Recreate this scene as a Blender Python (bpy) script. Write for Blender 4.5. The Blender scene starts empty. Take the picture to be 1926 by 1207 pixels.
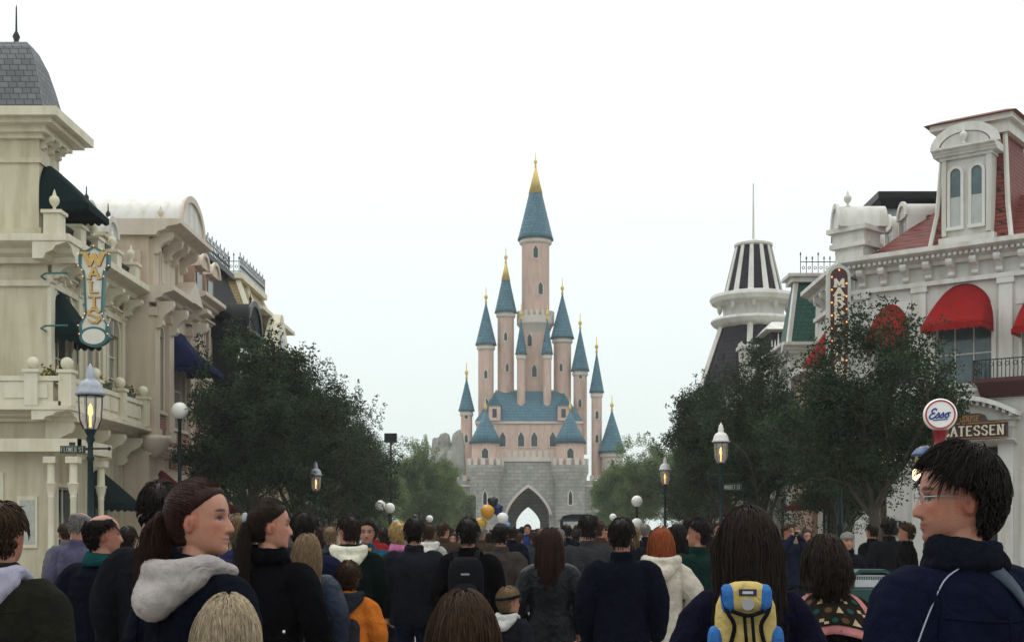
import bpy, bmesh, math, random
import numpy as np
from mathutils import Vector, Matrix, noise as mnoise
R = math.radians
PI = math.pi
scene = bpy.context.scene
col = scene.collection

# ------------------------------------------------------------------ camera
FPX, CX, HY, CAMZ = 2400.0, 990.0, 1000.0, 1.6      # focal length, principal point (photo px), eye height
cam_d = bpy.data.cameras.new('camera')
cam = bpy.data.objects.new('camera', cam_d)
col.objects.link(cam)
cam.location = (0, 0, CAMZ)
cam.rotation_euler = (PI / 2, 0, 0)
cam_d.sensor_width = 36
cam_d.lens = 36 * FPX / 1926
cam_d.shift_x = (963 - CX) / 1926
cam_d.shift_y = (HY - 603.5) / 1926
cam_d.clip_start = 0.1
cam_d.clip_end = 6000
scene.camera = cam

# ------------------------------------------------------------------ world: bright overcast
SUN_EL, SUN_AZ = R(64), R(325)
w = bpy.data.worlds.new('World')
scene.world = w
w.use_nodes = True
nt = w.node_tree
for n in list(nt.nodes):
    nt.nodes.remove(n)
out = nt.nodes.new('ShaderNodeOutputWorld')
bg = nt.nodes.new('ShaderNodeBackground')
sky = nt.nodes.new('ShaderNodeTexSky')
sky.sky_type = 'NISHITA'
sky.sun_disc = False
sky.sun_elevation = SUN_EL
sky.sun_rotation = SUN_AZ
sky.dust_density = 4
geo = nt.nodes.new('ShaderNodeTexCoord')
sep = nt.nodes.new('ShaderNodeSeparateXYZ')
ramp = nt.nodes.new('ShaderNodeMapRange')          # cloud deck: brighter towards the zenith
ramp.inputs[1].default_value = 0.0
ramp.inputs[2].default_value = 1.0
ramp.inputs[3].default_value = 0.0
ramp.inputs[4].default_value = 1.0
cm = nt.nodes.new('ShaderNodeMix')
cm.data_type = 'RGBA'
cm.inputs[6].default_value = (7.7, 8.7, 8.5, 1)
cm.inputs[7].default_value = (16.0, 16.1, 16.0, 1)
mx = nt.nodes.new('ShaderNodeMix')
mx.data_type = 'RGBA'
mx.inputs[0].default_value = 0.94
nt.links.new(geo.outputs['Generated'], sep.inputs[0])
nt.links.new(sep.outputs['Z'], ramp.inputs[0])
nt.links.new(ramp.outputs[0], cm.inputs[0])
nt.links.new(sky.outputs[0], mx.inputs[6])
nt.links.new(cm.outputs[2], mx.inputs[7])
nt.links.new(mx.outputs[2], bg.inputs[0])
nt.links.new(bg.outputs[0], out.inputs[0])
bg.inputs[1].default_value = 0.1

sun_d = bpy.data.lights.new('sun', 'SUN')
sun_d.energy = 0.6
sun_d.angle = R(25)
sun_d.color = (1, 0.96, 0.9)
sun = bpy.data.objects.new('sun', sun_d)
col.objects.link(sun)
sdir = Vector((math.cos(SUN_EL) * math.sin(SUN_AZ), math.cos(SUN_EL) * math.cos(SUN_AZ), math.sin(SUN_EL)))
sun.rotation_euler = sdir.to_track_quat('Z', 'Y').to_euler()
sun.location = (0, 0, 60)

scene.view_settings.view_transform = 'Standard'
scene.view_settings.look = 'None'
scene.view_settings.exposure = 0.1
scene.view_settings.gamma = 1.0
scene.cycles.use_denoising = True
scene.cycles.max_bounces = 6
scene.cycles.diffuse_bounces = 3
scene.cycles.glossy_bounces = 3
scene.cycles.transmission_bounces = 5
scene.cycles.transparent_max_bounces = 6
scene.cycles.volume_bounces = 1
scene.cycles.use_adaptive_sampling = True
scene.cycles.adaptive_threshold = 0.02


def px(x, Y):
    return (x - CX) * Y / FPX


def pz(y, Y):
    return CAMZ + (HY - y) * Y / FPX


# ------------------------------------------------------------------ materials
MATS = {}


def pm(name, c, rough=0.6, var=0.12, scale=3.0, bump=0.0, bscale=None, metal=0.0, stain=0.0, stretch=(1, 1, 1), spec=0.4, sheen=0.0):
    """procedural principled material: colour broken up by two noises, optional stains, fine relief"""
    if name in MATS:
        return MATS[name]
    m = bpy.data.materials.new(name)
    m.use_nodes = True
    t = m.node_tree
    b = t.nodes['Principled BSDF']
    b.inputs['Roughness'].default_value = rough
    b.inputs['Metallic'].default_value = metal
    b.inputs['Specular IOR Level'].default_value = spec
    if sheen:
        b.inputs['Sheen Weight'].default_value = sheen
    tc = t.nodes.new('ShaderNodeTexCoord')
    mp = t.nodes.new('ShaderNodeMapping')
    mp.inputs['Scale'].default_value = stretch
    t.links.new(tc.outputs['Object'], mp.inputs[0])
    n1 = t.nodes.new('ShaderNodeTexNoise')
    n1.inputs['Scale'].default_value = scale
    n1.inputs['Detail'].default_value = 6
    n1.inputs['Roughness'].default_value = 0.65
    t.links.new(mp.outputs[0], n1.inputs['Vector'])
    cr = t.nodes.new('ShaderNodeValToRGB')
    cr.color_ramp.elements[0].position = 0.3
    cr.color_ramp.elements[1].position = 0.7
    cr.color_ramp.elements[0].color = tuple(min(1, k * (1 - var)) for k in c) + (1,)
    cr.color_ramp.elements[1].color = tuple(min(1, k * (1 + var)) for k in c) + (1,)
    t.links.new(n1.outputs['Fac'], cr.inputs[0])
    last = cr.outputs[0]
    if stain:
        n2 = t.nodes.new('ShaderNodeTexNoise')
        n2.inputs['Scale'].default_value = 0.9
        n2.inputs['Detail'].default_value = 8
        mp2 = t.nodes.new('ShaderNodeMapping')
        mp2.inputs['Scale'].default_value = (3.5, 3.5, 0.5)
        t.links.new(tc.outputs['Object'], mp2.inputs[0])
        t.links.new(mp2.outputs[0], n2.inputs['Vector'])
        c2 = t.nodes.new('ShaderNodeValToRGB')
        c2.color_ramp.elements[0].position = 0.44
        c2.color_ramp.elements[1].position = 0.66
        c2.color_ramp.elements[0].color = (1, 1, 1, 1)
        q = 1 - stain
        c2.color_ramp.elements[1].color = (q, q * 0.97, q * 0.9, 1)
        t.links.new(n2.outputs['Fac'], c2.inputs[0])
        mu = t.nodes.new('ShaderNodeMix')
        mu.data_type = 'RGBA'
        mu.blend_type = 'MULTIPLY'
        mu.inputs[0].default_value = 1
        t.links.new(last, mu.inputs[6])
        t.links.new(c2.outputs[0], mu.inputs[7])
        last = mu.outputs[2]
    t.links.new(last, b.inputs['Base Color'])
    if bump:
        n3 = t.nodes.new('ShaderNodeTexNoise')
        n3.inputs['Scale'].default_value = bscale or scale * 6
        n3.inputs['Detail'].default_value = 5
        t.links.new(mp.outputs[0], n3.inputs['Vector'])
        bp = t.nodes.new('ShaderNodeBump')
        bp.inputs['Strength'].default_value = bump
        bp.inputs['Distance'].default_value = 0.02
        t.links.new(n3.outputs['Fac'], bp.inputs['Height'])
        t.links.new(bp.outputs[0], b.inputs['Normal'])
    MATS[name] = m
    return m


def brickmat(name, c1, c2, mortar, bw, bh, msize=0.012, rough=0.75, bump=0.4, spec=0.3):
    """courses along the wall: works on any upright or sloping face (x+y along, z up)"""
    if name in MATS:
        return MATS[name]
    m = bpy.data.materials.new(name)
    m.use_nodes = True
    t = m.node_tree
    b = t.nodes['Principled BSDF']
    b.inputs['Roughness'].default_value = rough
    b.inputs['Specular IOR Level'].default_value = spec
    tc = t.nodes.new('ShaderNodeTexCoord')
    s = t.nodes.new('ShaderNodeSeparateXYZ')
    t.links.new(tc.outputs['Object'], s.inputs[0])
    a = t.nodes.new('ShaderNodeMath')
    a.operation = 'ADD'
    t.links.new(s.outputs[0], a.inputs[0])
    t.links.new(s.outputs[1], a.inputs[1])
    cb = t.nodes.new('ShaderNodeCombineXYZ')
    t.links.new(a.outputs[0], cb.inputs[0])
    t.links.new(s.outputs[2], cb.inputs[1])
    br = t.nodes.new('ShaderNodeTexBrick')
    br.inputs['Scale'].default_value = 1
    br.inputs['Brick Width'].default_value = bw
    br.inputs['Row Height'].default_value = bh
    br.inputs['Mortar Size'].default_value = msize
    br.inputs['Mortar Smooth'].default_value = 0.3
    br.inputs['Color1'].default_value = (*c1, 1)
    br.inputs['Color2'].default_value = (*c2, 1)
    br.inputs['Mortar'].default_value = (*mortar, 1)
    t.links.new(cb.outputs[0], br.inputs['Vector'])
    n = t.nodes.new('ShaderNodeTexNoise')
    n.inputs['Scale'].default_value = 1.3
    n.inputs['Detail'].default_value = 7
    t.links.new(tc.outputs['Object'], n.inputs['Vector'])
    mr = t.nodes.new('ShaderNodeMapRange')
    mr.inputs[3].default_value = 0.7
    mr.inputs[4].default_value = 1.25
    t.links.new(n.outputs['Fac'], mr.inputs[0])
    mu = t.nodes.new('ShaderNodeVectorMath')
    mu.operation = 'SCALE'
    t.links.new(br.outputs['Color'], mu.inputs[0])
    t.links.new(mr.outputs[0], mu.inputs['Scale'])
    t.links.new(mu.outputs[0], b.inputs['Base Color'])
    bp = t.nodes.new('ShaderNodeBump')
    bp.inputs['Strength'].default_value = bump
    bp.inputs['Distance'].default_value = 0.03
    bp.invert = True
    t.links.new(br.outputs['Fac'], bp.inputs['Height'])
    t.links.new(bp.outputs[0], b.inputs['Normal'])
    MATS[name] = m
    return m


def vcol_mat(name, rough=0.5, spec=0.35, sub=0.0, noise_amt=0.1, nscale=60):
    """colour carried by the mesh (skin tones, lips, brows), broken up finely"""
    if name in MATS:
        return MATS[name]
    m = bpy.data.materials.new(name)
    m.use_nodes = True
    t = m.node_tree
    b = t.nodes['Principled BSDF']
    b.inputs['Roughness'].default_value = rough
    b.inputs['Specular IOR Level'].default_value = spec
    if sub:
        b.inputs['Subsurface Weight'].default_value = sub
        b.inputs['Subsurface Radius'].default_value = (0.012, 0.005, 0.003)
        b.inputs['Subsurface Scale'].default_value = 0.6
    at = t.nodes.new('ShaderNodeAttribute')
    at.attribute_name = 'Col'
    tc = t.nodes.new('ShaderNodeTexCoord')
    n = t.nodes.new('ShaderNodeTexNoise')
    n.inputs['Scale'].default_value = nscale
    n.inputs['Detail'].default_value = 4
    t.links.new(tc.outputs['Object'], n.inputs['Vector'])
    mr = t.nodes.new('ShaderNodeMapRange')
    mr.inputs[3].default_value = 1 - noise_amt
    mr.inputs[4].default_value = 1 + noise_amt
    t.links.new(n.outputs['Fac'], mr.inputs[0])
    mu = t.nodes.new('ShaderNodeVectorMath')
    mu.operation = 'SCALE'
    t.links.new(at.outputs['Color'], mu.inputs[0])
    t.links.new(mr.outputs[0], mu.inputs['Scale'])
    t.links.new(mu.outputs[0], b.inputs['Base Color'])
    n2 = t.nodes.new('ShaderNodeTexNoise')
    n2.inputs['Scale'].default_value = 240
    n2.inputs['Detail'].default_value = 4
    t.links.new(tc.outputs['Object'], n2.inputs['Vector'])
    bp = t.nodes.new('ShaderNodeBump')
    bp.inputs['Strength'].default_value = 0.5
    bp.inputs['Distance'].default_value = 0.004
    t.links.new(n2.outputs['Fac'], bp.inputs['Height'])
    t.links.new(bp.outputs[0], b.inputs['Normal'])
    MATS[name] = m
    return m


def emat(name, c, s):
    if name in MATS:
        return MATS[name]
    m = bpy.data.materials.new(name)
    m.use_nodes = True
    b = m.node_tree.nodes['Principled BSDF']
    b.inputs['Base Color'].default_value = (*c, 1)
    b.inputs['Emission Color'].default_value = (*c, 1)
    b.inputs['Emission Strength'].default_value = s
    MATS[name] = m
    return m


def glassmat(name, c=(0.9, 0.95, 0.95), alpha=0.25, rough=0.05):
    if name in MATS:
        return MATS[name]
    m = bpy.data.materials.new(name)
    m.use_nodes = True
    t = m.node_tree
    b = t.nodes['Principled BSDF']
    b.inputs['Base Color'].default_value = (*c, 1)
    b.inputs['Roughness'].default_value = rough
    b.inputs['Alpha'].default_value = alpha
    MATS[name] = m
    return m


cream = pm('cream_paint', (0.59, 0.54, 0.39), 0.6, 0.06, 2, 0.15, 30, stain=0.22)
cream_trim = pm('cream_trim', (0.66, 0.62, 0.48), 0.55, 0.06, 4, stain=0.12)
pink = pm('pink_plaster', (0.56, 0.465, 0.365), 0.65, 0.06, 2, 0.15, 40, stain=0.15)
pink_trim = pm('pink_trim', (0.60, 0.52, 0.43), 0.6, 0.05, 3, stain=0.12)
rose = pm('rose_plaster', (0.36, 0.25, 0.20), 0.65, 0.08, 2, 0.15, 40, stain=0.15)
white = pm('white_paint', (0.58, 0.57, 0.53), 0.55, 0.05, 2, 0.1, 40, stain=0.2)
white_trim = pm('white_trim', (0.64, 0.63, 0.59), 0.5, 0.05, 4, stain=0.18)
yellowwall = pm('pale_yellow_paint', (0.48, 0.42, 0.26), 0.6, 0.06, 2, stain=0.18)
brownwall = pm('brown_boards', (0.30, 0.19, 0.11), 0.6, 0.12, 2, stretch=(1, 1, 8))
greywall = pm('blue_grey_paint', (0.34, 0.38, 0.42), 0.6, 0.08, 2, stain=0.15)
darkpaint = pm('black_paint', (0.009, 0.011, 0.013), 0.4, 0.25, 5, spec=.2)
iron = pm('wrought_iron', (0.015, 0.018, 0.02), 0.4, 0.3, 8, metal=0.2)
lampgreen = pm('lamp_post_green', (0.006, 0.018, 0.021), 0.35, 0.25, 8, spec=.2)
tin = pm('lamp_hood_tin', (0.30, 0.32, 0.36), 0.4, 0.2, 8, metal=0.4)
tin_white = pm('lamp_hood_white', (0.70, 0.68, 0.66), 0.45, 0.1, 8)
glass_dark = pm('window_glass', (0.025, 0.032, 0.036), 0.06, 0.5, 1.2, spec=0.6)
glass_curtain = pm('curtained_glass', (0.22, 0.22, 0.20), 0.12, 0.4, 3, stretch=(6, 6, 0.5), spec=0.6)
glass_teal = pm('teal_glass', (0.06, 0.10, 0.11), 0.1, 0.4, 2, spec=0.6)
brick_red = brickmat('red_brick', (0.26, 0.075, 0.05), (0.20, 0.055, 0.04), (0.33, 0.27, 0.22), 0.22, 0.075)
brick_yellow = brickmat('yellow_brick', (0.46, 0.36, 0.18), (0.40, 0.31, 0.15), (0.42, 0.37, 0.27), 0.24, 0.08)
slate_black = brickmat('black_shingles', (0.010, 0.011, 0.014), (0.016, 0.016, 0.019), (0.003, 0.003, 0.004), 0.2, 0.14, 0.01, 0.7, spec=.12)
slate_grey = brickmat('grey_slates', (0.11, 0.115, 0.125), (0.16, 0.165, 0.17), (0.04, 0.04, 0.045), 0.22, 0.16, 0.012, 0.6)
slate_purple = brickmat('plum_shingles', (0.026, 0.023, 0.030), (0.036, 0.030, 0.039), (0.010, 0.008, 0.011), 0.25, 0.17, 0.012, 0.7, spec=.12)
shingle_green = brickmat('green_shingles', (0.012, 0.075, 0.055), (0.02, 0.095, 0.07), (0.005, 0.02, 0.018), 0.24, 0.17, 0.012, 0.55)
shingle_tan = brickmat('tan_shingles', (0.27, 0.20, 0.085), (0.33, 0.25, 0.11), (0.15, 0.105, 0.045), 0.2, 0.14, 0.01, 0.6)
tile_red = brickmat('red_roof_tiles', (0.24, 0.05, 0.035), (0.17, 0.035, 0.028), (0.05, 0.015, 0.012), 0.17, 0.13, 0.014, 0.6, 0.8)
canvas_green = pm('green_canvas', (0.002, 0.013, 0.013), 0.85, 0.2, 2, 0.15, 90, spec=.08)
canvas_blue = pm('blue_canvas', (0.003, 0.009, 0.048), 0.85, 0.2, 2, 0.15, 90, spec=.08)
canvas_red = pm('red_canvas', (0.25, 0.010, 0.011), 0.85, 0.14, 2, 0.15, 90, spec=.08)
canvas_dred = pm('dark_red_canvas', (0.09, 0.007, 0.009), 0.85, 0.2, 2, 0.15, 90, spec=.08)
leafgreen = pm('flower_box_leaves', (0.045, 0.08, 0.025), 0.6, 0.4, 6)
petal = pm('yellow_petals', (0.62, 0.42, 0.05), 0.6, 0.3, 6)
terracotta = pm('planter_paint', (0.05, 0.06, 0.05), 0.6, 0.2, 4)
bulb_on = emat('lit_bulb', (1.0, 0.36, 0.08), 1.6)
flame = emat('lamp_flame', (1.0, 0.52, 0.16), 2.2)
lamp_glass = glassmat('lamp_glass', (0.75, 0.74, 0.70), 0.28)


# ------------------------------------------------------------------ object helpers
def wloc(o):
    v = Vector((0, 0, 0))
    while o is not None:
        v += o.location
        o = o.parent
    return v


def thing(name, label, cat, loc=(0, 0, 0), group=None, rz=0.0, scale=None):
    o = bpy.data.objects.new(name, None)
    col.objects.link(o)
    o.empty_display_size = 0.2
    o.location = loc
    o.rotation_euler = (0, 0, rz)
    if scale:
        o.scale = (scale,) * 3
    o['label'] = label
    o['category'] = cat
    if group:
        o['group'] = group
    return o


def tag(o, label, cat, group=None):
    o['label'] = label
    o['category'] = cat
    if group:
        o['group'] = group
    return o


class Fr:
    """wall frame: u along the wall, d outwards from it, z up"""

    def __init__(s, o, ang):
        s.o = Vector((o[0], o[1], 0))
        s.U = Vector((math.cos(ang), math.sin(ang), 0))
        s.N = Vector((math.sin(ang), -math.cos(ang), 0))

    def __call__(s, u, d, z):
        p = s.o + s.U * u + s.N * d
        return (p.x, p.y, z)


class FrL:
    """left side of the street: u = world Y, d towards +X"""

    def __init__(s, X):
        s.X = X

    def __call__(s, u, d, z):
        return (s.X + d, u, z)


class FrR:
    """right side of the street: u = world Y, d towards -X"""

    def __init__(s, X):
        s.X = X

    def __call__(s, u, d, z):
        return (s.X - d, u, z)


class FrF:
    """faces the camera: u = world X, d towards -Y"""

    def __init__(s, Y):
        s.Y = Y

    def __call__(s, u, d, z):
        return (u, s.Y - d, z)


class MB:
    def __init__(s):
        s.v = []
        s.f = []

    def add(s, v, f):
        b = len(s.v)
        s.v.extend(v)
        s.f.extend([tuple(i + b for i in q) for q in f])
        return s

    def box(s, F, u0, u1, d0, d1, z0, z1):
        v = [F(u, d, z) for z in (z0, z1) for d in (d0, d1) for u in (u0, u1)]
        return s.add(v, [(0, 1, 3, 2), (4, 6, 7, 5), (0, 4, 5, 1), (2, 3, 7, 6), (0, 2, 6, 4), (1, 5, 7, 3)])

    def taper(s, F, b, t, z0, z1):
        """frustum: b and t = (u0,u1,d0,d1)"""
        v = [F(u, d, z0) for d in b[2:] for u in b[:2]] + [F(u, d, z1) for d in t[2:] for u in t[:2]]
        return s.add(v, [(0, 1, 3, 2), (4, 6, 7, 5), (0, 4, 5, 1), (2, 3, 7, 6), (0, 2, 6, 4), (1, 5, 7, 3)])

    def prism(s, F, pts, a0, a1, plane='uz'):
        n = len(pts)
        if plane == 'uz':
            v = [F(p, a0, q) for p, q in pts] + [F(p, a1, q) for p, q in pts]
        elif plane == 'dz':
            v = [F(a0, p, q) for p, q in pts] + [F(a1, p, q) for p, q in pts]
        else:
            v = [F(p, q, a0) for p, q in pts] + [F(p, q, a1) for p, q in pts]
        f = [tuple(range(n))[::-1], tuple(range(n, 2 * n))]
        f += [(i, (i + 1) % n, n + (i + 1) % n, n + i) for i in range(n)]
        return s.add(v, f)

    def lathe(s, c, prof, seg=16, a0=0.0, a1=2 * PI, sx=1, sy=1):
        full = abs(a1 - a0 - 2 * PI) < 1e-6
        m = seg if full else seg + 1
        v = []
        for r, z in prof:
            for i in range(m):
                a = a0 + (a1 - a0) * i / seg
                v.append((c[0] + r * math.cos(a) * sx, c[1] + r * math.sin(a) * sy, c[2] + z))
        f = []
        for j in range(len(prof) - 1):
            for i in range(seg):
                k = (i + 1) % m
                f.append((j * m + i, j * m + k, (j + 1) * m + k, (j + 1) * m + i))
        if full:
            if prof[0][0] > 1e-4:
                f.append(tuple(range(m))[::-1])
            if prof[-1][0] > 1e-4:
                f.append(tuple(range((len(prof) - 1) * m, len(prof) * m)))
        return s.add(v, f)

    def tube(s, pts, rad, seg=8, cap=True):
        pts = [Vector(p) for p in pts]
        n = len(pts)
        if not hasattr(rad, '__len__'):
            rad = [rad] * n
        v = []
        up = Vector((0, 0, 1))
        prev = None
        for i, p in enumerate(pts):
            t = (pts[min(i + 1, n - 1)] - pts[max(i - 1, 0)])
            if t.length < 1e-9:
                t = Vector((0, 0, 1))
            t.normalize()
            if prev is None:
                a = t.cross(up)
                if a.length < 0.05:
                    a = t.cross(Vector((1, 0, 0)))
                a.normalize()
            else:
                a = prev - t * prev.dot(t)
                a.normalize()
            prev = a
            b = t.cross(a)
            for k in range(seg):
                th = 2 * PI * k / seg
                q = p + (a * math.cos(th) + b * math.sin(th)) * rad[i]
                v.append((q.x, q.y, q.z))
        f = [(i * seg + k, i * seg + (k + 1) % seg, (i + 1) * seg + (k + 1) % seg, (i + 1) * seg + k)
             for i in range(n - 1) for k in range(seg)]
        if cap:
            f += [tuple(range(seg))[::-1], tuple(range((n - 1) * seg, n * seg))]
        return s.add(v, f)

    def ball(s, c, r, seg=12, rings=8):
        if not hasattr(r, '__len__'):
            r = (r, r, r)
        prof = [(math.sin(PI * i / rings), -math.cos(PI * i / rings)) for i in range(rings + 1)]
        prof[0] = (0.0005, -1)
        prof[-1] = (0.0005, 1)
        t = MB().lathe((0, 0, 0), prof, seg)
        return s.add([(c[0] + x * r[0], c[1] + y * r[1], c[2] + z * r[2]) for x, y, z in t.v], t.f)

    def arch_ring(s, F, cu, zs, r0, r1, d0, d1, a0=0.0, a1=PI, seg=14, pointed=0.0):
        """arched band in the wall plane"""
        v = []
        for i in range(seg + 1):
            a = a0 + (a1 - a0) * i / seg
            for r in (r0, r1):
                for d in (d0, d1):
                    v.append(F(cu + r * math.cos(a), d, zs + r * math.sin(a)))
        f = []
        for i in range(seg):
            b, e = i * 4, i * 4 + 4
            f += [(b, e, e + 1, b + 1), (b + 2, b + 3, e + 3, e + 2), (b + 1, e + 1, e + 3, b + 3), (b, b + 2, e + 2, e)]
        f += [(0, 1, 3, 2), (seg * 4, seg * 4 + 2, seg * 4 + 3, seg * 4 + 1)]
        return s.add(v, f)

    def half_disc(s, F, cu, zs, r, d0, d1, seg=14, rz=None):
        rz = rz or r
        pts = [(cu + r * math.cos(PI * i / seg), zs + rz * math.sin(PI * i / seg)) for i in range(seg + 1)]
        return s.prism(F, pts, d0, d1, 'uz')

    def build(s, name, m, parent=None, smooth=False, bevel=0.0, autosmooth=None, raw=False):
        me = bpy.data.meshes.new(name)
        off = Vector((0, 0, 0)) if raw else (wloc(parent) if parent else Vector((0, 0, 0)))
        me.from_pydata([(x - off.x, y - off.y, z - off.z) for x, y, z in s.v], [], s.f)
        bm = bmesh.new()
        bm.from_mesh(me)
        bmesh.ops.recalc_face_normals(bm, faces=bm.faces)
        bm.to_mesh(me)
        bm.free()
        me.materials.append(m)
        if smooth or autosmooth:
            me.polygons.foreach_set('use_smooth', [True] * len(me.polygons))
        o = bpy.data.objects.new(name, me)
        col.objects.link(o)
        o.parent = parent
        if autosmooth:
            bpyang = R(autosmooth)
            bm = bmesh.new()
            bm.from_mesh(me)
            for e in bm.edges:
                if len(e.link_faces) == 2 and e.calc_face_angle(0) > bpyang:
                    e.smooth = False
            bm.to_mesh(me)
            bm.free()
        if bevel:
            md = o.modifiers.new('bevel', 'BEVEL')
            md.width = bevel
            md.segments = 2
            md.limit_method = 'ANGLE'
        return o


def copy_obj(o, parent=None, loc=None):
    c = o.copy()
    col.objects.link(c)
    c.parent = parent
    if loc is not None:
        c.location = loc
    return c


# ------------------------------------------------------------------ lettering: slab serif strokes on a 1 x 1.4 grid
GLY = {
    'A': [[(0, 0), (.5, 1.4)], [(.5, 1.4), (1, 0)], [(.2, .5), (.8, .5)]],
    'C': [[(.95, 1.1), (.75, 1.4), (.25, 1.4), (0, 1.1), (0, .3), (.25, 0), (.75, 0), (.95, .3)]],
    'D': [[(.1, 0), (.1, 1.4)], [(.1, 1.4), (.6, 1.4), (.95, 1.05), (.95, .35), (.6, 0), (.1, 0)]],
    'E': [[(.1, 0), (.1, 1.4)], [(.1, 1.4), (.9, 1.4)], [(.1, .72), (.7, .72)], [(.1, 0), (.95, 0)]],
    'F': [[(.1, 0), (.1, 1.4)], [(.1, 1.4), (.9, 1.4)], [(.1, .72), (.7, .72)]],
    'H': [[(.1, 0), (.1, 1.4)], [(.9, 0), (.9, 1.4)], [(.1, .7), (.9, .7)]],
    'I': [[(.5, 0), (.5, 1.4)]],
    'K': [[(.1, 0), (.1, 1.4)], [(.1, .6), (.9, 1.4)], [(.35, .85), (.95, 0)]],
    'L': [[(.15, 0), (.15, 1.4)], [(.15, 0), (.95, 0)]],
    'M': [[(.05, 0), (.05, 1.4)], [(.05, 1.4), (.5, .4)], [(.5, .4), (.95, 1.4)], [(.95, 1.4), (.95, 0)]],
    'N': [[(.1, 0), (.1, 1.4)], [(.1, 1.4), (.9, 0)], [(.9, 0), (.9, 1.4)]],
    'O': [[(.3, 0), (0, .35), (0, 1.05), (.3, 1.4), (.7, 1.4), (1, 1.05), (1, .35), (.7, 0), (.3, 0)]],
    'R': [[(.1, 0), (.1, 1.4)], [(.1, 1.4), (.7, 1.4), (.92, 1.2), (.92, .9), (.7, .7), (.1, .7)], [(.5, .7), (.95, 0)]],
    'S': [[(.9, 1.15), (.7, 1.4), (.3, 1.4), (.05, 1.15), (.1, .9), (.85, .55), (.95, .3), (.7, 0), (.3, 0), (.05, .25)]],
    'T': [[(.5, 0), (.5, 1.4)], [(0, 1.4), (1, 1.4)]],
    'U': [[(.1, 1.4), (.1, .3), (.3, 0), (.7, 0), (.9, .3), (.9, 1.4)]],
    'W': [[(0, 1.4), (.25, 0)], [(.25, 0), (.5, 1.1)], [(.5, 1.1), (.75, 0)], [(.75, 0), (1, 1.4)]],
    'Y': [[(0, 1.4), (.5, .7)], [(1, 1.4), (.5, .7)], [(.5, .7), (.5, 0)]],
}
SERIF = {'A': [(0, 0), (1, 0)], 'W': [(0, 1.4), (1, 1.4)], 'L': [(.15, 1.4)], 'T': [(.5, 0)], 'M': [(.05, 0), (.95, 0)],
         'R': [(.1, 0), (.95, 0)], 'K': [(.1, 0), (.1, 1.4), (.95, 0)], 'I': [(.5, 0), (.5, 1.4)], 'N': [(.1, 0), (.1, 1.4), (.9, 1.4)],
         'F': [(.1, 0)], 'H': [(.1, 0), (.1, 1.4), (.9, 0), (.9, 1.4)], 'U': [(.1, 1.4), (.9, 1.4)], 'Y': [(.5, 0)]}


def letter(mb, F, ch, u, z, wd, ht, d, th=0.16, dep=0.02):
    """one letter; each stroke a flat bar, serifs as short bars, tiny steps in depth so that no faces coincide"""
    k = 0
    sx, sz = wd, ht / 1.4

    def bar(a, b, t):
        nonlocal k
        ax, az, bx_, bz_ = u + a[0] * sx, z + a[1] * sz, u + b[0] * sx, z + b[1] * sz
        L = math.hypot(bx_ - ax, bz_ - az) or 1e-6
        nx, nz = -(bz_ - az) / L * t / 2, (bx_ - ax) / L * t / 2
        ex, ez = (bx_ - ax) / L * t * 0.3, (bz_ - az) / L * t * 0.3
        mb.prism(F, [(ax + nx - ex, az + nz - ez), (bx_ + nx + ex, bz_ + nz + ez), (bx_ - nx + ex, bz_ - nz + ez), (ax - nx - ex, az - nz - ez)],
                 d, d + dep + k * 0.0007, 'uz')
        k += 1

    for st in GLY[ch]:
        for a, b in zip(st, st[1:]):
            vert = abs(b[1] - a[1]) > abs(b[0] - a[0])
            bar(a, b, th * wd * (1.25 if vert else 0.8))
    for p in SERIF.get(ch, []):
        bar((p[0] - .2, p[1]), (p[0] + .2, p[1]), th * wd * 0.6)


def word(F, txt, u0, z0, wd, ht, gap, d, th=0.2, dep=0.02, vertical=False):
    mb = MB()
    u, z = u0, z0
    for ch in txt:
        if ch != ' ':
            letter(mb, F, ch, u, z, wd, ht, d, th, dep)
        if vertical:
            z -= ht + gap
        else:
            u += (wd + gap) * (0.6 if ch == ' ' else 1)
    return mb


def words(F, txt, u0, z0, wd, ht, gap, d, th, dep, m, parent, name='lettering'):
    """each word its own part"""
    u = u0
    for wtxt in txt.split(' '):
        word(F, wtxt, u, z0, wd, ht, gap, d, th, dep).build(name, m, parent)
        u += (wd + gap) * (len(wtxt) + .6)


# ================================================================== SETTING
paver = pm('street_paving', (0.26, 0.24, 0.225), 0.8, 0.15, 1.2, 0.3, 25, stain=0.2)
pavem = pm('pavement_paving', (0.18, 0.155, 0.145), 0.8, 0.15, 1.5, 0.3, 25, stain=0.2)
earth = pm('ground_earth', (0.17, 0.17, 0.13), 0.9, 0.25, 0.3)
kerbm = pm('kerb_stone', (0.36, 0.35, 0.33), 0.75, 0.15, 2)


def struct(o):
    o['kind'] = 'structure'
    return o


G = FrF(0)
struct(MB().add([(-700, -150, 0), (700, -150, 0), (700, 1100, 0), (-700, 1100, 0)], [(0, 1, 2, 3)]).build('ground', earth))
struct(MB().add([(-5.2, -12, .006), (5.2, -12, .006), (5.2, 118, .006), (-5.2, 118, .006)], [(0, 1, 2, 3)]).build('street', paver))
struct(MB().add([(-60, -12, .003), (60, -12, .003), (60, 26.95, .003), (-60, 26.95, .003)], [(0, 1, 2, 3)]).build('cross_street', paver))
struct(MB().add([(-34, 92.1, .003), (34, 92.1, .003), (34, 147, .003), (-34, 147, .003)], [(0, 1, 2, 3)]).build('castle_forecourt', paver))
for sgn in (-1, 1):
    a, b = sorted((sgn * 5.36, sgn * 26))
    struct(MB().box(G, a, b, -92, -27, -.1, .12).build('pavement', pavem))
    a, b = sorted((sgn * 5.2, sgn * 5.36))
    struct(MB().box(G, a, b, -92, -27, -.1, .125).build('kerb', kerbm, bevel=0.02))


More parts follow.
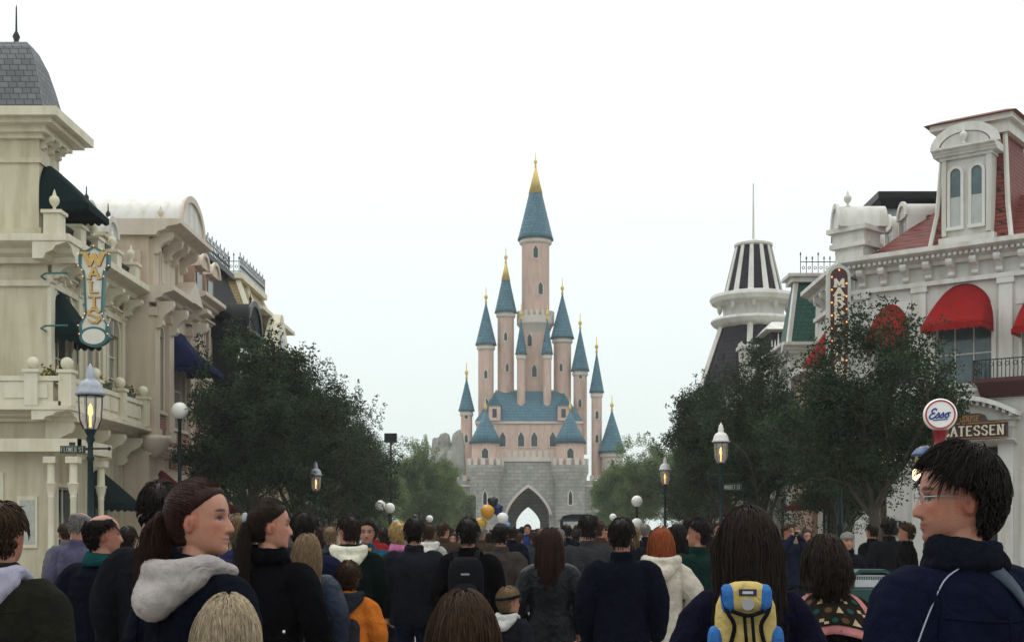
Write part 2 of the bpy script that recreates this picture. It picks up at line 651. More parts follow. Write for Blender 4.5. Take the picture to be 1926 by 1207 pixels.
# ================================================================== BUILDING KIT
def wall(mb, F, u0, u1, z0, z1, ops=(), th=0.25, d0=0.0):
    us = sorted({u0, u1, *[c for o in ops for c in o[:2]]})
    zs = sorted({z0, z1, *[c for o in ops for c in o[2:]]})
    for i in range(len(us) - 1):
        run = None
        for j in range(len(zs) - 1):
            cu, cz = (us[i] + us[i + 1]) / 2, (zs[j] + zs[j + 1]) / 2
            hole = any(o[0] < cu < o[1] and o[2] < cz < o[3] for o in ops)
            if not hole:
                if run is None:
                    run = zs[j]
                if j == len(zs) - 2:
                    mb.box(F, us[i], us[i + 1], d0 - th, d0, run, zs[j + 1])
            elif run is not None:
                mb.box(F, us[i], us[i + 1], d0 - th, d0, run, zs[j])
                run = None
    return mb


def cornice(mb, F, u0, u1, z0, h, pr, back=-.1):
    return mb.prism(F, [(back, z0), (pr * .22, z0), (pr * .28, z0 + .22 * h), (pr * .5, z0 + .34 * h), (pr * .58, z0 + .52 * h), (pr * .92, z0 + .66 * h),
                        (pr, z0 + .72 * h), (pr, z0 + h), (back, z0 + h)], u0, u1, 'dz')


def bracket(F, u, z0, z1, pr, parent, m, wd=0.16, d0=0.0):
    h = z1 - z0
    pts = [(d0, z0), (d0 + pr * .25, z0 + .02 * h), (d0 + pr * .42, z0 + .14 * h), (d0 + pr * .36, z0 + .32 * h), (d0 + pr * .55, z0 + .5 * h),
           (d0 + pr * .9, z0 + .66 * h), (d0 + pr, z0 + .82 * h), (d0 + pr, z1), (d0, z1)]
    return MB().prism(F, pts, u - wd / 2, u + wd / 2, 'dz').build('bracket', m, parent)


def window(F, u0, u1, z0, z1, parent, trim, pane=None, arch=False, rec=-.14, cas=.1, sill=True, mv=1, mh=1, hood=None, pr=.05, d0=0.0):
    """casing + glazing bars; children: pane, sill. The arch head rides 5 mm proud of the wall inside its casing."""
    pane = pane or glass_dark
    m = MB()
    m.box(F, u0 - cas, u0, d0 - .02, d0 + pr, z0, z1)
    m.box(F, u1, u1 + cas, d0 - .02, d0 + pr, z0, z1)
    r = (u1 - u0) / 2
    cu = (u0 + u1) / 2
    if arch:
        m.arch_ring(F, cu, z1, r, r + cas, d0 - .02, d0 + pr)
        m.box(F, cu - .06, cu + .06, d0 + pr - .01, d0 + pr + .05, z1 + r - .02, z1 + r + cas + .08)
        m.box(F, cu - .02, cu + .02, d0 + .012, d0 + .03, z1, z1 + r)
    else:
        m.box(F, u0 - cas, u1 + cas, d0 - .02, d0 + pr + .012, z1, z1 + cas)
    if hood:
        cornice(m, F, u0 - cas - .06, u1 + cas + .06, z1 + (r if arch else 0) + cas + .02, .16, hood, back=-.02)
    f = .045
    m.box(F, u0, u0 + f, d0 + rec, d0 + rec + .05, z0, z1)
    m.box(F, u1 - f, u1, d0 + rec, d0 + rec + .05, z0, z1)
    m.box(F, u0, u1, d0 + rec + .002, d0 + rec + .053, z0, z0 + f)
    m.box(F, u0, u1, d0 + rec + .002, d0 + rec + .053, z1 - f, z1)
    for i in range(1, mv + 1):
        c = u0 + (u1 - u0) * i / (mv + 1)
        m.box(F, c - .018, c + .018, d0 + rec + .001, d0 + rec + .045, z0, z1)
    for i in range(1, mh + 1):
        c = z0 + (z1 - z0) * i / (mh + 1)
        m.box(F, u0, u1, d0 + rec + .003, d0 + rec + .048, c - .02, c + .02)
    wo = m.build('window', trim, parent)
    p = MB().box(F, u0, u1, d0 + rec - .02, d0 + rec + .01, z0, z1)
    if arch:
        p.half_disc(F, cu, z1, r, d0 - .01, d0 + .012)
    p.build('pane', pane, wo)
    if sill:
        MB().box(F, u0 - cas - .05, u1 + cas + .05, d0 - .02, d0 + .12, z0 - .1, z0).build('sill', trim, wo)
    return wo


def awning(F, u0, u1, zt, zb, pr, parent, m, arch=True, d0=0.02, val=0.17, bulge=0.10):
    n, k = 26, 9
    cu, hw = (u0 + u1) / 2, (u1 - u0) / 2
    per = 2 * pr + 2 * hw
    v = []
    edge = []
    for i in range(n + 1):
        t = i / n
        a = PI * (1 - t)
        if arch:
            p0 = (cu + hw * math.cos(a), d0, zb + (zt - zb) * max(0, math.sin(a)) ** .75)
        else:
            uu = min(1, max(0, (t - .12) / .76))
            p0 = (u0 + 2 * hw * uu, d0, zb + (zt - zb) * min(1, min(t, 1 - t) / .12))
        s = t * per
        if s < pr:
            p1 = (u0, d0 + s, zb)
        elif s < pr + 2 * hw:
            p1 = (u0 + s - pr, d0 + pr, zb)
        else:
            p1 = (u1, d0 + per - s, zb)
        edge.append(p1)
        for j in range(k + 1):
            q = j / k
            bz = -bulge * math.sin(PI * q) * min(1, 4 * min(t, 1 - t)) * (1 if not arch else -.6)
            v.append(F(p0[0] + (p1[0] - p0[0]) * q, p0[1] + (p1[1] - p0[1]) * q, p0[2] + (p1[2] - p0[2]) * q + bz))
    f = [(i * (k + 1) + j, (i + 1) * (k + 1) + j, (i + 1) * (k + 1) + j + 1, i * (k + 1) + j + 1) for i in range(n) for j in range(k)]
    o = MB().add(v, f).build('awning', m, parent, smooth=True)
    md = o.modifiers.new('cloth', 'SOLIDIFY')
    md.thickness = 0.012
    # scalloped valance along the free edge
    mb = MB()
    vv, ff = [], []
    N = 90
    for i in range(N + 1):
        s = i / N * per
        if s < pr:
            p = (u0, d0 + s)
        elif s < pr + 2 * hw:
            p = (u0 + s - pr, d0 + pr)
        else:
            p = (u1, d0 + per - s)
        sc = abs(math.sin(PI * s / 0.19))
        vv += [F(p[0], p[1] + .004, zb + .01), F(p[0], p[1] + .004, zb - val * (.55 + .45 * sc))]
    ff = [(2 * i, 2 * i + 2, 2 * i + 3, 2 * i + 1) for i in range(N)]
    vo = mb.add(vv, ff).build('valance', m, o)
    md = vo.modifiers.new('cloth', 'SOLIDIFY')
    md.thickness = 0.01
    return o


def urn(c, parent, m, s=1.0):
    return MB().lathe(c, [(.09 * s, 0), (.09 * s, .04 * s), (.04 * s, .08 * s), (.04 * s, .12 * s), (.12 * s, .22 * s), (.14 * s, .32 * s), (.11 * s, .40 * s),
                          (.05 * s, .44 * s), (.05 * s, .48 * s), (.03 * s, .54 * s), (.002, .62 * s)], 14).build('urn', m, parent, smooth=True)


def cresting(F, u0, u1, d, z, h, parent, m, n=None):
    """iron roof railing: rails, uprights with spikes and ring scrolls"""
    mb = MB()
    L = abs(u1 - u0)
    n = n or max(3, int(L / .22))
    for zz in (z + .04, z + h * .62):
        mb.box(F, u0, u1, d - .012, d + .012, zz, zz + .03)
    for i in range(n + 1):
        u = u0 + (u1 - u0) * i / n
        tall = h if i % 3 == 0 else h * .8
        mb.box(F, u - .012, u + .012, d - .014, d + .014, z, z + tall)
        mb.prism(F, [(u - .035, z + tall), (u, z + tall - .05), (u + .035, z + tall), (u, z + tall + .11)], d - .016, d + .016)
        if i < n:
            mb.arch_ring(F, (u + u0 + (u1 - u0) * (i + 1) / n) / 2, z + h * .35, .04, .062, d - .01, d + .01, 0, 2 * PI, 10)
    return mb.build('cresting', m, parent)


def barrel(F, cu, zs, r, d0, d1, parent, m, name='barrel_roof', rim=.08, mt=None, rz=None):
    rz = rz or r
    o = MB().half_disc(F, cu, zs, r, d0, d1, 20, rz).build(name, m, parent, autosmooth=30)
    mb = MB()
    n = 20
    pts = [(cu + (r + rim) * math.cos(PI * i / n), zs + (rz + rim) * math.sin(PI * i / n)) for i in range(n + 1)]
    pin = [(cu + (r - rim) * math.cos(PI * i / n), zs + (rz - rim) * math.sin(PI * i / n)) for i in range(n + 1)][::-1]
    for i in range(n):
        a, b = pts[i], pts[i + 1]
        c, d = pin[n - 1 - i], pin[n - i]
        mb.prism(F, [a, b, c, d], d1 - .01, d1 + .07)
    mb.build('rim', mt or m, o)
    return o


def flowers(F, u0, u1, d, z, parent, seed):
    b = MB().box(F, u0, u1, d - .1, d + .1, z, z + .16).build('planter', terracotta, parent)
    rnd = random.Random(seed)
    lm, pmb = MB(), MB()
    for i in range(150):
        c = Vector(F(rnd.uniform(u0, u1), d + rnd.gauss(0, .09), z + .14 + abs(rnd.gauss(0, .11))))
        a = Vector((rnd.gauss(0, 1), rnd.gauss(0, 1), rnd.gauss(0, 1))).normalized() * .055
        e = a.cross(Vector((rnd.gauss(0, 1), rnd.gauss(0, 1), rnd.gauss(0, 1)))).normalized() * .03
        t = pmb if i % 5 == 0 else lm
        t.add([tuple(c - a), tuple(c + e), tuple(c + a), tuple(c - e)], [(0, 1, 2, 3)])
    for t, nm, m in ((lm, 'leaves', leafgreen), (pmb, 'petals', petal)):
        o = t.build(nm, m, b)
        o['kind'] = 'stuff'


# ================================================================== LEFT: cream corner restaurant
F = FrL(-12)
FF = FrF(32)
L0 = thing('corner_restaurant', 'cream corner building at far left with green awnings, balcony and small grey-roofed turret', 'building', (-15, 36, 0))
m = MB()
ops_s = [(32.35, 33.6, 5.45, 7.3), (34.7, 35.7, 5.45, 7.3), (36.5, 37.5, 5.45, 7.3), (32.6, 34.0, .12, 2.75), (35.0, 36.4, .6, 3.0)]
wall(m, F, 32.0, 38.0, 0, 8.3, ops_s)
wall(m, FF, -22, -12.25, 0, 8.3, [(-14.6, -13.4, 5.45, 7.4), (-17.4, -16.2, 5.45, 7.4), (-14.8, -13.2, .12, 3.0), (-17.8, -16.2, .12, 3.0)])
m.box(G, -21.8, -12.3, -37.9, -32.3, 8.2, 8.9)
m.build('wall', cream, L0)
for (a, b, c, d) in ops_s[:3]:
    window(F, a, b, c, d, L0, cream_trim, glass_curtain if a > 34 else glass_dark, arch=True, mh=2, hood=.16)
for a, b in ((-14.6, -13.4), (-17.4, -16.2)):
    window(FF, a, b, 5.45, 7.4, L0, cream_trim, arch=True, hood=.16)
window(F, 35.0, 36.4, .6, 3.0, L0, cream_trim, mv=2)
window(F, 32.6, 34.0, .12, 2.75, L0, cream_trim, sill=False)
for a, b in ((-14.8, -13.2), (-17.8, -16.2)):
    window(FF, a, b, .12, 3.0, L0, cream_trim, sill=False)
for u in (32.1, 34.1, 36.0, 37.75):
    pl = MB().box(F, u - .13, u + .13, 0, .1, 5.45, 8.1).box(F, u - .17, u + .17, 0, .14, 7.85, 8.08).box(F, u - .17, u + .17, 0, .14, 5.45, 5.6)
    pl.build('pilaster', cream_trim, L0)
    bracket(F, u, 7.95, 8.45, .55, L0, cream_trim, .2, .1)
for u in (33.1, 35.05, 36.9):
    bracket(F, u, 7.95, 8.45, .5, L0, cream_trim, .16)
# main cornice, wrapped round the corner
m = MB()
cornice(m, F, 31.24, 38.0, 8.3, .6, .8)
cornice(m, FF, -22, -11.24, 8.303, .594, .797)
m.build('cornice', cream_trim, L0)
MB().box(F, 32, 38, 0, .08, 7.75, 7.9).box(FF, -22, -11.93, 0, .08, 7.752, 7.9).build('string_course', cream_trim, L0)
# roof parapet: pedestals with urns and dark iron panels between
us = [31.5, 33.0, 34.3, 35.9, 37.6]
for i, u in enumerate(us):
    p = MB().box(F, u - .2, u + .2, .15, .55, 8.9, 9.42).box(F, u - .25, u + .25, .1, .6, 9.42, 9.5).build('pedestal', cream_trim, L0)
    if i != 1:
        urn(F(u, .35, 9.5), p, cream_trim, .9)
for a, b in zip(us, us[1:]):
    m = MB().box(F, a + .2, b - .2, .33, .37, 9.28, 9.34)
    for k in range(int((b - a - .4) / .09)):
        m.box(F, a + .22 + k * .09, a + .28 + k * .09, .335, .365, 8.9, 9.3)
    m.build('iron_panel', darkpaint, L0)
# barrel-roofed attic dormers
for cu in (34.75, 36.55):
    d = MB().box(F, cu - .5, cu + .5, -2.2, .02, 8.9, 9.95)
    d.box(F, cu - .6, cu + .6, -2.2, .12, 9.95, 10.06)
    dm = d.build('dormer', cream_trim, L0)
    barrel(F, cu, 10.06, .48, -2.2, .12, dm, white_trim)
    MB().box(F, cu - .28, cu + .28, .02, .05, 9.1, 9.8).build('pane', glass_dark, dm)
    MB().lathe(F(cu, .02, 10.5), [(.03, 0), (.03, .1), (.07, .16), (.07, .22), (.02, .3), (.015, .48), (.002, .52)], 8).build('finial', iron, dm, smooth=True)
# slate roof behind the dormers
MB().taper(G, (-21.9, -12.35, -37.9, -33.6), (-20.5, -14.0, -37.0, -34.6), 8.9, 10.9).build('roof', slate_grey, L0)
# corner turret
t = MB().box(G, -14.0, -12.3, -33.6, -32.2, 8.9, 11.75)
t.box(G, -14.08, -12.22, -33.68, -32.12, 9.0, 9.25).box(G, -14.06, -12.24, -33.66, -32.14, 10.9, 11.02)
tur = t.build('turret', cream, L0)
m = MB()
for (a, b, c, d, z0, z1) in ((.12, .12, 0, 0, 11.5, 11.62), (.26, .26, 0, 0, 11.62, 11.78), (.5, .5, 0, 0, 11.78, 11.9), (.68, .68, 0, 0, 11.9, 12.12)):
    m.box(G, -14.0 - a, -12.3 + a, -33.6 - a, -32.2 + a, z0, z1)
m.build('turret_cornice', cream_trim, tur)
m = MB()
prof = [(0.18, 12.12), (.06, 12.6), (-.06, 13.1), (-.2, 13.6), (-.38, 14.0), (-.5, 14.15)]
for (a, z0), (b, z1) in zip(prof, prof[1:]):
    m.taper(G, (-14.0 - a, -12.3 + a, -33.6 - a, -32.2 + a), (-14.0 - b, -12.3 + b, -33.6 - b, -32.2 + b), z0, z1)
m.build('turret_roof', slate_grey, tur)
MB().lathe((-13.15, 32.9, 14.1), [(.12, 0), (.06, .15), (.1, .25), (.03, .4), (.02, 1.0), (.002, 1.1)], 8).build('finial', iron, tur, smooth=True)
for u in (32.4, 32.9, 33.4):
    bracket(FrL(-12.3), u, 11.3, 11.62, .3, tur, cream_trim, .14)
awning(FrL(-12.3), 32.15, 33.75, 11.05, 9.85, 1.25, L0, canvas_green)
MB().box(FrL(-12.3), 32.5, 33.4, 0, .03, 9.3, 10.6).build('turret_window', glass_dark, L0)
awning(F, 32.2, 33.75, 7.75, 6.55, .75, L0, canvas_green)
awning(F, 34.9, 36.6, 3.35, 2.35, .95, L0, canvas_green)
# balcony wrapped round the corner
m = MB()
cornice(m, F, 31.19, 38.0, 4.35, .34, .85)
cornice(m, FF, -22, -11.19, 4.353, .334, .847)
m.build('balcony_floor', cream_trim, L0)
m = MB().box(F, 31.25, 38.0, .62, .78, 5.3, 5.42).box(F, 31.25, 38.0, .64, .76, 4.69, 4.8)
m.box(FF, -22, -11.4, .62, .78, 5.302, 5.422).box(FF, -22, -11.4, .64, .76, 4.692, 4.802)
m.build('balcony_rail', cream_trim, L0)
for a, b in ((31.55, 33.2), (33.6, 35.25), (35.65, 37.3)):
    m = MB().box(F, a, b, .66, .74, 4.8, 5.3).box(F, a + .12, (a + b) / 2 - .06, .74, .77, 4.88, 5.22).box(F, (a + b) / 2 + .06, b - .12, .74, .77, 4.88, 5.22)
    m.build('balcony_panel', cream_trim, L0)
for k in range(6):
    a = -11.6 - 1.7 * k
    MB().box(FF, a - 1.3, a, .66, .74, 4.8, 5.3).box(FF, a - 1.18, a - .12, .74, .77, 4.88, 5.22).build('balcony_panel', cream_trim, L0)
for i, u in enumerate((31.4, 33.4, 35.45, 37.6)):
    p = MB().box(F, u - .16, u + .16, .54, .86, 4.69, 5.5).box(F, u - .2, u + .2, .5, .9, 5.5, 5.58).build('pedestal', cream_trim, L0)
    MB().ball(F(u, .7, 5.74), .16).build('ball_finial', cream_trim, p, smooth=True)
p = MB().box(FF, -12.26, -11.94, .54, .86, 4.69, 5.5).box(FF, -12.3, -11.9, .5, .9, 5.5, 5.58).build('pedestal', cream_trim, L0)
MB().ball((-12.1, 31.3, 5.74), .16).build('ball_finial', cream_trim, p, smooth=True)
flowers(F, 34.0, 35.1, .5, 5.42, L0, 3)
flowers(F, 36.0, 37.2, .5, 5.42, L0, 4)
flowers(FF, -12.0, -11.55, .45, 5.3, L0, 5)
for u in (31.9, 33.3, 34.6, 36.0, 37.5):
    bracket(F, u, 3.55, 4.35, .7, L0, cream_trim, .14)
# porch: slender columns with leafy capitals carrying the balcony corner
for cx_, cy_ in ((-11.75, 31.55), (-11.2, 31.55), (-11.2, 33.6)):
    c = MB().lathe((cx_, cy_, .12), [(.15, 0), (.15, .25), (.11, .3), (.085, .36), (.075, 2.3), (.09, 2.34), (.075, 2.38), (.11, 2.5), (.13, 2.62), (.16, 2.68), (.1, 2.7), (.09, 3.25)], 14)
    c.box(G, cx_ - .15, cx_ + .15, -cy_ - .15, -cy_ + .15, 3.3, 3.46)
    c.build('porch_column', cream_trim, L0, autosmooth=40)
MB().box(F, 31.4, 34.0, .6, .95, 3.58, 3.9).box(FF, -22, -11.05, .3, .62, 3.582, 3.9).build('porch_beam', cream_trim, L0)
mbd = MB().box(FF, -12.75, -12.25, .0, .05, 1.2, 2.5).build('menu_board', cream_trim, L0)
MB().box(FF, -12.69, -12.31, .05, .06, 1.3, 2.4).build('menu_sheet', pm('menu_paper', (.42, .43, .38), .7, .2, 12), mbd)

# hanging restaurant sign
sg_paint = pm('sign_face_cream', (0.62, 0.60, 0.52), 0.5, 0.05, 6)
sg_teal = pm('sign_edge_teal', (0.02, 0.11, 0.115), 0.4, 0.15, 6)
sg_gold = pm('sign_letters_gold', (0.50, 0.33, 0.10), 0.35, 0.2, 10, metal=0.3)
sg_red = pm('sign_letters_shadow', (0.22, 0.05, 0.03), 0.5, 0.1, 10)
SG = FrF(31.05)
S0 = thing('hanging_sign', 'tall cream hanging sign with teal edge, gold letters and small bulbs at the left corner', 'sign', (-10.85, 31.05, 6.1))


def sgp(x, y):
    return (px(x, 31.05), pz(y, 31.05))


outl = [(148, 478), (177, 463), (206, 478), (205, 500), (198, 508), (196, 520), (193, 590), (196, 600), (204, 612), (203, 628), (150, 628), (148, 612), (157, 598), (160, 590), (157, 520), (155, 508), (148, 500)]
cxs, czs = sgp(177, 550)
P0 = [sgp(*p) for p in outl]
P1 = [(cxs + (u - cxs) * .82, czs + (z - czs) * .965) for u, z in P0]
MB().prism(SG, P0, -.14, -.02).build('board', sg_teal, S0)
m = MB()
for i in range(len(P0)):
    j = (i + 1) % len(P0)
    m.prism(SG, [P0[i], P0[j], P1[j], P1[i]], -.02, .03)
m.build('edge', sg_teal, S0)
MB().prism(SG, P1, -.02, -.005).build('face', sg_paint, S0)
e = sgp(177, 633)
m = MB()
for rr, d1, mm, nm in ((1.0, -.01, sg_teal, 'medallion'), (.78, .01, sg_paint, 'medallion_face')):
    pts = [(e[0] + .36 * rr * math.cos(2 * PI * i / 24), e[1] + .24 * rr * math.sin(2 * PI * i / 24)) for i in range(24)]
    MB().prism(SG, pts, -.15 if rr == 1 else -.012, d1 if rr < 1 else .035, 'uz').build(nm, mm, S0) if rr == 1 else MB().prism(SG, pts, .03, .045).build(nm, mm, S0)
for ch, yb, xw, hh in (('W', 497, 34, 21), ('A', 524, 19, 21), ('L', 550, 17, 20), ('T', 578, 20, 20), ('S', 606, 22, 24)):
    u, z = sgp(177 - xw / 2, yb)
    sc = 31.05 / FPX
    lm = MB()
    letter(lm, SG, ch, u + .012, z - .012, xw * sc, hh * sc, -.004, .2, .008)
    sh = lm.build('letter_shadow', sg_red, S0)
    lm = MB()
    letter(lm, SG, ch, u, z, xw * sc, hh * sc, .01, .2, .02)
    lm.build('letter', sg_gold, S0)
for i in range(0, len(P0)):
    a = P0[i]
    MB().ball(SG(a[0], .045, a[1]), .015, 8, 6).build('bulb', bulb_on, S0)
for zz in (pz(512, 31.05), pz(611, 31.05)):
    MB().tube([SG(-12.06, -1.0, zz), SG(-12.0, -.5, zz), SG(-11.75, -.12, zz), SG(-11.2, -.08, zz)], .025, 6).build('arm', sg_teal, S0)
MB().tube([SG(-10.95, -.08, e[1] - .2), SG(-10.95, -.08, e[1] - .65)], .015, 6).build('drop_rod', iron, S0)

# ================================================================== LEFT: pink house with barrel pediment
F = FrL(-11.25)
F38 = FrF(38)
L1 = thing('pink_house', 'pale pink plaster house with barrel-vaulted pediment and blue awning beside the cream corner building', 'building', (-14, 40, 0))
ops = [(38.75, 39.45, 5.3, 7.6), (40.35, 41.95, 4.9, 7.4), (38.7, 39.5, 0.5, 3.2), (40.3, 42, .15, 3.2)]
m = wall(MB(), F, 38.02, 42.6, 0, 8.75, ops)
m.box(F38, -20, -11.5, -.25, -.02, 0, 10.0)
m.box(G, -19.9, -11.5, -42.5, -38.3, 8.6, 9.9)
m.build('wall', pink, L1)
for (a, b, c, d), ar in zip(ops, (True, False, False, False)):
    window(F, a, b, c, d, L1, pink_trim, glass_curtain, arch=ar, hood=None, mh=1)
for u in (38.3, 39.85, 42.35):
    MB().box(F, u - .25, u + .25, 0, .18, 4.6, 8.3).box(F, u - .3, u + .3, 0, .24, 8.05, 8.3).box(F, u - .3, u + .3, 0, .24, 4.4, 4.7).build('pilaster', pink, L1)
    bracket(F, u, 7.7, 8.5, .5, L1, pink_trim, .24, .18)
MB().box(F, 38.6, 39.6, 0, .06, 4.3, 5.1).build('brick_panel', brick_red, L1)
MB().box(F, 40.15, 42.1, 0, .06, 3.6, 4.75).build('brick_panel', brick_red, L1)
cornice(MB(), F, 38.0, 40.3, 8.45, .5, .75).build('cornice', pink_trim, L1)
cornice(MB(), F, 40.3, 42.0, 8.65, .45, .55).build('cornice', pink_trim, L1)
cornice(MB(), F, 42.0, 42.6, 8.45, .5, .75).build('cornice', pink_trim, L1)
m = MB().prism(F, [(40.2, 8.95), (42.1, 8.95), (41.15, 9.65)], -.1, .6)
m.build('small_gable', pink_trim, L1)
MB().lathe(F(38.25, .1, 4.05), [(.02, -.25), (.25, -.1), (.42, .1), (.5, .3), (.5, .42)], 16).build('corbel', pink_trim, L1, smooth=True)
cornice(MB(), F, 38.0, 42.6, 3.9, .3, .35).build('shop_cornice', pink_trim, L1)
# attic block with panels, entablature, barrel pediment and urns
ab = MB().box(F, 38.15, 41.7, -2.4, -.05, 8.9, 10.5)
ab.box(F, 38.3, 38.9, -.05, .06, 8.95, 10.4).box(F, 41.0, 41.6, -.05, .06, 8.95, 10.4)
att = ab.build('attic', pink, L1)
MB().box(F, 39.1, 40.8, -.05, .02, 9.1, 10.2).box(F, 39.25, 40.65, .02, .05, 9.25, 10.05).build('attic_panel', pink_trim, att)
MB().box(F38, -13.2, -11.6, -.14, -.1, 9.1, 9.9).build('attic_panel', pink_trim, att)
m = MB()
cornice(m, F, 38.0, 41.85, 10.45, .48, .95, back=-2.5)
m.build('entablature', pink_trim, att)
for u in (38.45, 39.6, 40.3, 41.4):
    bracket(F, u, 9.95, 10.6, .6, att, pink_trim, .2)
barrel(F, 39.9, 10.93, 1.35, -2.3, .8, att, white_trim, 'barrel_pediment', .1, pink_trim, rz=1.0)
urn(F(38.2, .3, 10.93), att, pink_trim, .7)
urn(F(41.6, .3, 10.93), att, pink_trim, .7)
MB().box(F38, -14.6, -14.0, -.6, -.15, 10.0, 10.6).build('chimney', greywall, L1)
awning(F, 40.25, 42.05, 8.05, 6.8, 1.25, L1, canvas_blue, arch=False)

# ================================================================== LEFT: narrow rose house
L2 = thing('rose_house', 'narrow rose-brown house with stacked cornices between the pink house and the black mansard', 'building', (-14, 44, 0))
ops = [(42.95, 43.8, z, z + 1.7) for z in (4.6, 7.0)] + [(44.3, 45.15, z, z + 1.7) for z in (4.6, 7.0)] + [(43.1, 45.0, .2, 3.1)]
m = wall(MB(), F, 42.6, 45.5, 0, 9.4, ops)
m.box(G, -18, -11.5, -45.45, -42.62, 9.0, 10.6)
m.build('wall', rose, L2)
for a, b, c, d in ops:
    window(F, a, b, c, d, L2, pink_trim, glass_curtain, hood=.2)
cornice(MB(), F, 42.6, 45.5, 9.2, .45, .55).build('cornice', pink_trim, L2)
cornice(MB(), F, 42.6, 45.5, 6.5, .2, .2).build('string_course', pink_trim, L2)
cornice(MB(), F, 42.6, 45.5, 3.7, .3, .4).build('shop_cornice', pink_trim, L2)
for cu in (43.4, 44.9):
    d = MB().box(F, cu - .55, cu + .55, -2.0, .1, 9.65, 10.55).build('dormer', rose, L2)
    barrel(F, cu, 10.55, .55, -2.0, .3, d, pink, rim=.06, mt=pink_trim, rz=.45)
    MB().box(F, cu - .3, cu + .3, .1, .13, 9.75, 10.4).build('pane', glass_dark, d)

# ================================================================== LEFT: black mansard house
L3 = thing('mansard_house', 'house with tall black mansard roof, iron cresting and a black bay on the left', 'building', (-14, 49, 0))
ops = [(u, u + .8, z, z + 1.6) for u in (46.0, 48.6, 50.2, 51.8) for z in (4.4, 6.6)] + [(46, 48, .3, 3), (49, 52, .3, 3)]
wall(MB(), F, 45.5, 53.0, 0, 9.3, ops).box(G, -18, -11.5, -52.9, -45.6, 8.9, 9.4).build('wall', yellowwall, L3)
for a, b, c, d in ops:
    window(F, a, b, c, d, L3, pm('dark_trim', (.05, .045, .04), .5), glass_dark)
m = MB()
cornice(m, F, 45.5, 53.0, 9.15, .4, .5)
m.build('cornice', darkpaint, L3)
m = MB()
prof = [(0.1, 9.55), (-.35, 10.4), (-.7, 11.2), (-.95, 11.9)]
for (a, z0), (b, z1) in zip(prof, prof[1:]):
    m.taper(F, (45.6 - a, 52.9 + a, -7, a), (45.6 - b, 52.9 + b, -7, b), z0, z1)
rf = m.build('roof', slate_black, L3)
MB().box(F, 46.3, 52.2, -6.5, -.7, 11.9, 12.12).build('roof_rim', darkpaint, rf)
cresting(F, 46.5, 52.0, -.85, 12.12, .75, rf, iron)
m = MB()
m.box(FrF(46.6), -16, -12.1, -.02, .02, 12.12, 12.16)
cresting(FrF(46.5), -16, -12.1, 0, 12.12, .75, rf, iron)
bay = MB().box(F, 45.7, 49.0, 0, .85, 6.9, 8.6).prism(F, [(0, 6.9), (.85, 6.9), (.1, 6.0)], 45.9, 48.8, 'dz').build('bay', darkpaint, L3)
for u in (45.9, 46.95, 48.0):
    MB().box(F, u, u + .8, .85, .88, 7.2, 8.3).build('pane', glass_curtain, bay)
m = MB()
cornice(m, F, 45.5, 49.2, 8.55, .4, 1.3)
m.build('bay_cornice', darkpaint, bay)
barrel(F, 47.4, 8.95, 1.15, -1, 1.15, L3, slate_black, 'barrel_dormer', .1, darkpaint, rz=1.1)
MB().lathe(F(47.4, 1.0, 10.05), [(.06, 0), (.03, .1), (.06, .2), (.015, .3), (.002, .5)], 8).build('finial', iron, L3, smooth=True)
MB().box(F, 49.4, 50.3, .2, .24, 6.3, 7.7).build('wall_board', white_trim, L3)

# ================================================================== LEFT: tan mansard house
L4 = thing('tan_roof_house', 'house with tan shingled mansard, white hip bands and steep cream gable above the left trees', 'building', (-14, 57, 0))
ops = [(u, u + .9, z, z + 1.6) for u in (53.8, 55.6, 57.4, 59.0) for z in (4.4, 6.6)] + [(54, 57, .3, 3), (57.6, 60, .3, 3)]
wall(MB(), F, 53.0, 61.0, 0, 9.0, ops).box(F, 53.02, 60.98, -7, -6.8, 0, 9).box(FrF(53.02), -18, -11.5, -.2, 0, 9.0, 9.6).build('wall', yellowwall, L4)
for a, b, c, d in ops:
    window(F, a, b, c, d, L4, cream_trim, glass_dark)
cornice(MB(), F, 53.0, 61.0, 8.9, .4, .5).build('cornice', cream_trim, L4)
m = MB()
A, Bp = (53.1, 60.6, -6.5, .2), (54.6, 59.3, -5.5, -1.1)
m.taper(F, A, Bp, 9.3, 12.4)
rf = m.build('roof', shingle_tan, L4)
for (ua, da, ub, db) in ((53.1, .2, 54.6, -1.1), (60.6, .2, 59.3, -1.1), (53.1, -6.5, 54.6, -5.5), (55.6, .2, 56.2, -1.1)):
    MB().tube([F(ua, da, 9.3), F(ub, db, 12.4)], .13, 4).build('hip_band', cream_trim, rf)
MB().box(F, 54.3, 59.6, -5.8, -.85, 12.4, 12.65).build('roof_rim', cream_trim, rf)
MB().box(F, 53.2, 60.5, -.6, .28, 10.9, 11.05).build('mid_band', cream_trim, rf)
cresting(F, 54.4, 59.5, -.95, 12.65, .75, rf, iron)
cresting(FrF(54.4), -16.5, -12.25, 0, 12.65, .75, rf, iron)
g = MB().prism(F, [(53.2, 9.0), (57.6, 9.0), (55.6, 11.0), (55.2, 11.0)], .15, .65).build('gable', cream_trim, L4)
MB().box(F, 54.9, 55.9, .65, .69, 9.2, 10.0).build('pane', glass_curtain, g)
cornice(MB(), F, 53.1, 57.8, 8.75, .25, 1.0).build('gable_cornice', cream_trim, g)

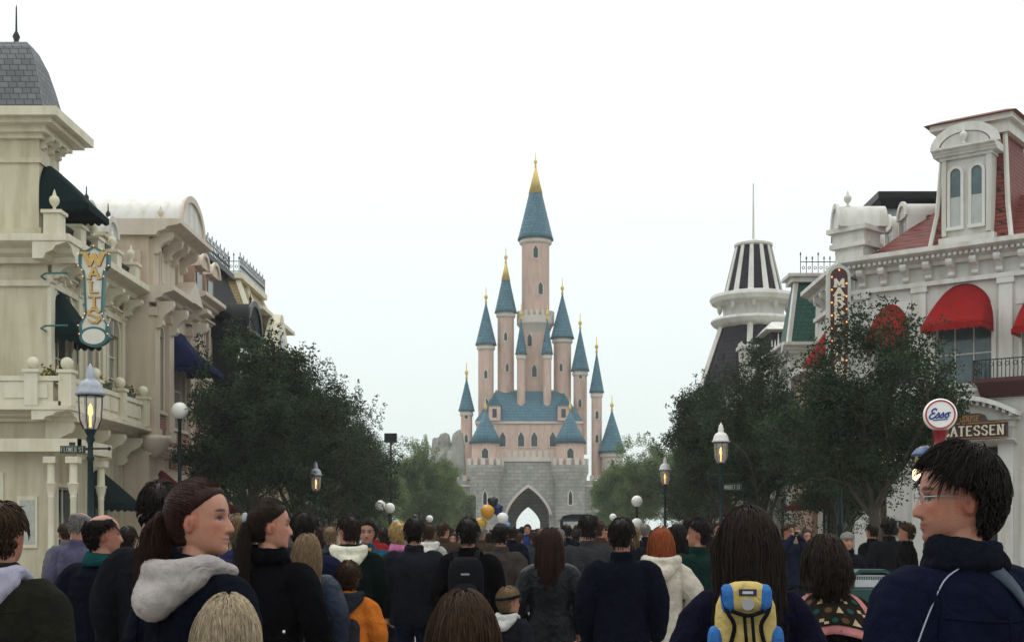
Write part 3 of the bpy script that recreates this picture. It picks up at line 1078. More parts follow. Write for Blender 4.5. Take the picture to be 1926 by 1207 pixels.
# ================================================================== LEFT: lower houses further along, mostly behind the trees
for k, (y0, y1, hh, wm, tm, lab) in enumerate((
        (61.0, 68.5, 8.2, greywall, white_trim, 'blue-grey painted house seen through the left trees past the tan mansard'),
        (68.5, 76.5, 7.6, rose, pink_trim, 'rose-brown house behind the far left street trees'),
        (76.5, 85.0, 7.8, cream, cream_trim, 'last cream house on the left before the castle forecourt'))):
    H = thing('street_house', lab, 'building', (-14, (y0 + y1) / 2, 0), 'low houses on the left behind the trees')
    ops = [(y0 + .6 + i * 1.8, y0 + 1.6 + i * 1.8, 4.5, 6.3) for i in range(4)] + [(y0 + .8 + i * 2.3, y0 + 2.4 + i * 2.3, .5, 3) for i in range(3)]
    wall(MB(), F, y0, y1 - .02, 0, hh, ops).box(G, -20, -11.5, -y1 + .05, -y0 - .05, hh - .4, hh - .1).build('wall', wm, H)
    MB().box(FrF(y0 + .02), -20, -11.5, -.2, 0, 0, hh).build('side_wall', wm, H)
    for a, b, c, d in ops:
        window(F, a, b, c, d, H, tm, glass_dark, mh=1)
    cornice(MB(), F, y0, y1 - .02, hh, .4, .5).build('cornice', tm, H)
    MB().taper(F, (y0 + .2, y1 - .2, -7, .1), (y0 + 1, y1 - 1, -6, -1.5), hh + .4, hh + 1.6).build('roof', slate_grey, H)
    awning(F, y0 + .7, y0 + 2.6, 3.4, 2.5, 1.0, H, canvas_dred if k != 1 else canvas_green, arch=False)
awning(FrL(-11.25), 38.6, 40.1, 3.5, 2.4, 1.1, L1, canvas_dred)
awning(FrL(-11.25), 43.0, 45.1, 3.4, 2.4, 1.1, L2, canvas_dred, arch=False)


# ================================================================== RIGHT: white corner shop on a chamfered corner
C0 = (10.5, 40.6)
Q = Fr(C0, math.atan2(-.612, .791))
F = FrR(10.5)
R0 = thing('corner_delicatessen', 'white corner shop at right with red arched awnings, bracketed cornice and red mansard pavilion', 'building', (14, 41, 0))
oc = [(.62, 1.66, 6.05, 7.6), (2.55, 4.25, 6.05, 7.9), (5.14, 6.18, 6.05, 7.6), (2.2, 4.6, .15, 4.15), (.7, 1.0, 1.0, 3.0), (5.2, 6.2, .3, 3.4)]
os_ = [(41.6, 42.6, 6.05, 7.6), (43.6, 44.6, 6.05, 7.6), (41.2, 44.9, .3, 3.0)]
m = wall(MB(), Q, 0, 6.8, 0, 9.75, oc)
wall(m, F, 40.75, 46.0, 0, 9.75, os_)
m.prism(FrF(0), [(10.8, -41.0), (15.6, -37.2), (20, -37.2), (20, -46), (10.8, -46)], 9.5, 9.74, 'ud')
m.prism(FrF(0), [(10.8, -41.0), (15.6, -37.2), (20, -37.2), (20, -46), (10.8, -46)], 5.2, 5.5, 'ud')
m.build('wall', white, R0)
for a, b, c, d in (oc[0], oc[2]):
    window(Q, a, b, c, d, R0, white_trim, glass_dark, arch=True, mh=1)
window(Q, *oc[1], R0, white_trim, glass_teal, arch=True, mv=2, mh=1, cas=.14)
window(Q, *oc[5], R0, white_trim, glass_dark)
for o in os_[:2]:
    window(F, *o, R0, white_trim, glass_dark, arch=True)
window(F, *os_[2], R0, pm('shopfront_paint', (.06, .025, .02), .5), glass_dark, mv=3, sill=False)
# dark entrance porch behind the wide doorway
MB().box(Q, 2.2, 4.6, -2.4, -2.3, .12, 4.3).box(Q, 2.1, 2.2, -2.4, -.26, .12, 4.3).box(Q, 4.6, 4.7, -2.4, -.26, .12, 4.3).box(Q, 2.1, 4.7, -2.4, -.26, 4.16, 4.3).build('porch', pm('porch_paint', (.05, .04, .035), .6), R0)
dr = MB().box(Q, 2.9, 3.9, -2.3, -2.22, .12, 2.6).build('door', pm('door_wood', (.10, .045, .025), .45, .3, 3, stretch=(1, 1, .2)), R0)
MB().box(Q, 3.05, 3.75, -2.22, -2.2, 1.1, 2.4).build('pane', glass_dark, dr)
for u in (.22, 2.08, 4.68, 6.58):
    MB().box(Q, u - .2, u + .2, 0, .1, 5.95, 9.15).box(Q, u - .25, u + .25, 0, .15, 8.95, 9.12).box(Q, u - .24, u + .24, 0, .14, 5.95, 6.15).build('pilaster', white_trim, R0)
    MB().box(Q, u - .22, u + .22, 0, .12, .12, 4.9).box(Q, u - .26, u + .26, 0, .17, .12, .6).box(Q, u - .27, u + .27, 0, .17, 4.7, 4.9).build('pier', white_trim, R0)
for a, b in ((.5, 1.8), (4.95, 6.35)):
    MB().box(Q, a, b, 0, .03, 8.3, 8.75).build('wall_panel', white_trim, R0)
# architrave, frieze brackets, cornice
MB().box(Q, -.1, 6.9, 0, .16, 9.12, 9.26).build('architrave', white_trim, R0)
MB().box(F, 40.72, 46, 0, .16, 9.122, 9.258).build('architrave', white_trim, R0)
u = .25
while u < 6.7:
    bracket(Q, u, 9.28, 9.82, .42, R0, white_trim, .2)
    u += .71
for u in (41.2, 42.1, 43.0, 43.9, 44.8):
    bracket(F, u, 9.28, 9.82, .42, R0, white_trim, .2)
cornice(MB(), Q, -.25, 7.05, 9.72, .5, .62).build('cornice', white_trim, R0)
cornice(MB(), F, 40.45, 46.0, 9.724, .494, .62).build('cornice', white_trim, R0)
m = MB()
for k in range(42):
    m.box(Q, -.1 + k * .168, -.01 + k * .168, .3, .46, 9.9, 9.99)
m.build('dentil_band', white_trim, R0)
# string cornice and shallow arched pediment over the shop sign
m = MB()
cornice(m, Q, -.15, 6.95, 5.55, .34, .42)
m.build('string_cornice', white_trim, R0)
m = MB()
n = 18
for i in range(n):
    t0, t1 = -1 + 2 * i / n, -1 + 2 * (i + 1) / n
    z = lambda t: 5.0 + .52 * (1 - t * t)
    m.prism(Q, [(3.4 + 1.75 * t0, z(t0)), (3.4 + 1.75 * t1, z(t1)), (3.4 + 1.75 * t1, z(t1) + .14), (3.4 + 1.75 * t0, z(t0) + .14)], .1, .75)
    m.prism(Q, [(3.4 + 1.72 * t0, z(t0) - .12), (3.4 + 1.72 * t0 + .09, z(t0) - .12), (3.4 + 1.72 * t0 + .09, z(t0) - .01), (3.4 + 1.72 * t0, z(t0) - .01)], .1, .62)
pd = m.build('sign_pediment', white_trim, R0)
m = MB().prism(Q, [(3.4 + 1.72 * (-1 + 2 * i / n), 5.0 + .5 * (1 - (-1 + 2 * i / n) ** 2)) for i in range(n + 1)] + [(5.12, 4.9), (1.68, 4.9)], .1, .3)
m.build('tympanum', white, pd)
cornice(MB(), Q, 1.9, 5.0, 4.2, .14, .5).build('door_cornice', white_trim, R0)
# shop sign: dark red board, pale slab letters; small gilt board above
sg_dark = pm('shop_sign_board', (.035, .012, .01), .4, .2, 4)
sg_pale = pm('shop_sign_letters', (.66, .60, .46), .45, .1, 10)
sg_gilt = pm('shop_sign_gilt', (.32, .15, .03), .4, .2, 10)
sg_brown = pm('shop_sign_small', (.05, .025, .015), .4, .2, 4)
S1 = thing('shop_sign', 'dark red name board with pale slab letters over the corner shop entrance', 'sign', (13.0, 38.3, 4.3))
MB().box(Q, 1.98, 4.86, .42, .58, 4.37, 4.82).build('board', sg_dark, S1)
MB().box(Q, 1.95, 4.89, .58, .61, 4.36, 4.385).box(Q, 1.95, 4.89, .58, .61, 4.80, 4.83).build('board_edge', sg_gilt, S1)
word(Q, 'DELICATESSEN', 2.1, 4.46, .165, .27, .063, .585, .24).build('lettering', sg_pale, S1)
MB().prism(Q, [(2.5, 4.83), (4.3, 4.83), (4.2, 5.05), (4.05, 5.11), (2.75, 5.11), (2.6, 5.05)], .44, .56).build('upper_board', sg_brown, S1)
words(Q, 'MARKET HOUSE', 2.68, 4.88, .09, .16, .033, .562, .24, .02, sg_gilt, S1, 'upper_lettering')
awning(Q, .55, 1.73, 8.72, 7.45, .85, R0, canvas_red)
awning(Q, 2.48, 4.32, 9.08, 7.72, 1.05, R0, canvas_red)
awning(Q, 5.07, 6.25, 8.72, 7.45, .85, R0, canvas_red)
awning(F, 41.5, 42.7, 8.72, 7.45, .8, R0, canvas_red)
awning(F, 43.5, 44.7, 8.72, 7.45, .8, R0, canvas_red)
awning(F, 41.0, 45.2, 3.35, 2.5, 1.3, R0, canvas_dred, arch=False)
# iron balcony on the right of the big window
bal = MB().box(Q, 3.9, 5.6, .0, .75, 5.98, 6.1).prism(Q, [(0, 5.98), (.72, 5.98), (.25, 5.6), (0, 5.55)], 4.0, 5.5, 'dz').build('balcony', pm('balcony_red', (.07, .012, .014), .5), R0)
m = MB()
for i in range(15):
    u = 3.95 + i * .115
    m.tube([Q(u, .72, 6.1), Q(u + .03, .78, 6.35), Q(u, .70, 6.62)], .012, 5)
    if i % 2 == 0:
        m.arch_ring(Q, u + .05, 6.5, .05, .07, .71, .73, 0, 2 * PI, 10)
m.tube([Q(3.92, .7, 6.64), Q(5.58, .7, 6.64)], .018, 5)
for k in range(5):
    m.tube([Q(3.92, .08 + .15 * k, 6.1), Q(3.92, .08 + .15 * k, 6.62)], .012, 5)
m.tube([Q(3.92, .02, 6.64), Q(3.92, .7, 6.64)], .018, 5)
m.build('balcony_railing', iron, bal)
# red hipped roof and mansard pavilion with twin-window dormer
MB().taper(Q, (.15, 6.65, -6, -.15), (1.9, 4.9, -4.5, -2.0), 10.2, 12.0).build('roof', tile_red, R0)
m = MB()
prof = [(2.25, 4.75, -2.9, -.28, 10.2), (2.42, 4.58, -2.7, -.48, 11.3), (2.52, 4.48, -2.6, -.6, 12.5), (2.58, 4.42, -2.5, -.68, 13.85)]
for a, b in zip(prof, prof[1:]):
    m.taper(Q, a[:4], b[:4], a[4], b[4])
pav = m.build('pavilion_roof', tile_red, R0)
for a0, a1 in (((2.25, -.28), (2.58, -.68)), ((4.75, -.28), (4.42, -.68)), ((2.25, -2.9), (2.58, -2.5))):
    MB().tube([Q(*a0, 10.2), Q(a0[0] * .45 + a1[0] * .55, a0[1] * .45 + a1[1] * .55, 11.4), Q(*a1, 13.85)], .08, 6).build('hip_band', white_trim, pav)
MB().box(Q, 2.4, 4.6, -2.7, -.5, 13.6, 13.95).box(Q, 2.25, 4.75, -2.85, -.32, 13.95, 14.12).build('pavilion_cornice', white_trim, pav)
MB().taper(Q, (2.1, 4.9, -3.0, -.18), (2.5, 4.5, -2.6, -.6), 14.12, 14.3).build('pavilion_top', tile_red, pav)
dm = MB().box(Q, 2.72, 4.2, -1.6, -.12, 10.2, 13.0)
dm.box(Q, 2.62, 4.3, -1.6, -.05, 10.35, 10.55).box(Q, 2.72, 2.86, -.12, -.05, 10.6, 12.9).box(Q, 4.06, 4.2, -.12, -.05, 10.6, 12.9).box(Q, 2.66, 4.26, -1.6, -.02, 12.9, 13.02)
dorm = dm.build('dormer', white, R0)
cornice(MB(), Q, 2.5, 4.42, 13.0, .22, .3, back=-1.7).build('dormer_cornice', white_trim, dorm)
barrel(Q, 3.46, 13.22, .92, -1.6, .02, dorm, pm('copper_roof', (.36, .17, .10), .5, .2, 3), 'dormer_pediment', .13, white_trim, rz=.58)
MB().half_disc(Q, 3.46, 13.22, .74, .0, .05, 16, .44).build('pediment_face', white, dorm)
urn(Q(3.46, .14, 13.26), dorm, white_trim, .85)
for a, b in ((2.98, 3.3), (3.62, 3.94)):
    w_ = MB().arch_ring(Q, (a + b) / 2, 12.45, .16, .25, -.12, -.04)
    w_.box(Q, a - .09, a, -.12, -.04, 10.85, 12.45).box(Q, b, b + .09, -.12, -.04, 10.85, 12.45).box(Q, a - .1, b + .1, -.12, 0, 10.75, 10.85)
    wo = w_.build('dormer_window', white_trim, dorm)
    MB().box(Q, a, b, -.13, -.10, 10.85, 12.45).half_disc(Q, (a + b) / 2, 12.45, .16, -.13, -.1).build('pane', glass_teal, wo)
    MB().box(Q, a, b, -.10, -.085, 10.86, 11.75).build('blind', pm('window_blind', (.42, .44, .42), .6), wo)
# round-topped dormers on the street slope
FX = FrR(12.3)
MB().taper(F, (40.9, 46, -3.2, -.1), (41.4, 45.6, -3.0, -1.9), 10.22, 11.3).build('street_slope', tile_red, R0)
for cu in (41.35, 43.0, 44.7):
    d = MB().box(FX, cu - .42, cu + .42, -1.4, 0, 10.6, 11.75).box(FX, cu - .5, cu - .42, -.5, .1, 10.6, 11.75).box(FX, cu + .42, cu + .5, -.5, .1, 10.6, 11.75).build('street_dormer', white_trim, R0)
    barrel(FX, cu, 11.75, .46, -1.4, .1, d, white_trim, rim=.07)
    MB().box(FX, cu - .25, cu + .25, 0, .03, 10.8, 11.6).build('pane', glass_dark, d)
# corner parapet piece with scroll sides and urn
cp = MB().prism(FrF(0), [(10.05, -41.5), (10.75, -40.75), (11.35, -41.3), (10.6, -42.0)], 10.2, 10.75, 'ud')
cp.prism(FrF(0), [(9.85, -41.5), (10.75, -40.55), (11.55, -41.3), (10.6, -42.2)], 10.75, 10.9, 'ud')
cp.prism(FrF(0), [(9.75, -41.5), (10.75, -40.45), (11.65, -41.3), (10.6, -42.3)], 11.25, 11.4, 'ud')
cp.prism(FrF(0), [(9.95, -41.5), (10.75, -40.65), (11.45, -41.3), (10.6, -42.1)], 10.9, 11.25, 'ud')
cpo = cp.build('corner_parapet', white_trim, R0)
barrel(FrR(10.9), 41.4, 11.4, .5, -.7, .85, cpo, white_trim, 'parapet_crown', .08, rz=.75)
urn((10.4, 41.3, 12.1), cpo, white_trim, .9)

# dark-eaved brown block behind the corner shop
Rb = thing('dark_eaved_block', 'brown upper storey with wide black eaves behind the white corner shop', 'building', (15, 46.5, 0))
MB().box(G, 12.75, 20, -50, -46.2, 0, 12.5).box(G, 12.75, 20, -50, -44.6, 11.0, 12.55).build('wall', brownwall, Rb)
MB().box(G, 12.5, 20.3, -50.2, -44.3, 12.5, 12.8).build('fascia', greywall, Rb)
MB().taper(G, (12.3, 20.5, -50.4, -44.1), (12.15, 20.7, -50.6, -43.9), 12.8, 13.05).box(G, 12.1, 20.8, -50.7, -43.85, 13.05, 13.3).build('eaves', darkpaint, Rb)
for k in range(7):
    MB().box(G, 12.35, 12.75, -45.0 - .8 * k - .12, -45.0 - .8 * k, 12.2, 12.5).build('eave_bracket', darkpaint, Rb)

# vertical shop sign with bulbs
SV = FrF(39.9)
S2 = thing('blade_sign', 'tall narrow dark red vertical sign with cream letters and bulbs at the right corner', 'sign', (9.8, 39.9, 6.9))
u0, u1 = px(1562, 39.9), px(1594, 39.9)
cu = (u0 + u1) / 2
zt = pz(520, 39.9)
MB().box(SV, u0 - .1, u1 + .1, -.2, 0, 6.6, zt).half_disc(SV, cu, zt, (u1 - u0) / 2 + .1, -.2, 0).build('case', pm('sign_case_grey', (.45, .46, .42), .5), S2)
MB().box(SV, u0, u1, 0, .02, 6.68, zt).half_disc(SV, cu, zt, (u1 - u0) / 2, 0, .02).build('face', pm('sign_face_dark_red', (.055, .008, .012), .4), S2)
word(SV, 'MARKET', cu - .13, zt - .32, .26, .22, .055, .022, .26, .02, vertical=True).build('lettering', sg_pale, S2)
word(SV, 'HOUSE', cu - .13, zt - 2.15, .26, .22, .055, .022, .26, .02, vertical=True).build('lettering', sg_pale, S2)
for i in range(9):
    for s_ in (-1, 1):
        MB().ball(SV(cu + s_ * (u1 - u0) * .43, .03, zt - .02 - i * .4 - (.2 if s_ > 0 else 0)), .028, 8, 6).build('bulb', bulb_on, S2)
MB().ball(SV(cu, .03, zt + .2), .028, 8, 6).build('bulb', bulb_on, S2)
for z in (7.2, 9.6):
    MB().tube([SV(u1 + .05, -.1, z), SV(10.7, -1.0, z)], .03, 6).build('arm', iron, S2)

# ================================================================== RIGHT: green-roofed house
R2 = thing('green_roof_house', 'white house with green shingled mansard, white hip bands and iron cresting behind the right tree', 'building', (13, 50, 0))
Fa = FrF(49.0)
ops = [(10.9, 11.8, 6.0, 7.9), (12.4, 13.3, 6.0, 7.9)]
m = wall(MB(), Fa, 10.15, 16, 0, 8.5, ops)
F2 = FrR(10.15)
os2 = [(u, u + .9, z, z + 1.7) for u in (49.8, 51.4, 53.0) for z in (4.6, 6.6)] + [(49.6, 51.6, .3, 3), (52, 54, .3, 3)]
wall(m, F2, 49.25, 54.5, 0, 8.5, os2)
m.box(G, 10.4, 16, -54.4, -49.25, 8.2, 8.45)
m.build('wall', white, R2)
for o in ops:
    window(Fa, *o, R2, white_trim, glass_curtain)
for o in os2:
    window(F2, *o, R2, white_trim, glass_dark)
cornice(MB(), Fa, 9.8, 16, 8.45, .4, .4).build('cornice', white_trim, R2)
cornice(MB(), F2, 49.05, 54.5, 8.454, .394, .4).build('cornice', white_trim, R2)
b_, t_ = (10.05, 15.5, -50.8, -48.9), (10.5, 14.8, -50.5, -49.7)
rf = MB().taper(G, b_, t_, 8.85, 11.35).build('roof', shingle_green, R2)
for (xa, ya, xb, yb) in ((10.05, 48.9, 10.5, 49.7), (15.5, 48.9, 14.8, 49.7), (11.15, 48.88, 11.4, 49.68), (12.55, 48.88, 12.7, 49.68)):
    MB().tube([(xa, ya, 8.85), (xb, yb, 11.35)], .11, 4).build('hip_band', white_trim, rf)
MB().box(G, 10.3, 15.1, -50.7, -49.5, 11.3, 11.5).box(G, 10.15, 15.2, -50.85, -49.4, 11.5, 11.62).build('roof_rim', white_trim, rf)
cresting(FrF(49.8), 10.7, 14.6, 0, 11.62, .8, rf, iron)
# infill between the corner shop and the green-roofed house
MB().box(FrR(10.3), 46.02, 48.95, -.3, 0, 0, 7.6).build('side_wall', pm('salmon_plaster', (.46, .30, .22), .65, .08), R2)
MB().box(FrR(10.3), 46.02, 48.95, 0, .3, 7.4, 7.65).build('side_cornice', white_trim, R2)

# ================================================================== RIGHT: striped round tower
TY = 73.0
TX = px(1417, TY)
k = TY / FPX
R3 = thing('striped_tower_house', 'round tower with black and white striped conical roof and tall flagpole on the right', 'building', (TX, TY, 0))


def Zt(y):
    return pz(y, TY)


MB().lathe((TX, TY, 0), [(62 * k, 0), (62 * k, Zt(690)), (70 * k, Zt(685))], 24).build('tower_wall', white, R3)
m = MB().lathe((TX, TY, 0), [(104 * k, Zt(730)), (90 * k, Zt(690)), (63 * k, Zt(615))], 12)
m.build('skirt_roof', slate_purple, R3)
for i in range(0, 12, 2):
    a = 2 * PI * (i + .5) / 12
    MB().tube([(TX + r_ * k * math.cos(a), TY + r_ * k * math.sin(a), Zt(y_)) for r_, y_ in ((105, 730), (91, 690), (64, 615))], .16, 4).build('skirt_band', white_trim, R3)
MB().lathe((TX, TY, 0), [(60 * k, Zt(622)), (76 * k, Zt(612)), (80 * k, Zt(606)), (78 * k, Zt(602)), (62 * k, Zt(598))], 32).build('lower_eave', white_trim, R3, autosmooth=35)
MB().lathe((TX, TY, 0), [(58 * k, Zt(602)), (56 * k, Zt(590)), (58 * k, Zt(580)), (64 * k, Zt(574))], 32).build('drum', white, R3, autosmooth=35)
MB().lathe((TX, TY, 0), [(62 * k, Zt(578)), (78 * k, Zt(572)), (82 * k, Zt(564)), (80 * k, Zt(558)), (56 * k, Zt(552))], 32).build('upper_eave', white_trim, R3, autosmooth=35)
for i in range(10):
    a = 2 * PI * (i + .25) / 10
    MB().lathe((TX + 66 * k * math.cos(a), TY + 66 * k * math.sin(a), Zt(588)), [(.02, 0), (.12, .15), (.16, .4), (.2, .45)], 8).build('eave_bracket', white_trim, R3, smooth=True)
rf = MB().lathe((TX, TY, 0), [(55 * k, Zt(556)), (50 * k, Zt(535)), (33 * k, Zt(466))], 12).build('cone_roof', slate_purple, R3)
for i in range(12):
    a0 = 2 * PI * (i + .5) / 12
    m = MB()
    vv = []
    for r_, y_ in ((55.5, 556), (50.5, 535), (33.5, 465)):
        for da in (-.10, .10):
            for ro in (-1.2, .8):
                vv.append((TX + (r_ + ro) * k * math.cos(a0 + da), TY + (r_ + ro) * k * math.sin(a0 + da), Zt(y_)))
    ff = []
    for j in range(2):
        b = j * 4
        ff += [(b, b + 1, b + 5, b + 4), (b + 2, b + 6, b + 7, b + 3), (b + 1, b + 3, b + 7, b + 5), (b, b + 4, b + 6, b + 2)]
    ff += [(0, 2, 3, 1), (8, 9, 11, 10)]
    m.add(vv, ff).build('stripe', white_trim, rf)
MB().lathe((TX, TY, 0), [(30 * k, Zt(468)), (36 * k, Zt(464)), (36 * k, Zt(460)), (14 * k, Zt(456)), (10 * k, Zt(452)), (.03, Zt(450))], 24).build('cap', white_trim, rf, autosmooth=35)
MB().tube([(TX, TY, Zt(452)), (TX, TY, Zt(345))], [.07, .035], 8).build('flagpole', white_trim, R3)
# white wedge dormer, small hood roof and a pinnacle against the skirt
dd = MB().prism(FrF(TY - 3.4), [(px(1396, 69.5), pz(640, 69.5)), (px(1424, 69.5), pz(688, 69.5)), (px(1424, 69.5), pz(700, 69.5)), (px(1396, 69.5), pz(735, 69.5))], -2.5, 0).build('dormer', white, R3)
MB().box(FrF(TY - 3.4), px(1392, 69.5), px(1428, 69.5), -2.5, .2, pz(655, 69.5), pz(648, 69.5)).build('dormer_cornice', white_trim, dd)
MB().taper(G, (px(1425, 70), px(1500, 70), -72, -67.5), (px(1440, 70), px(1500, 70), -72, -68.3), pz(632, 70), pz(615, 70)).build('hood_roof', white_trim, R3)
MB().box(G, px(1440, 70), px(1500, 70), -72, -68.5, 0, pz(632, 70)).build('annexe_wall', slate_purple, R3)
Rc = thing('pinnacled_house', 'pale house with yellow brick chimneys and white pinnacle beside the striped tower', 'building', (11.5, 60, 0))
F3 = FrR(10.4)
ops = [(u, u + .9, z, z + 1.7) for u in (55.2, 57.0, 58.8, 60.6) for z in (3.9,)] + [(55, 58, .3, 2.9), (59, 62, .3, 2.9)]
wall(MB(), F3, 54.55, 64, 0, 7.3, ops).box(FrF(54.6), 10.4, 16, -.2, 0, 0, 7.3).box(G, 10.7, 16, -63.9, -54.9, 7.0, 7.25).build('wall', cream, Rc)
for o in ops:
    window(F3, *o, Rc, cream_trim, glass_dark)
cornice(MB(), F3, 54.55, 64, 7.2, .4, .5).build('cornice', cream_trim, Rc)
for xa, xb, yt, Yc in ((1440, 1457, 692, 58.0), (1461, 1486, 680, 56.5)):
    c = MB().box(FrF(Yc), px(xa, Yc), px(xb, Yc), -.7, 0, 7.3, pz(yt + 5, Yc)).build('chimney', brick_yellow, Rc)
    MB().box(FrF(Yc), px(xa - 2, Yc), px(xb + 2, Yc), -.75, .05, pz(yt + 5, Yc), pz(yt, Yc)).build('chimney_cap', cream_trim, c)
pn = MB()
for i in range(4):
    xx = px(1452 + i * 6, 60)
    pn.lathe((xx, 60, pz(690, 60)), [(.09, 0), (.07, .3), (.11, .34), (.05, .5), (.07, .8), (.02, 1.2 + .25 * (i == 2)), (.002, 1.3 + .35 * (i == 2))], 6)
pn.box(FrF(60.1), px(1448, 60), px(1474, 60), -.2, .2, 7.3, pz(690, 60))
pn.build('pinnacle', white_trim, Rc)
for kk, (y0, y1, hh, wm, tm, lab) in enumerate((
        (64.0, 69, 7.0, pink, pink_trim, 'pink house under the striped tower behind the right trees'),
        (76.5, 85, 7.4, yellowwall, cream_trim, 'last pale yellow house on the right before the castle forecourt'))):
    H = thing('street_house', lab, 'building', (13, (y0 + y1) / 2, 0), 'low houses on the right behind the trees')
    ops = [(y0 + .6 + i * 1.8, y0 + 1.6 + i * 1.8, 4.2, 5.9) for i in range(2 + 2 * kk)] + [(y0 + .8 + i * 2.3, y0 + 2.4 + i * 2.3, .5, 3) for i in range(2)]
    wall(MB(), F3, y0, y1 - .02, 0, hh, ops).box(FrF(y0 + .02), 10.65, 18, -.2, 0, 0, hh).build('wall', wm, H)
    for o in ops:
        window(F3, *o, H, tm, glass_dark)
    cornice(MB(), F3, y0, y1 - .02, hh, .4, .5).build('cornice', tm, H)
    MB().taper(F3, (y0 + .2, y1 - .2, -7, .1), (y0 + 1, y1 - 1, -6, -1.5), hh + .4, hh + 1.4).build('roof', slate_grey, H)
    awning(F3, y0 + .7, y0 + 2.6, 3.3, 2.5, 1.0, H, canvas_dred, arch=False)

# ================================================================== a plain fairy-tale castle at the end of the street
cpink = pm('castle_pink_plaster', (0.62, 0.45, 0.385), 0.75, 0.08, .6, stain=0.15)
cpale = pm('castle_pale_stone', (0.58, 0.53, 0.47), 0.75, 0.1, 1)
cstone = brickmat('castle_grey_stone', (0.30, 0.30, 0.28), (0.40, 0.39, 0.36), (0.22, 0.22, 0.20), 0.9, 0.42, 0.03, 0.85)
cblue = brickmat('castle_blue_slate', (0.05, 0.14, 0.19), (0.07, 0.17, 0.22), (0.03, 0.08, 0.11), 0.45, 0.38, 0.03, 0.5)
cgold = pm('castle_gilding', (0.62, 0.45, 0.14), 0.35, 0.1, 3, metal=0.5)
CY = 150.0
CA = thing('castle', 'pink fairy-tale castle with blue conical roofs and grey stone gatehouse closing the street', 'castle', (0.6, CY, 0))
kc = CY / FPX


def Xc(x):
    return px(x, CY)


def Zc(y):
    return pz(y, CY)


def merlons(name, cx_, cy_, r, z, n, h, parent, m):
    for i in range(n):
        a0, a1 = 2 * PI * i / n, 2 * PI * (i + .55) / n
        v = [(cx_ + rr * math.cos(a), cy_ + rr * math.sin(a), zz) for zz in (z, z + h) for a in (a0, a1) for rr in (r - .28, r)]
        MB().add(v, [(0, 1, 3, 2), (4, 6, 7, 5), (0, 4, 5, 1), (2, 3, 7, 6), (0, 2, 6, 4), (1, 5, 7, 3)]).build(name, m, parent)


def slit(cx_, cy_, r, z, a, parent, h=1.0, wd=.35):
    """narrow pointed window set in a round tower, with a pale surround"""
    Fq = Fr((cx_ + r * math.cos(a), cy_ + r * math.sin(a)), a + PI / 2)
    pts = lambda g: [(-wd / 2 - g, z - g), (wd / 2 + g, z - g), (wd / 2 + g, z + h * .7), (0, z + h + g * 1.4), (-wd / 2 - g, z + h * .7)]
    wo = MB().prism(Fq, pts(.12), -.2, .05).build('window', cpale, parent)
    MB().prism(Fq, pts(0), .045, .07).build('pane', glass_dark, wo)


def ctower(x, dy, rp, yb, yt, ycone, flare=1.22, ring=True, wins=(), mat=None, roofm=None, gallery=None):
    """round tower: x axis px, radius px, base/top/cone-tip rows"""
    X, Y, r = Xc(x), CY + dy, rp * kc
    zb, zt_, zc_ = Zc(yb), Zc(yt), Zc(ycone)
    tw = MB().lathe((X, Y, 0), [(r, zb), (r, zt_ - .5), (r * 1.1, zt_ - .15), (r * 1.1, zt_)], 28).build('tower', mat or cpink, CA, autosmooth=35)
    MB().lathe((X, Y, 0), [(r * 1.02, zt_ - .65), (r * 1.16, zt_ - .5), (r * 1.2, zt_ - .3), (r * 1.13, zt_ - .1)], 28).build('ring_moulding', cpale, tw, smooth=True)
    hz = zc_ - zt_
    rf_ = MB().lathe((X, Y, 0), [(r * flare * 1.08, zt_), (r * flare, zt_ + .06 * hz), (r * flare * .74, zt_ + .3 * hz), (r * flare * .40, zt_ + .62 * hz), (r * flare * .15, zt_ + .86 * hz), (.03, zc_)], 28).build('cone_roof', roofm or cblue, tw, smooth=True)
    MB().lathe((X, Y, zc_ - .3), [(.1, 0), (.16, .2), (.08, .45), (.22, .75), (.22, .9), (.06, 1.1), (.04, 1.9), (.003, 2.1)], 10).build('finial', cgold, tw, smooth=True)
    if ycone < 500:
        MB().lathe((X, Y, 0), [(r * flare * .40 + .05, zt_ + .625 * hz), (r * flare * .15 + .05, zt_ + .86 * hz), (.07, zc_ + .02)], 28).build('gilded_tip', cgold, tw, smooth=True)
    for a, yy in wins:
        slit(X, Y, r * 1.0, Zc(yy), R(a), tw, h=1.5 if rp > 20 else 1.0, wd=.55 if rp > 20 else .35)
    if gallery:
        z0 = Zc(gallery)
        MB().lathe((X, Y, 0), [(r * .98, z0 - 1.6), (r * 1.18, z0 - .7), (r * 1.36, z0 - .35), (r * 1.36, z0 + .55), (r * 1.02, z0 + .56)], 32).build('gallery', cpale, tw, autosmooth=35)
        merlons('merlon', X, Y, r * 1.36, z0 + .55, 20, .65, tw, cpale)
    return tw


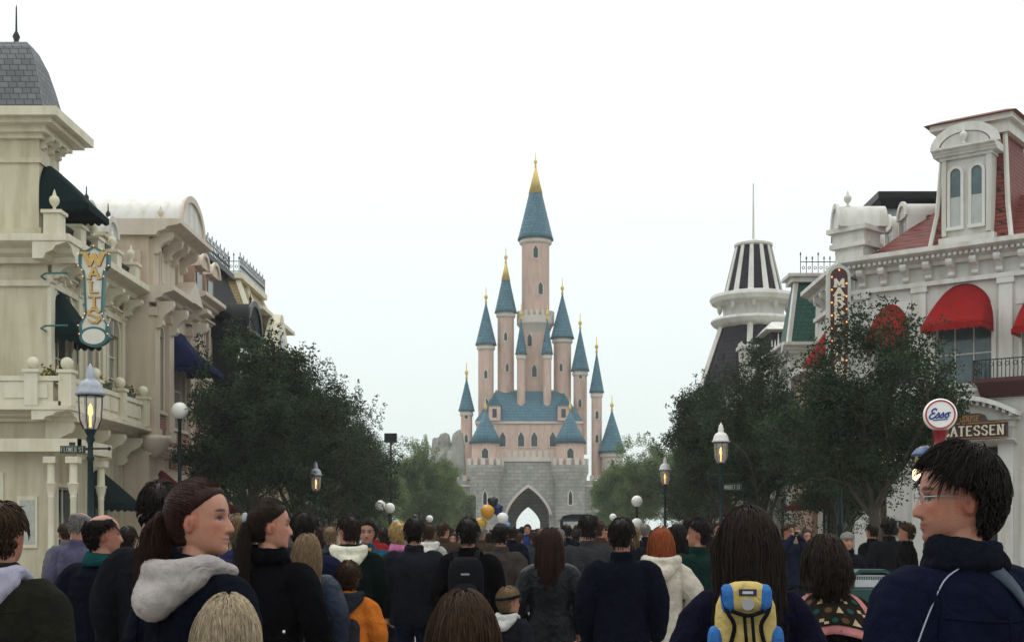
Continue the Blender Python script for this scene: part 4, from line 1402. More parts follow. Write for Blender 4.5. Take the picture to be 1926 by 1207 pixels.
# gatehouse with pointed passage
Fc = FrF(CY - 3)
x0, x1, xg0, xg1 = Xc(930), Xc(1056), Xc(955), Xc(1032)
cg = (xg0 + xg1) / 2
hwg = (xg1 - xg0) / 2
zs = Zc(968)
arc = [(cg + hwg * math.cos(a), zs + hwg * 1.3 * max(0, 1 - abs(math.cos(a)) ** 1.12) ** .62) for a in [PI * i / 20 for i in range(21)]]
m = MB()
top = Zc(862)
m.box(Fc, x0, xg0, -9, 0, 0, zs).box(Fc, xg1, x1, -9, 0, 0, zs)
for i in range(20):
    (ua, za), (ub, zb) = arc[i], arc[i + 1]
    m.prism(Fc, [(ua, za), (ub, zb), (ub, top), (ua, top)], -9, 0)
m.box(Fc, x0, xg0, -9, 0, zs, top).box(Fc, xg1, x1, -9, 0, zs, top)
gate = m.build('gatehouse', cstone, CA)
m = MB()
for i in range(20):
    (ua, za), (ub, zb) = arc[i], arc[i + 1]
    g_ = lambda u, z: (cg + (u - cg) * 1.14, zs + (z - zs) * 1.12)
    m.prism(Fc, [(ua, za), (ub, zb), g_(ub, zb), g_(ua, za)], -.1, .25)
m.build('arch_moulding', cpale, gate)
for i in range(11):
    u = x0 + .1 + i * (x1 - x0 - .5) / 10.3
    MB().box(Fc, u, u + .42, -.4, .02, top, top + .75).build('merlon', cpale, gate)
MB().box(Fc, x0 - .1, x1 + .1, -9, .15, top - .5, top - .01).build('string_course', cpale, gate)
m = MB()
inn = lambda u, z: (cg + (u - cg) * .6, max(.0, zs + (z - zs) * .62 - .9))
for i in range(20):
    (ua, za), (ub, zb) = arc[i], arc[i + 1]
    m.prism(Fc, [(ua, za), (ub, zb), inn(ub, zb), inn(ua, za)], -8.9, -8.3)
for s_ in (0, 20):
    ua, za = arc[s_]
    iu, iz = inn(ua, za)
    a, b = sorted((ua, iu))
    m.box(Fc, a, b, -8.88, -8.32, 0, za + .03)
m.build('passage_end', cstone, gate)  # rear wall with a lower arch, added to darken the vault
# pair of stone towers beside the gate: crenellated ring, pink drum, blue cone
for x in (915, 1070):
    X, Y, r = Xc(x), CY - 3.6, 28 * kc
    st = MB().lathe((X, Y, 0), [(r * 1.06, 0), (r, 1.5), (r, Zc(905)), (r * 1.22, Zc(892)), (r * 1.22, Zc(878)), (r * 1.0, Zc(877.8))], 28).build('stone_tower', cstone, CA, autosmooth=35)
    merlons('merlon', X, Y, r * 1.22, Zc(878), 14, .75, st, cpale)
    MB().lathe((X, Y, 0), [(r * .92, Zc(880)), (r * .92, Zc(838)), (r * 1.0, Zc(836))], 28).build('drum', cpink, st)
    slit(X, Y, r * .92, Zc(866), R(-90), st, 1.2, .7)
    slit(X, Y, r * 1.0, Zc(950), R(-90), st, 1.6, .4)
    MB().lathe((X, Y, 0), [(r * 1.12, Zc(838)), (r * .8, Zc(822)), (r * .4, Zc(800)), (.05, Zc(778))], 28).build('cone_roof', cblue, st, smooth=True)
    MB().lathe((X, Y, Zc(779)), [(.1, 0), (.2, .5), (.07, .9), (.03, 1.6), (.002, 1.7)], 8).build('finial', cgold, st, smooth=True)
# curtain walls
for a, b in ((790, 892), (1094, 1192)):
    cw = MB().box(Fc, Xc(a), Xc(b), -2.5, -.5, 0, Zc(905)).build('curtain_wall', cstone, CA)
    n = int((Xc(b) - Xc(a)) / .85)
    for i in range(n):
        MB().box(Fc, Xc(a) + i * .85, Xc(a) + i * .85 + .48, -.9, -.5, Zc(905), Zc(905) + .6).build('merlon', cpale, cw)
    MB().box(Fc, Xc(a), Xc(b), -.5, -.35, Zc(905) - .7, Zc(905) - .45).build('string_course', cpale, cw)
# pink palace block with hipped blue roof behind the gatehouse
pb = MB().box(FrF(CY + 1), Xc(895), Xc(948), -5, 0, 0, Zc(790)).box(FrF(CY + 1), Xc(1039), Xc(1095), -5, 0, 0, Zc(790)).box(FrF(CY + 1), Xc(948), Xc(1039), -5, 0, Zc(880), Zc(790)).build('palace_block', cpink, CA)
for x in (915, 945, 980, 1005, 1040, 1072):
    Fp = FrF(CY + 1)
    zz = Zc(838)
    X = Xc(x)
    pts = lambda g: [(X - .35 - g, zz - g), (X + .35 + g, zz - g), (X + .35 + g, zz + 1.1), (X, zz + 1.75 + g), (X - .35 - g, zz + 1.1)]
    wo = MB().prism(Fp, pts(.15), -.1, .08).build('window', cpale, pb)
    MB().prism(Fp, pts(0), .075, .1).build('pane', glass_dark, wo)
MB().box(FrF(CY + 1), Xc(893), Xc(1097), -8.1, .2, Zc(795), Zc(790)).build('string_course', cpale, pb)
MB().taper(FrF(CY + 1), (Xc(893), Xc(1097), -8.1, .25), (Xc(930), Xc(1060), -5.2, -3.2), Zc(790), Zc(728)).build('hipped_roof', cblue, pb)
MB().box(FrF(CY + 1), Xc(930), Xc(1060), -4.4, -4.0, Zc(728), Zc(724)).build('ridge', cgold, pb)
for x in (930, 1060):
    d_ = MB().box(FrF(CY + .4), Xc(x - 11), Xc(x + 11), -2, 0, Zc(790), Zc(762)).build('dormer', cpink, pb)
    MB().prism(FrF(CY + .4), [(Xc(x - 13), Zc(762)), (Xc(x + 13), Zc(762)), (Xc(x), Zc(738))], -2, .12).build('dormer_roof', cblue, d_)
    MB().box(FrF(CY + .4), Xc(x - 4), Xc(x + 4), -.1, .05, Zc(784), Zc(768)).build('pane', glass_dark, d_)
# towers, stepped up evenly to one tall keep tower in the middle
S_ = -90
ctower(1008, 6, 27, 800, 430, 285, 1.22, wins=((S_ - 25, 640), (S_ + 20, 540), (S_, 470), (S_ - 5, 700)), gallery=590)
ctower(950, 5, 16, 800, 575, 475, 1.28, wins=((S_, 630), (S_ + 10, 690)))
ctower(1060, 5, 17, 800, 625, 535, 1.28, wins=((S_, 630), (S_ - 10, 690)))
ctower(912, 4, 15, 850, 640, 555, 1.3, wins=((S_, 705), (S_ + 5, 760)))
ctower(1094, 4, 13, 850, 690, 605, 1.3, wins=((S_, 705), (S_ - 5, 760)))
ctower(876, 2, 11, 900, 770, 705, 1.35, wins=((S_, 785), (S_, 830)))
ctower(1124, 2, 10, 900, 735, 655, 1.35, wins=((S_, 785), (S_, 830)))
ctower(1152, 1, 19, 1000, 850, 768, 1.3, wins=((S_, 880),), mat=cpale)
ctower(980, 3, 8, 800, 660, 590, 1.35)
ctower(1030, 3, 8, 800, 660, 590, 1.35)

# grey rock outcrop at the castle's left foot
rnd = random.Random(5)
bm = bmesh.new()
bmesh.ops.create_icosphere(bm, subdivisions=5, radius=1)
for v in bm.verts:
    p = v.co.copy()
    q = mnoise.noise(p * 1.7 + Vector((3, 1, 7))) * .45 + mnoise.noise(p * 4.1) * .22 + mnoise.noise(p * 9.0) * .08
    st = math.floor((p.z + q) * 4) / 4
    v.co = Vector((p.x * 3.4 * (1 + q), p.y * 3.0 * (1 + q), (p.z * .6 + st * .4) * 11.5 * (1 + .4 * q)))
me = bpy.data.meshes.new('rock_outcrop')
bm.to_mesh(me)
bm.free()
me.materials.append(pm('grey_rock', (.30, .30, .27), .9, .3, .8, .8, 3))
rk = bpy.data.objects.new('rock_outcrop', me)
rk.location = (Xc(842), CY + 3, 1.6)
col.objects.link(rk)
tag(rk, 'rugged grey rock outcrop at the left foot of the castle', 'rock')


# ================================================================== TREES
bark = pm('tree_bark', (0.045, 0.036, 0.028), 0.9, 0.35, 4, 0.6, 18, stretch=(1, 1, .3))


def leafmat(name, c, c2):
    m = bpy.data.materials.new(name)
    m.use_nodes = True
    t = m.node_tree
    b = t.nodes['Principled BSDF']
    b.inputs['Roughness'].default_value = 0.5
    b.inputs['Specular IOR Level'].default_value = 0.1
    tc = t.nodes.new('ShaderNodeTexCoord')
    n = t.nodes.new('ShaderNodeTexNoise')
    n.inputs['Scale'].default_value = 1.4  # clump-sized light and dark put into the leaf colour
    n.inputs['Detail'].default_value = 4
    t.links.new(tc.outputs['Object'], n.inputs['Vector'])
    g = t.nodes.new('ShaderNodeNewGeometry')
    ad = t.nodes.new('ShaderNodeMath')
    ad.operation = 'MULTIPLY_ADD'
    ad.inputs[1].default_value = 0.5
    t.links.new(g.outputs['Random Per Island'], ad.inputs[0])
    t.links.new(n.outputs['Fac'], ad.inputs[2])
    cr = t.nodes.new('ShaderNodeValToRGB')
    cr.color_ramp.elements[0].position = 0.45
    cr.color_ramp.elements[1].position = 1.0
    cr.color_ramp.elements[0].color = (*c, 1)
    cr.color_ramp.elements[1].color = (*c2, 1)
    t.links.new(ad.outputs[0], cr.inputs[0])
    t.links.new(cr.outputs[0], b.inputs['Base Color'])
    tr = t.nodes.new('ShaderNodeBsdfTranslucent')
    tr.inputs[0].default_value = (c2[0] * 1.2, c2[1] * 1.3, c2[2], 1)
    ms = t.nodes.new('ShaderNodeMixShader')
    ms.inputs[0].default_value = 0.18
    t.links.new(b.outputs[0], ms.inputs[1])
    t.links.new(tr.outputs[0], ms.inputs[2])
    t.links.new(ms.outputs[0], t.nodes['Material Output'].inputs[0])
    return m


leaf_dark = leafmat('dark_oak_leaves', (0.004, 0.009, 0.006), (0.040, 0.066, 0.028))
leaf_light = leafmat('willow_leaves', (0.06, 0.095, 0.042), (0.16, 0.22, 0.09))


def leaf_cloud(rng, centres, radii, per, ln, wd, droop=0.0):
    """leaf quads scattered in clumps; returns vertex and face arrays"""
    V, Fc_ = [], []
    tot = 0
    for c, r, n in zip(centres, radii, per):
        d = rng.normal(size=(n, 3))
        d /= np.linalg.norm(d, axis=1)[:, None]
        rr = r * rng.uniform(0.25, 1.0, n) ** 0.6
        p = np.array(c) + d * rr[:, None] * np.array([1, 1, .85])
        a = rng.normal(size=(n, 3)) + d * 0.7
        a[:, 2] -= droop
        a /= np.linalg.norm(a, axis=1)[:, None]
        b = np.cross(a, rng.normal(size=(n, 3)))
        b /= np.linalg.norm(b, axis=1)[:, None]
        nn = np.cross(a, b)
        L = ln * rng.uniform(.7, 1.3, n)[:, None]
        W = wd * rng.uniform(.7, 1.3, n)[:, None]
        v = np.stack([p - a * L / 2, p + b * W / 2 + nn * W * .25, p + a * L / 2, p - b * W / 2 + nn * W * .25], 1).reshape(-1, 3)
        f = (np.arange(n * 4).reshape(-1, 4) + tot)
        tot += n * 4
        V.append(v)
        Fc_.append(f)
    return np.concatenate(V), np.concatenate(Fc_)


def mesh_np(name, V, Fa_, m):
    me = bpy.data.meshes.new(name)
    n = len(V)
    k = Fa_.shape[1]
    me.vertices.add(n)
    me.vertices.foreach_set('co', V.astype(np.float32).ravel())
    me.loops.add(Fa_.size)
    me.loops.foreach_set('vertex_index', Fa_.astype(np.int32).ravel())
    me.polygons.add(len(Fa_))
    me.polygons.foreach_set('loop_start', np.arange(0, Fa_.size, k, dtype=np.int32))
    me.update(calc_edges=True)
    me.materials.append(m)
    return me


def tree_meshes(seed, H, Rc_, z0, nlimb, per=150, ln=.085, wd=.045, droop=0.0, leaf=None, trunk_h=2.0, tr=.11, clr=.42, spike=.75):
    rnd = random.Random(seed)
    rng = np.random.default_rng(seed)
    mb = MB()
    mb.tube([(0, 0, 0), (.02, .01, .3), (.03, -.02, trunk_h * .6), (0, .02, trunk_h)], [tr * 1.5, tr * 1.1, tr, tr * .92], 9)
    cs, rs = [], []

    def inside(p):
        t = (p.z - z0) / (H - z0)
        if t < 0:
            return .5
        w_ = Rc_ * (math.sin(PI * min(1, .18 + .82 * t) ** .85) ** .7 if t < 1 else 0)
        return math.hypot(p.x, p.y) / max(w_, .05)

    def grow(p, d, L, r, lev):
        pts = [p]
        n = 4
        q = p.copy()
        dd = d.copy()
        for i in range(n):
            dd = (dd + Vector((rnd.gauss(0, .12), rnd.gauss(0, .12), .10 - droop * .12))).normalized()
            q = q + dd * L / n
            pts.append(q.copy())
        mb.tube([tuple(x) for x in pts], [r * (1 - .14 * i) for i in range(n + 1)], 6 if lev < 2 else 4, cap=False)
        if lev >= 1:
            for x in pts[2:]:
                if True:
                    cs.append((x.x + rnd.gauss(0, .12), x.y + rnd.gauss(0, .12), x.z + rnd.gauss(0, .12)))
                    rs.append(clr * rnd.uniform(.6, 1.15) * (1.0 if lev < 3 else .8))
        if lev < 3:
            for k_ in range(4 if lev == 0 else 3):
                t = rnd.randint(1, n)
                side = Vector((rnd.gauss(0, 1), rnd.gauss(0, 1), rnd.gauss(.15, .6))).normalized()
                nd = (dd * .7 + side * .9).normalized()
                st = pts[t]
                if inside(st) < 1.05:
                    grow(st.copy(), nd, L * rnd.uniform(.45, .7), r * .55, lev + 1)

    for i in range(nlimb):
        a = 2 * PI * (i + rnd.uniform(-.3, .3)) / nlimb
        up = rnd.uniform(.9, 2.2) if i % 3 else 3.2
        grow(Vector((0, 0, trunk_h * rnd.uniform(.82, 1))), Vector((math.cos(a), math.sin(a), up)).normalized(), (H - trunk_h) * rnd.uniform(.46, .62), tr * .55, 0)
    # low skirt clumps and a few leading shoots so that the outline stays uneven
    for i in range(16):
        a = rnd.uniform(0, 2 * PI)
        rr = Rc_ * rnd.uniform(.4, .9)
        cs.append((rr * math.cos(a), rr * math.sin(a), z0 + rnd.uniform(-.1, .9)))
        rs.append(clr * rnd.uniform(.6, 1))
    for i in range(22):
        a = rnd.uniform(0, 2 * PI)
        rr = Rc_ * rnd.uniform(.1, .98)
        z = H - (rr / Rc_) ** 2 * (H - z0) * .55
        for j in range(4):
            cs.append((rr * math.cos(a) * (1 + .06 * j), rr * math.sin(a) * (1 + .06 * j), z - .25 + j * spike * .32))
            rs.append(clr * (.62 - .11 * j))
    per_ = [max(12, int(per * (r / clr) ** 2)) for r in rs]
    V, Fa_ = leaf_cloud(rng, cs, rs, per_, ln, wd, droop)
    V[:, 2] = np.maximum(V[:, 2], z0 - .5)
    crown = mesh_np('crown', V, Fa_, leaf or leaf_dark)
    t = mb.build('trunk', bark, None, smooth=True)
    tm = t.data
    bpy.data.objects.remove(t)
    return tm, crown


def plant_tree(name, meshes, loc, s, rz, label, group, cat='tree'):
    o = thing(name, label, cat, loc, group, rz, s)
    for nm, me in zip(('trunk', 'crown'), meshes):
        c = bpy.data.objects.new(nm, me)
        col.objects.link(c)
        c.parent = o
    return o


TA = tree_meshes(11, 7.0, 2.6, 1.95, 7, per=92, ln=.10, wd=.052, clr=.37)
TB = tree_meshes(23, 7.6, 2.75, 1.9, 8, per=86, ln=.10, wd=.052, clr=.38)
TC = tree_meshes(37, 6.4, 2.25, 2.4, 6, per=70, clr=.38, spike=.7, trunk_h=2.2, tr=.13)
TL = tree_meshes(51, 8.6, 3.1, 1.2, 8, per=120, ln=.17, wd=.06, droop=.6, leaf=leaf_light, clr=.6)
ltrees = [(-8.2, 38.0, TA, 1.05, .4, 'nearest dark leafy street tree on the left, in front of the pink house'),
          (-8.2, 45.5, TB, .98, 2.1, 'second dark street tree on the left, before the black mansard house'),
          (-8.2, 53.5, TA, 1.1, 3.9, 'third dark street tree in the left row'),
          (-8.9, 62.5, TB, .95, 5.0, 'fourth dark street tree in the left row'),
          (-9.4, 71.0, TA, .88, 1.2, 'last dark street tree of the left row before the pale green trees')]
rtrees = [(7.5, 27.5, TC, .95, .9, 'nearest tree on the right with open fanning limbs in front of the white corner shop'),
          (8.6, 35.0, TA, .76, 3.3, 'second dark street tree on the right behind the fanning tree'),
          (7.9, 42.5, TB, .98, .5, 'third dark street tree on the right, below the striped tower'),
          (8.1, 51.0, TA, 1.1, 2.5, 'fourth dark street tree in the right row'),
          (8.7, 60.5, TB, .92, 4.2, 'fifth dark street tree in the right row'),
          (9.4, 70.0, TA, .86, 5.6, 'last dark street tree of the right row before the pale green trees')]
for x, y, mm, s, rz, lab in ltrees + rtrees:
    plant_tree('street_tree', mm, (x, y, .12), s, rz, lab, 'street trees in rows on both pavements')
for x, y, s, rz, lab in ((-9.0, 108, 1.08, 0, 'pale green feathery tree left of the castle forecourt'), (-8.2, 126, .82, 2, 'small pale green tree at the castle wall, left of the gate'),
                         (-12.5, 100, 1.0, 4, 'pale green tree behind the left globe lamps'),
                         (9.4, 108, 1.1, 1, 'pale green feathery tree right of the castle forecourt'), (9.2, 126, .9, 3, 'small pale green tree before the right curtain wall'),
                         (13.6, 102, 1.05, 5, 'pale green tree behind the right globe lamps')):
    plant_tree('feathery_tree', TL, (x, y, 0), s, rz, lab, 'pale green trees before the castle')
# clipped hedge block by the castle wall
rng = np.random.default_rng(9)
n = 5200
P = np.column_stack([rng.uniform(-1.4, 1.4, n), rng.uniform(-.8, .8, n), rng.uniform(2.0, 5.4, n)])
ax = rng.integers(0, 3, n)
lim = ((-1.4, 1.4), (-.8, .8), (2.0, 5.4))
for i in range(3):
    s_ = ax == i
    P[s_, i] = np.where(rng.random(s_.sum()) < .5, *lim[i]) + rng.normal(0, .05, s_.sum())
V, Fa_ = leaf_cloud(rng, P, [.05] * n, [1] * n, .2, .12)
hd = thing('clipped_tree', 'square clipped dark green tree by the castle wall left of the gate', 'tree', (px(868, 136), 136, 0))
c = bpy.data.objects.new('crown', mesh_np('crown', V, Fa_, leaf_light))
col.objects.link(c)
c.parent = hd
MB().tube([(0, 0, 0), (0, 0, 2.3)], .18, 8).build('trunk', bark, hd, raw=True)
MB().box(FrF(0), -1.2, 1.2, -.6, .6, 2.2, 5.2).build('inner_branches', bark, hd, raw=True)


# ================================================================== STREET LAMPS
def lamp_meshes(hood_m):
    ps = {}
    ps['post'] = (MB().lathe((0, 0, 0), [(.17, 0), (.17, .12), (.13, .16), (.12, .55), (.14, .6), (.09, .68), (.07, .8), (.065, 1.55), (.085, 1.6), (.085, 1.66), (.06, 1.7),
                                         (.05, 2.9), (.075, 2.95), (.05, 3.0), (.045, 3.2), (.08, 3.28), (.06, 3.34), (.10, 3.42), (.12, 3.46)], 12), lampgreen)
    ps['ladder_bar'] = (MB().tube([(-.32, 0, 3.12), (.32, 0, 3.12)], .018, 6).ball((-.33, 0, 3.12), .035, 8, 6).ball((.33, 0, 3.12), .035, 8, 6), lampgreen)
    ps['lantern_glass'] = (MB().lathe((0, 0, 0), [(.12, 3.47), (.185, 3.62), (.205, 3.9), (.205, 4.04)], 16), lamp_glass)
    fr_ = MB()
    for i in range(8):
        a = 2 * PI * i / 8
        fr_.tube([(r_ * math.cos(a), r_ * math.sin(a), z) for r_, z in ((.125, 3.46), (.19, 3.62), (.21, 3.9), (.21, 4.05))], .009, 4)
    fr_.lathe((0, 0, 0), [(.2, 4.03), (.225, 4.03), (.225, 4.06), (.2, 4.06)], 16)
    ps['lantern_frame'] = (fr_, lampgreen)
    ps['hood'] = (MB().lathe((0, 0, 0), [(.25, 4.05), (.26, 4.09), (.22, 4.12), (.21, 4.2), (.16, 4.29), (.09, 4.33), (.075, 4.36), (.085, 4.44), (.06, 4.47), (.065, 4.52), (.03, 4.56), (.002, 4.62)], 16), hood_m)
    ps['mantle'] = (MB().lathe((0, 0, 0), [(.02, 3.5), (.02, 3.68), (.045, 3.74), (.035, 3.86), (.002, 3.92)], 10), flame)
    return {k_: (b.build(k_, m_, None, smooth=(k_ != 'ladder_bar'), raw=True), m_) for k_, (b, m_) in ps.items()}


for hood_m, spots in ((tin, [(-7.38, 21.6, 0, .965, 'green gas lamp post with lit lantern and grey hood in front of the cream building'),
                             (-6.6, 36.0 + 4, .12, .8, 'small lamp glimpsed between the left tree trunks')]),
                      (tin_white, [(5.49, 36.0, .12, .99, 'green gas lamp post with lit lantern and white hood before the right trees'),
                                   (7.25, 29.5, .12, 1.0, 'lamp post rising into the nearest right tree beside its trunk'),
                                   (5.6, 51.5, .12, .98, 'farther lit lamp among the right tree leaves')])):
    base = lamp_meshes(hood_m)
    for x, y, z, s, lab in spots:
        L = thing('street_lamp', lab, 'lamp', (x, y, z), 'gas lamps along the street', 0, s)
        for k_, (o, m_) in base.items():
            copy_obj(o, L)
    for o, m_ in base.values():
        bpy.data.objects.remove(o)

# street name signs on two lamps
ss_green = pm('street_sign_green', (.006, .02, .018), .4)
ss_letters = pm('street_sign_letters', (.40, .44, .36), .5)
SS = FrF(21.55)
st = thing('street_name_sign', 'small dark green street name board on the left lamp post', 'sign', (-7.7, 21.55, 2.8))
u0, u1, za, zb = px(113, 21.55), px(158, 21.55), pz(852, 21.55), pz(838, 21.55)
MB().box(SS, u0, u1 + .02, -.02, .0, za, zb).build('board', ss_green, st)
words(SS, 'FLOWER ST', u0 + .02, za + .025, .033, .075, .012, .001, .2, .006, ss_letters, st)
MB().box(SS, px(130, 21.55), px(141, 21.55), -.02, .0, zb + .005, zb + .06).build('crest', ss_green, st)
MB().tube([SS(u1, -.01, za + .06), SS(-7.36, -.03, za + .06)], .012, 6).build('bracket', ss_green, st)
SS = FrF(35.95)
st = thing('street_name_sign', 'small dark street name board on the right lit lamp post', 'sign', (5.9, 35.95, 2.9))
u0, u1, za, zb = px(1361, 35.95), px(1396, 35.95), pz(922, 35.95), pz(908, 35.95)
MB().box(SS, u0, u1, -.02, .0, za, zb).build('board', ss_green, st)
words(SS, 'MARKET ST', u0 + .03, za + .04, .038, .11, .014, .001, .2, .006, ss_letters, st)


def globe_lamp(x, y, h, globes, lab, gr=.2):
    L = thing('globe_lamp', lab, 'lamp', (x, y, 0), 'white globe lamps near the castle forecourt')
    MB().lathe((0, 0, 0), [(.15, 0), (.13, .4), (.06, .5), (.05, h - .3), (.08, h - .25), (.04, h - .2)], 10).build('post', lampgreen, L, smooth=True, raw=True)
    for dx, dz in globes:
        if abs(dx) > .01:
            MB().tube([(0, 0, h - .35), (dx * .6, 0, h - .45 + dz), (dx, 0, h - .22 + dz)], .02, 6).build('arm', lampgreen, L, raw=True)
        MB().ball((dx, 0, h + dz), gr, 14, 10).build('globe', pm('opal_globe', (.82, .82, .78), .25, .02), L, smooth=True, raw=True)


for x, y_, Y, g, lab in ((733, 955, 58, [(0, 0), (-.42, .12)], 'twin white globe lamp at the end of the left trees'), (808, 975, 72, [(0, 0)], 'single white globe lamp left of the castle gate'),
                         (1198, 942, 54, [(0, 0), (0.0, -.95)], 'tall white globe lamp at the end of the right trees'), (1153, 972, 70, [(0, 0)], 'single white globe lamp right of the dark canopied car'),
                         (338, 772, 36, [(0, 0)], 'large white globe lamp high before the pink house')):
    globe_lamp(px(x, Y), Y, pz(y_, Y), g, lab, .24 if Y < 60 else .2)
# floodlight box on a pole by the last left tree
fl = thing('floodlight', 'black box floodlight on a thin pole above the last left trees', 'light', (px(735, 70), 70, 0))
MB().box(FrF(0), -.33, .33, -.25, .25, pz(832, 70), pz(815, 70)).build('housing', darkpaint, fl, raw=True)
MB().tube([(0, 0, 0), (0, 0, pz(832, 70))], .06, 6).build('pole', darkpaint, fl, raw=True)

# ================================================================== old petrol pump with round globe sign
PX, PY = px(1768, 16.8), 16.8
pump_red = pm('pump_red_enamel', (.20, .008, .010), .25, .12, 3)
opal = pm('opal_glass', (.80, .80, .77), .2, .03, 4)
sblue = pm('sign_blue', (.01, .02, .22), .4, .1)
sred = pm('sign_red', (.42, .015, .02), .4, .1)
PU = thing('petrol_pump', 'old red petrol pump topped by a round white sign with blue script at right', 'petrol pump', (PX, PY, 0))
MB().lathe((0, 0, 0), [(.3, 0), (.3, .12), (.22, .18), (.2, .3), (.2, 1.75), (.24, 1.8), (.24, 1.9), (.16, 1.98)], 18).build('body', pump_red, PU, autosmooth=35, raw=True)
MB().lathe((0, 0, 0), [(.15, 1.98), (.15, 2.55)], 18).build('sight_glass', lamp_glass, PU, smooth=True, raw=True)
MB().lathe((0, 0, 0), [(.18, 2.55), (.18, 2.62), (.1, 2.7), (.07, 2.78), (.09, 2.9), (.11, 2.93)], 18).build('neck', pump_red, PU, autosmooth=35, raw=True)
MB().lathe((0, 0, 0), [(.06, 2.93), (.07, 2.97), (.05, 2.99)], 14).build('collar', tin_white, PU, smooth=True, raw=True)
hs = MB().tube([(-.2, -.05, 1.2), (-.33, -.1, 1.0), (-.36, -.12, .6), (-.28, -.12, .35), (-.22, -.08, .8), (-.22, -.06, 1.45)], .02, 6).build('hose', darkpaint, PU, smooth=True, raw=True)
dial = MB()
dial.lathe((0, 0, 0), [(.12, 0), (.12, .03)], 16)
dl = dial.build('dial', tin_white, PU, raw=True)
dl.rotation_euler = (PI / 2, 0, 0)
dl.location = (0, -.19, 1.45)
gz = pz(780, 16.8)


class FrG:
    """sign face turned a little towards the street"""

    def __init__(s, a):
        s.c, s.s = math.cos(a), math.sin(a)

    def __call__(s, u, d, z):
        return (u * s.c - d * s.s * 1.0, -d * s.c - u * s.s, gz + z)


GF = FrG(R(14))
rG = .205
v, f = [], []
prof = [(0.02, -.13), (.12, -.12), (.18, -.10), (rG, -.06), (rG + .012, 0), (rG, .06), (.19, .075)]
for r_, d_ in prof:
    for i in range(36):
        a = 2 * PI * i / 36
        v.append(GF(r_ * math.cos(a), d_, r_ * math.sin(a)))
for j in range(len(prof) - 1):
    for i in range(36):
        f.append((j * 36 + i, j * 36 + (i + 1) % 36, (j + 1) * 36 + (i + 1) % 36, (j + 1) * 36 + i))
f.append(tuple(range(36)))
gl = MB().add(v, f).build('globe', opal, PU, smooth=True, raw=True)
MB().arch_ring(GF, 0, 0, .172, .192, .06, .085, 0, 2 * PI, 40).build('ring', sred, gl, raw=True)
MB().prism(GF, [(.174 * math.cos(2 * PI * i / 36), .174 * math.sin(2 * PI * i / 36)) for i in range(36)], .06, .076).build('face', opal, gl, raw=True)


def script(pts, th, mb, k0):
    """flowing pen stroke on the sign face"""
    P = [Vector((p[0], p[1], 0)) for p in pts]
    S = []
    for i in range(len(P) - 1):
        p0, p1, p2, p3 = P[max(i - 1, 0)], P[i], P[i + 1], P[min(i + 2, len(P) - 1)]
        for t in [j / 6 for j in range(6)]:
            S.append(.5 * ((2 * p1) + (p2 - p0) * t + (2 * p0 - 5 * p1 + 4 * p2 - p3) * t * t + (3 * p1 - p0 - 3 * p2 + p3) * t ** 3))
    S.append(P[-1])
    for i in range(len(S) - 1):
        a, b = S[i], S[i + 1]
        d = (b - a)
        if d.length < 1e-6:
            continue
        n_ = Vector((-d.y, d.x, 0)).normalized() * th / 2
        e_ = d.normalized() * th * .25
        q = [a + n_ - e_, b + n_ + e_, b - n_ + e_, a - n_ - e_]
        mb.prism(GF, [(w_.x, w_.y) for w_ in q], .076, .084 + (i + k0) * .00004)


mb = MB()
sl = lambda x, y: (x + .22 * y, y)
E_ = [(-.060, .055), (-.075, .075), (-.10, .07), (-.115, .045), (-.10, .02), (-.075, .015), (-.105, .008), (-.128, -.02), (-.12, -.05), (-.09, -.055), (-.065, -.035)]
script([sl(*p) for p in E_], .019, mb, 0)
for i, x0 in enumerate((-.045, .01)):
    s_ = [(x0 - .02, -.035), (x0 + .005, -.005), (x0 + .022, .022), (x0 + .03, -.005), (x0 + .028, -.035), (x0 + .008, -.045), (x0 - .008, -.035)]
    script([sl(*p) for p in s_], .016, mb, 80 + 50 * i)
o_ = [(.085, .015), (.068, .005), (.062, -.02), (.075, -.042), (.098, -.035), (.105, -.01), (.095, .012), (.082, .015), (.10, .02), (.12, .024)]
script([sl(*p) for p in o_], .016, mb, 200)
mb.prism(GF, [(-.09, -.082), (.09, -.07), (.09, -.058), (-.09, -.07)], .076, .0845)
mb.build('script_lettering', sblue, gl, raw=True)
la = MB().tube([(-.1, -.05, 2.62), (-.2, -.1, 2.72), (-.3, -.14, 2.7), (-.36, -.16, 2.58), (-.36, -.16, 2.5)], .018, 6).build('lamp_arm', pm('arm_brass', (.45, .34, .12), .35, .1, 4, metal=.6), PU, smooth=True, raw=True)
MB().lathe((-.25, -.12, 0), [(.03, 2.72), (.1, 2.69), (.16, 2.62), (.17, 2.6)], 14).build('blue_shade', pm('shade_blue', (.03, .07, .16), .4), PU, smooth=True, raw=True)
MB().lathe((-.36, -.16, 0), [(.02, 2.5), (.045, 2.47), (.05, 2.42)], 12).build('lamp_cap', iron, PU, smooth=True, raw=True)
MB().lathe((-.36, -.16, 0), [(.04, 2.42), (.055, 2.36), (.05, 2.30), (.02, 2.27)], 12).build('lamp_bulb', emat('warm_bulb', (1, .72, .4), 2.2), PU, smooth=True, raw=True)

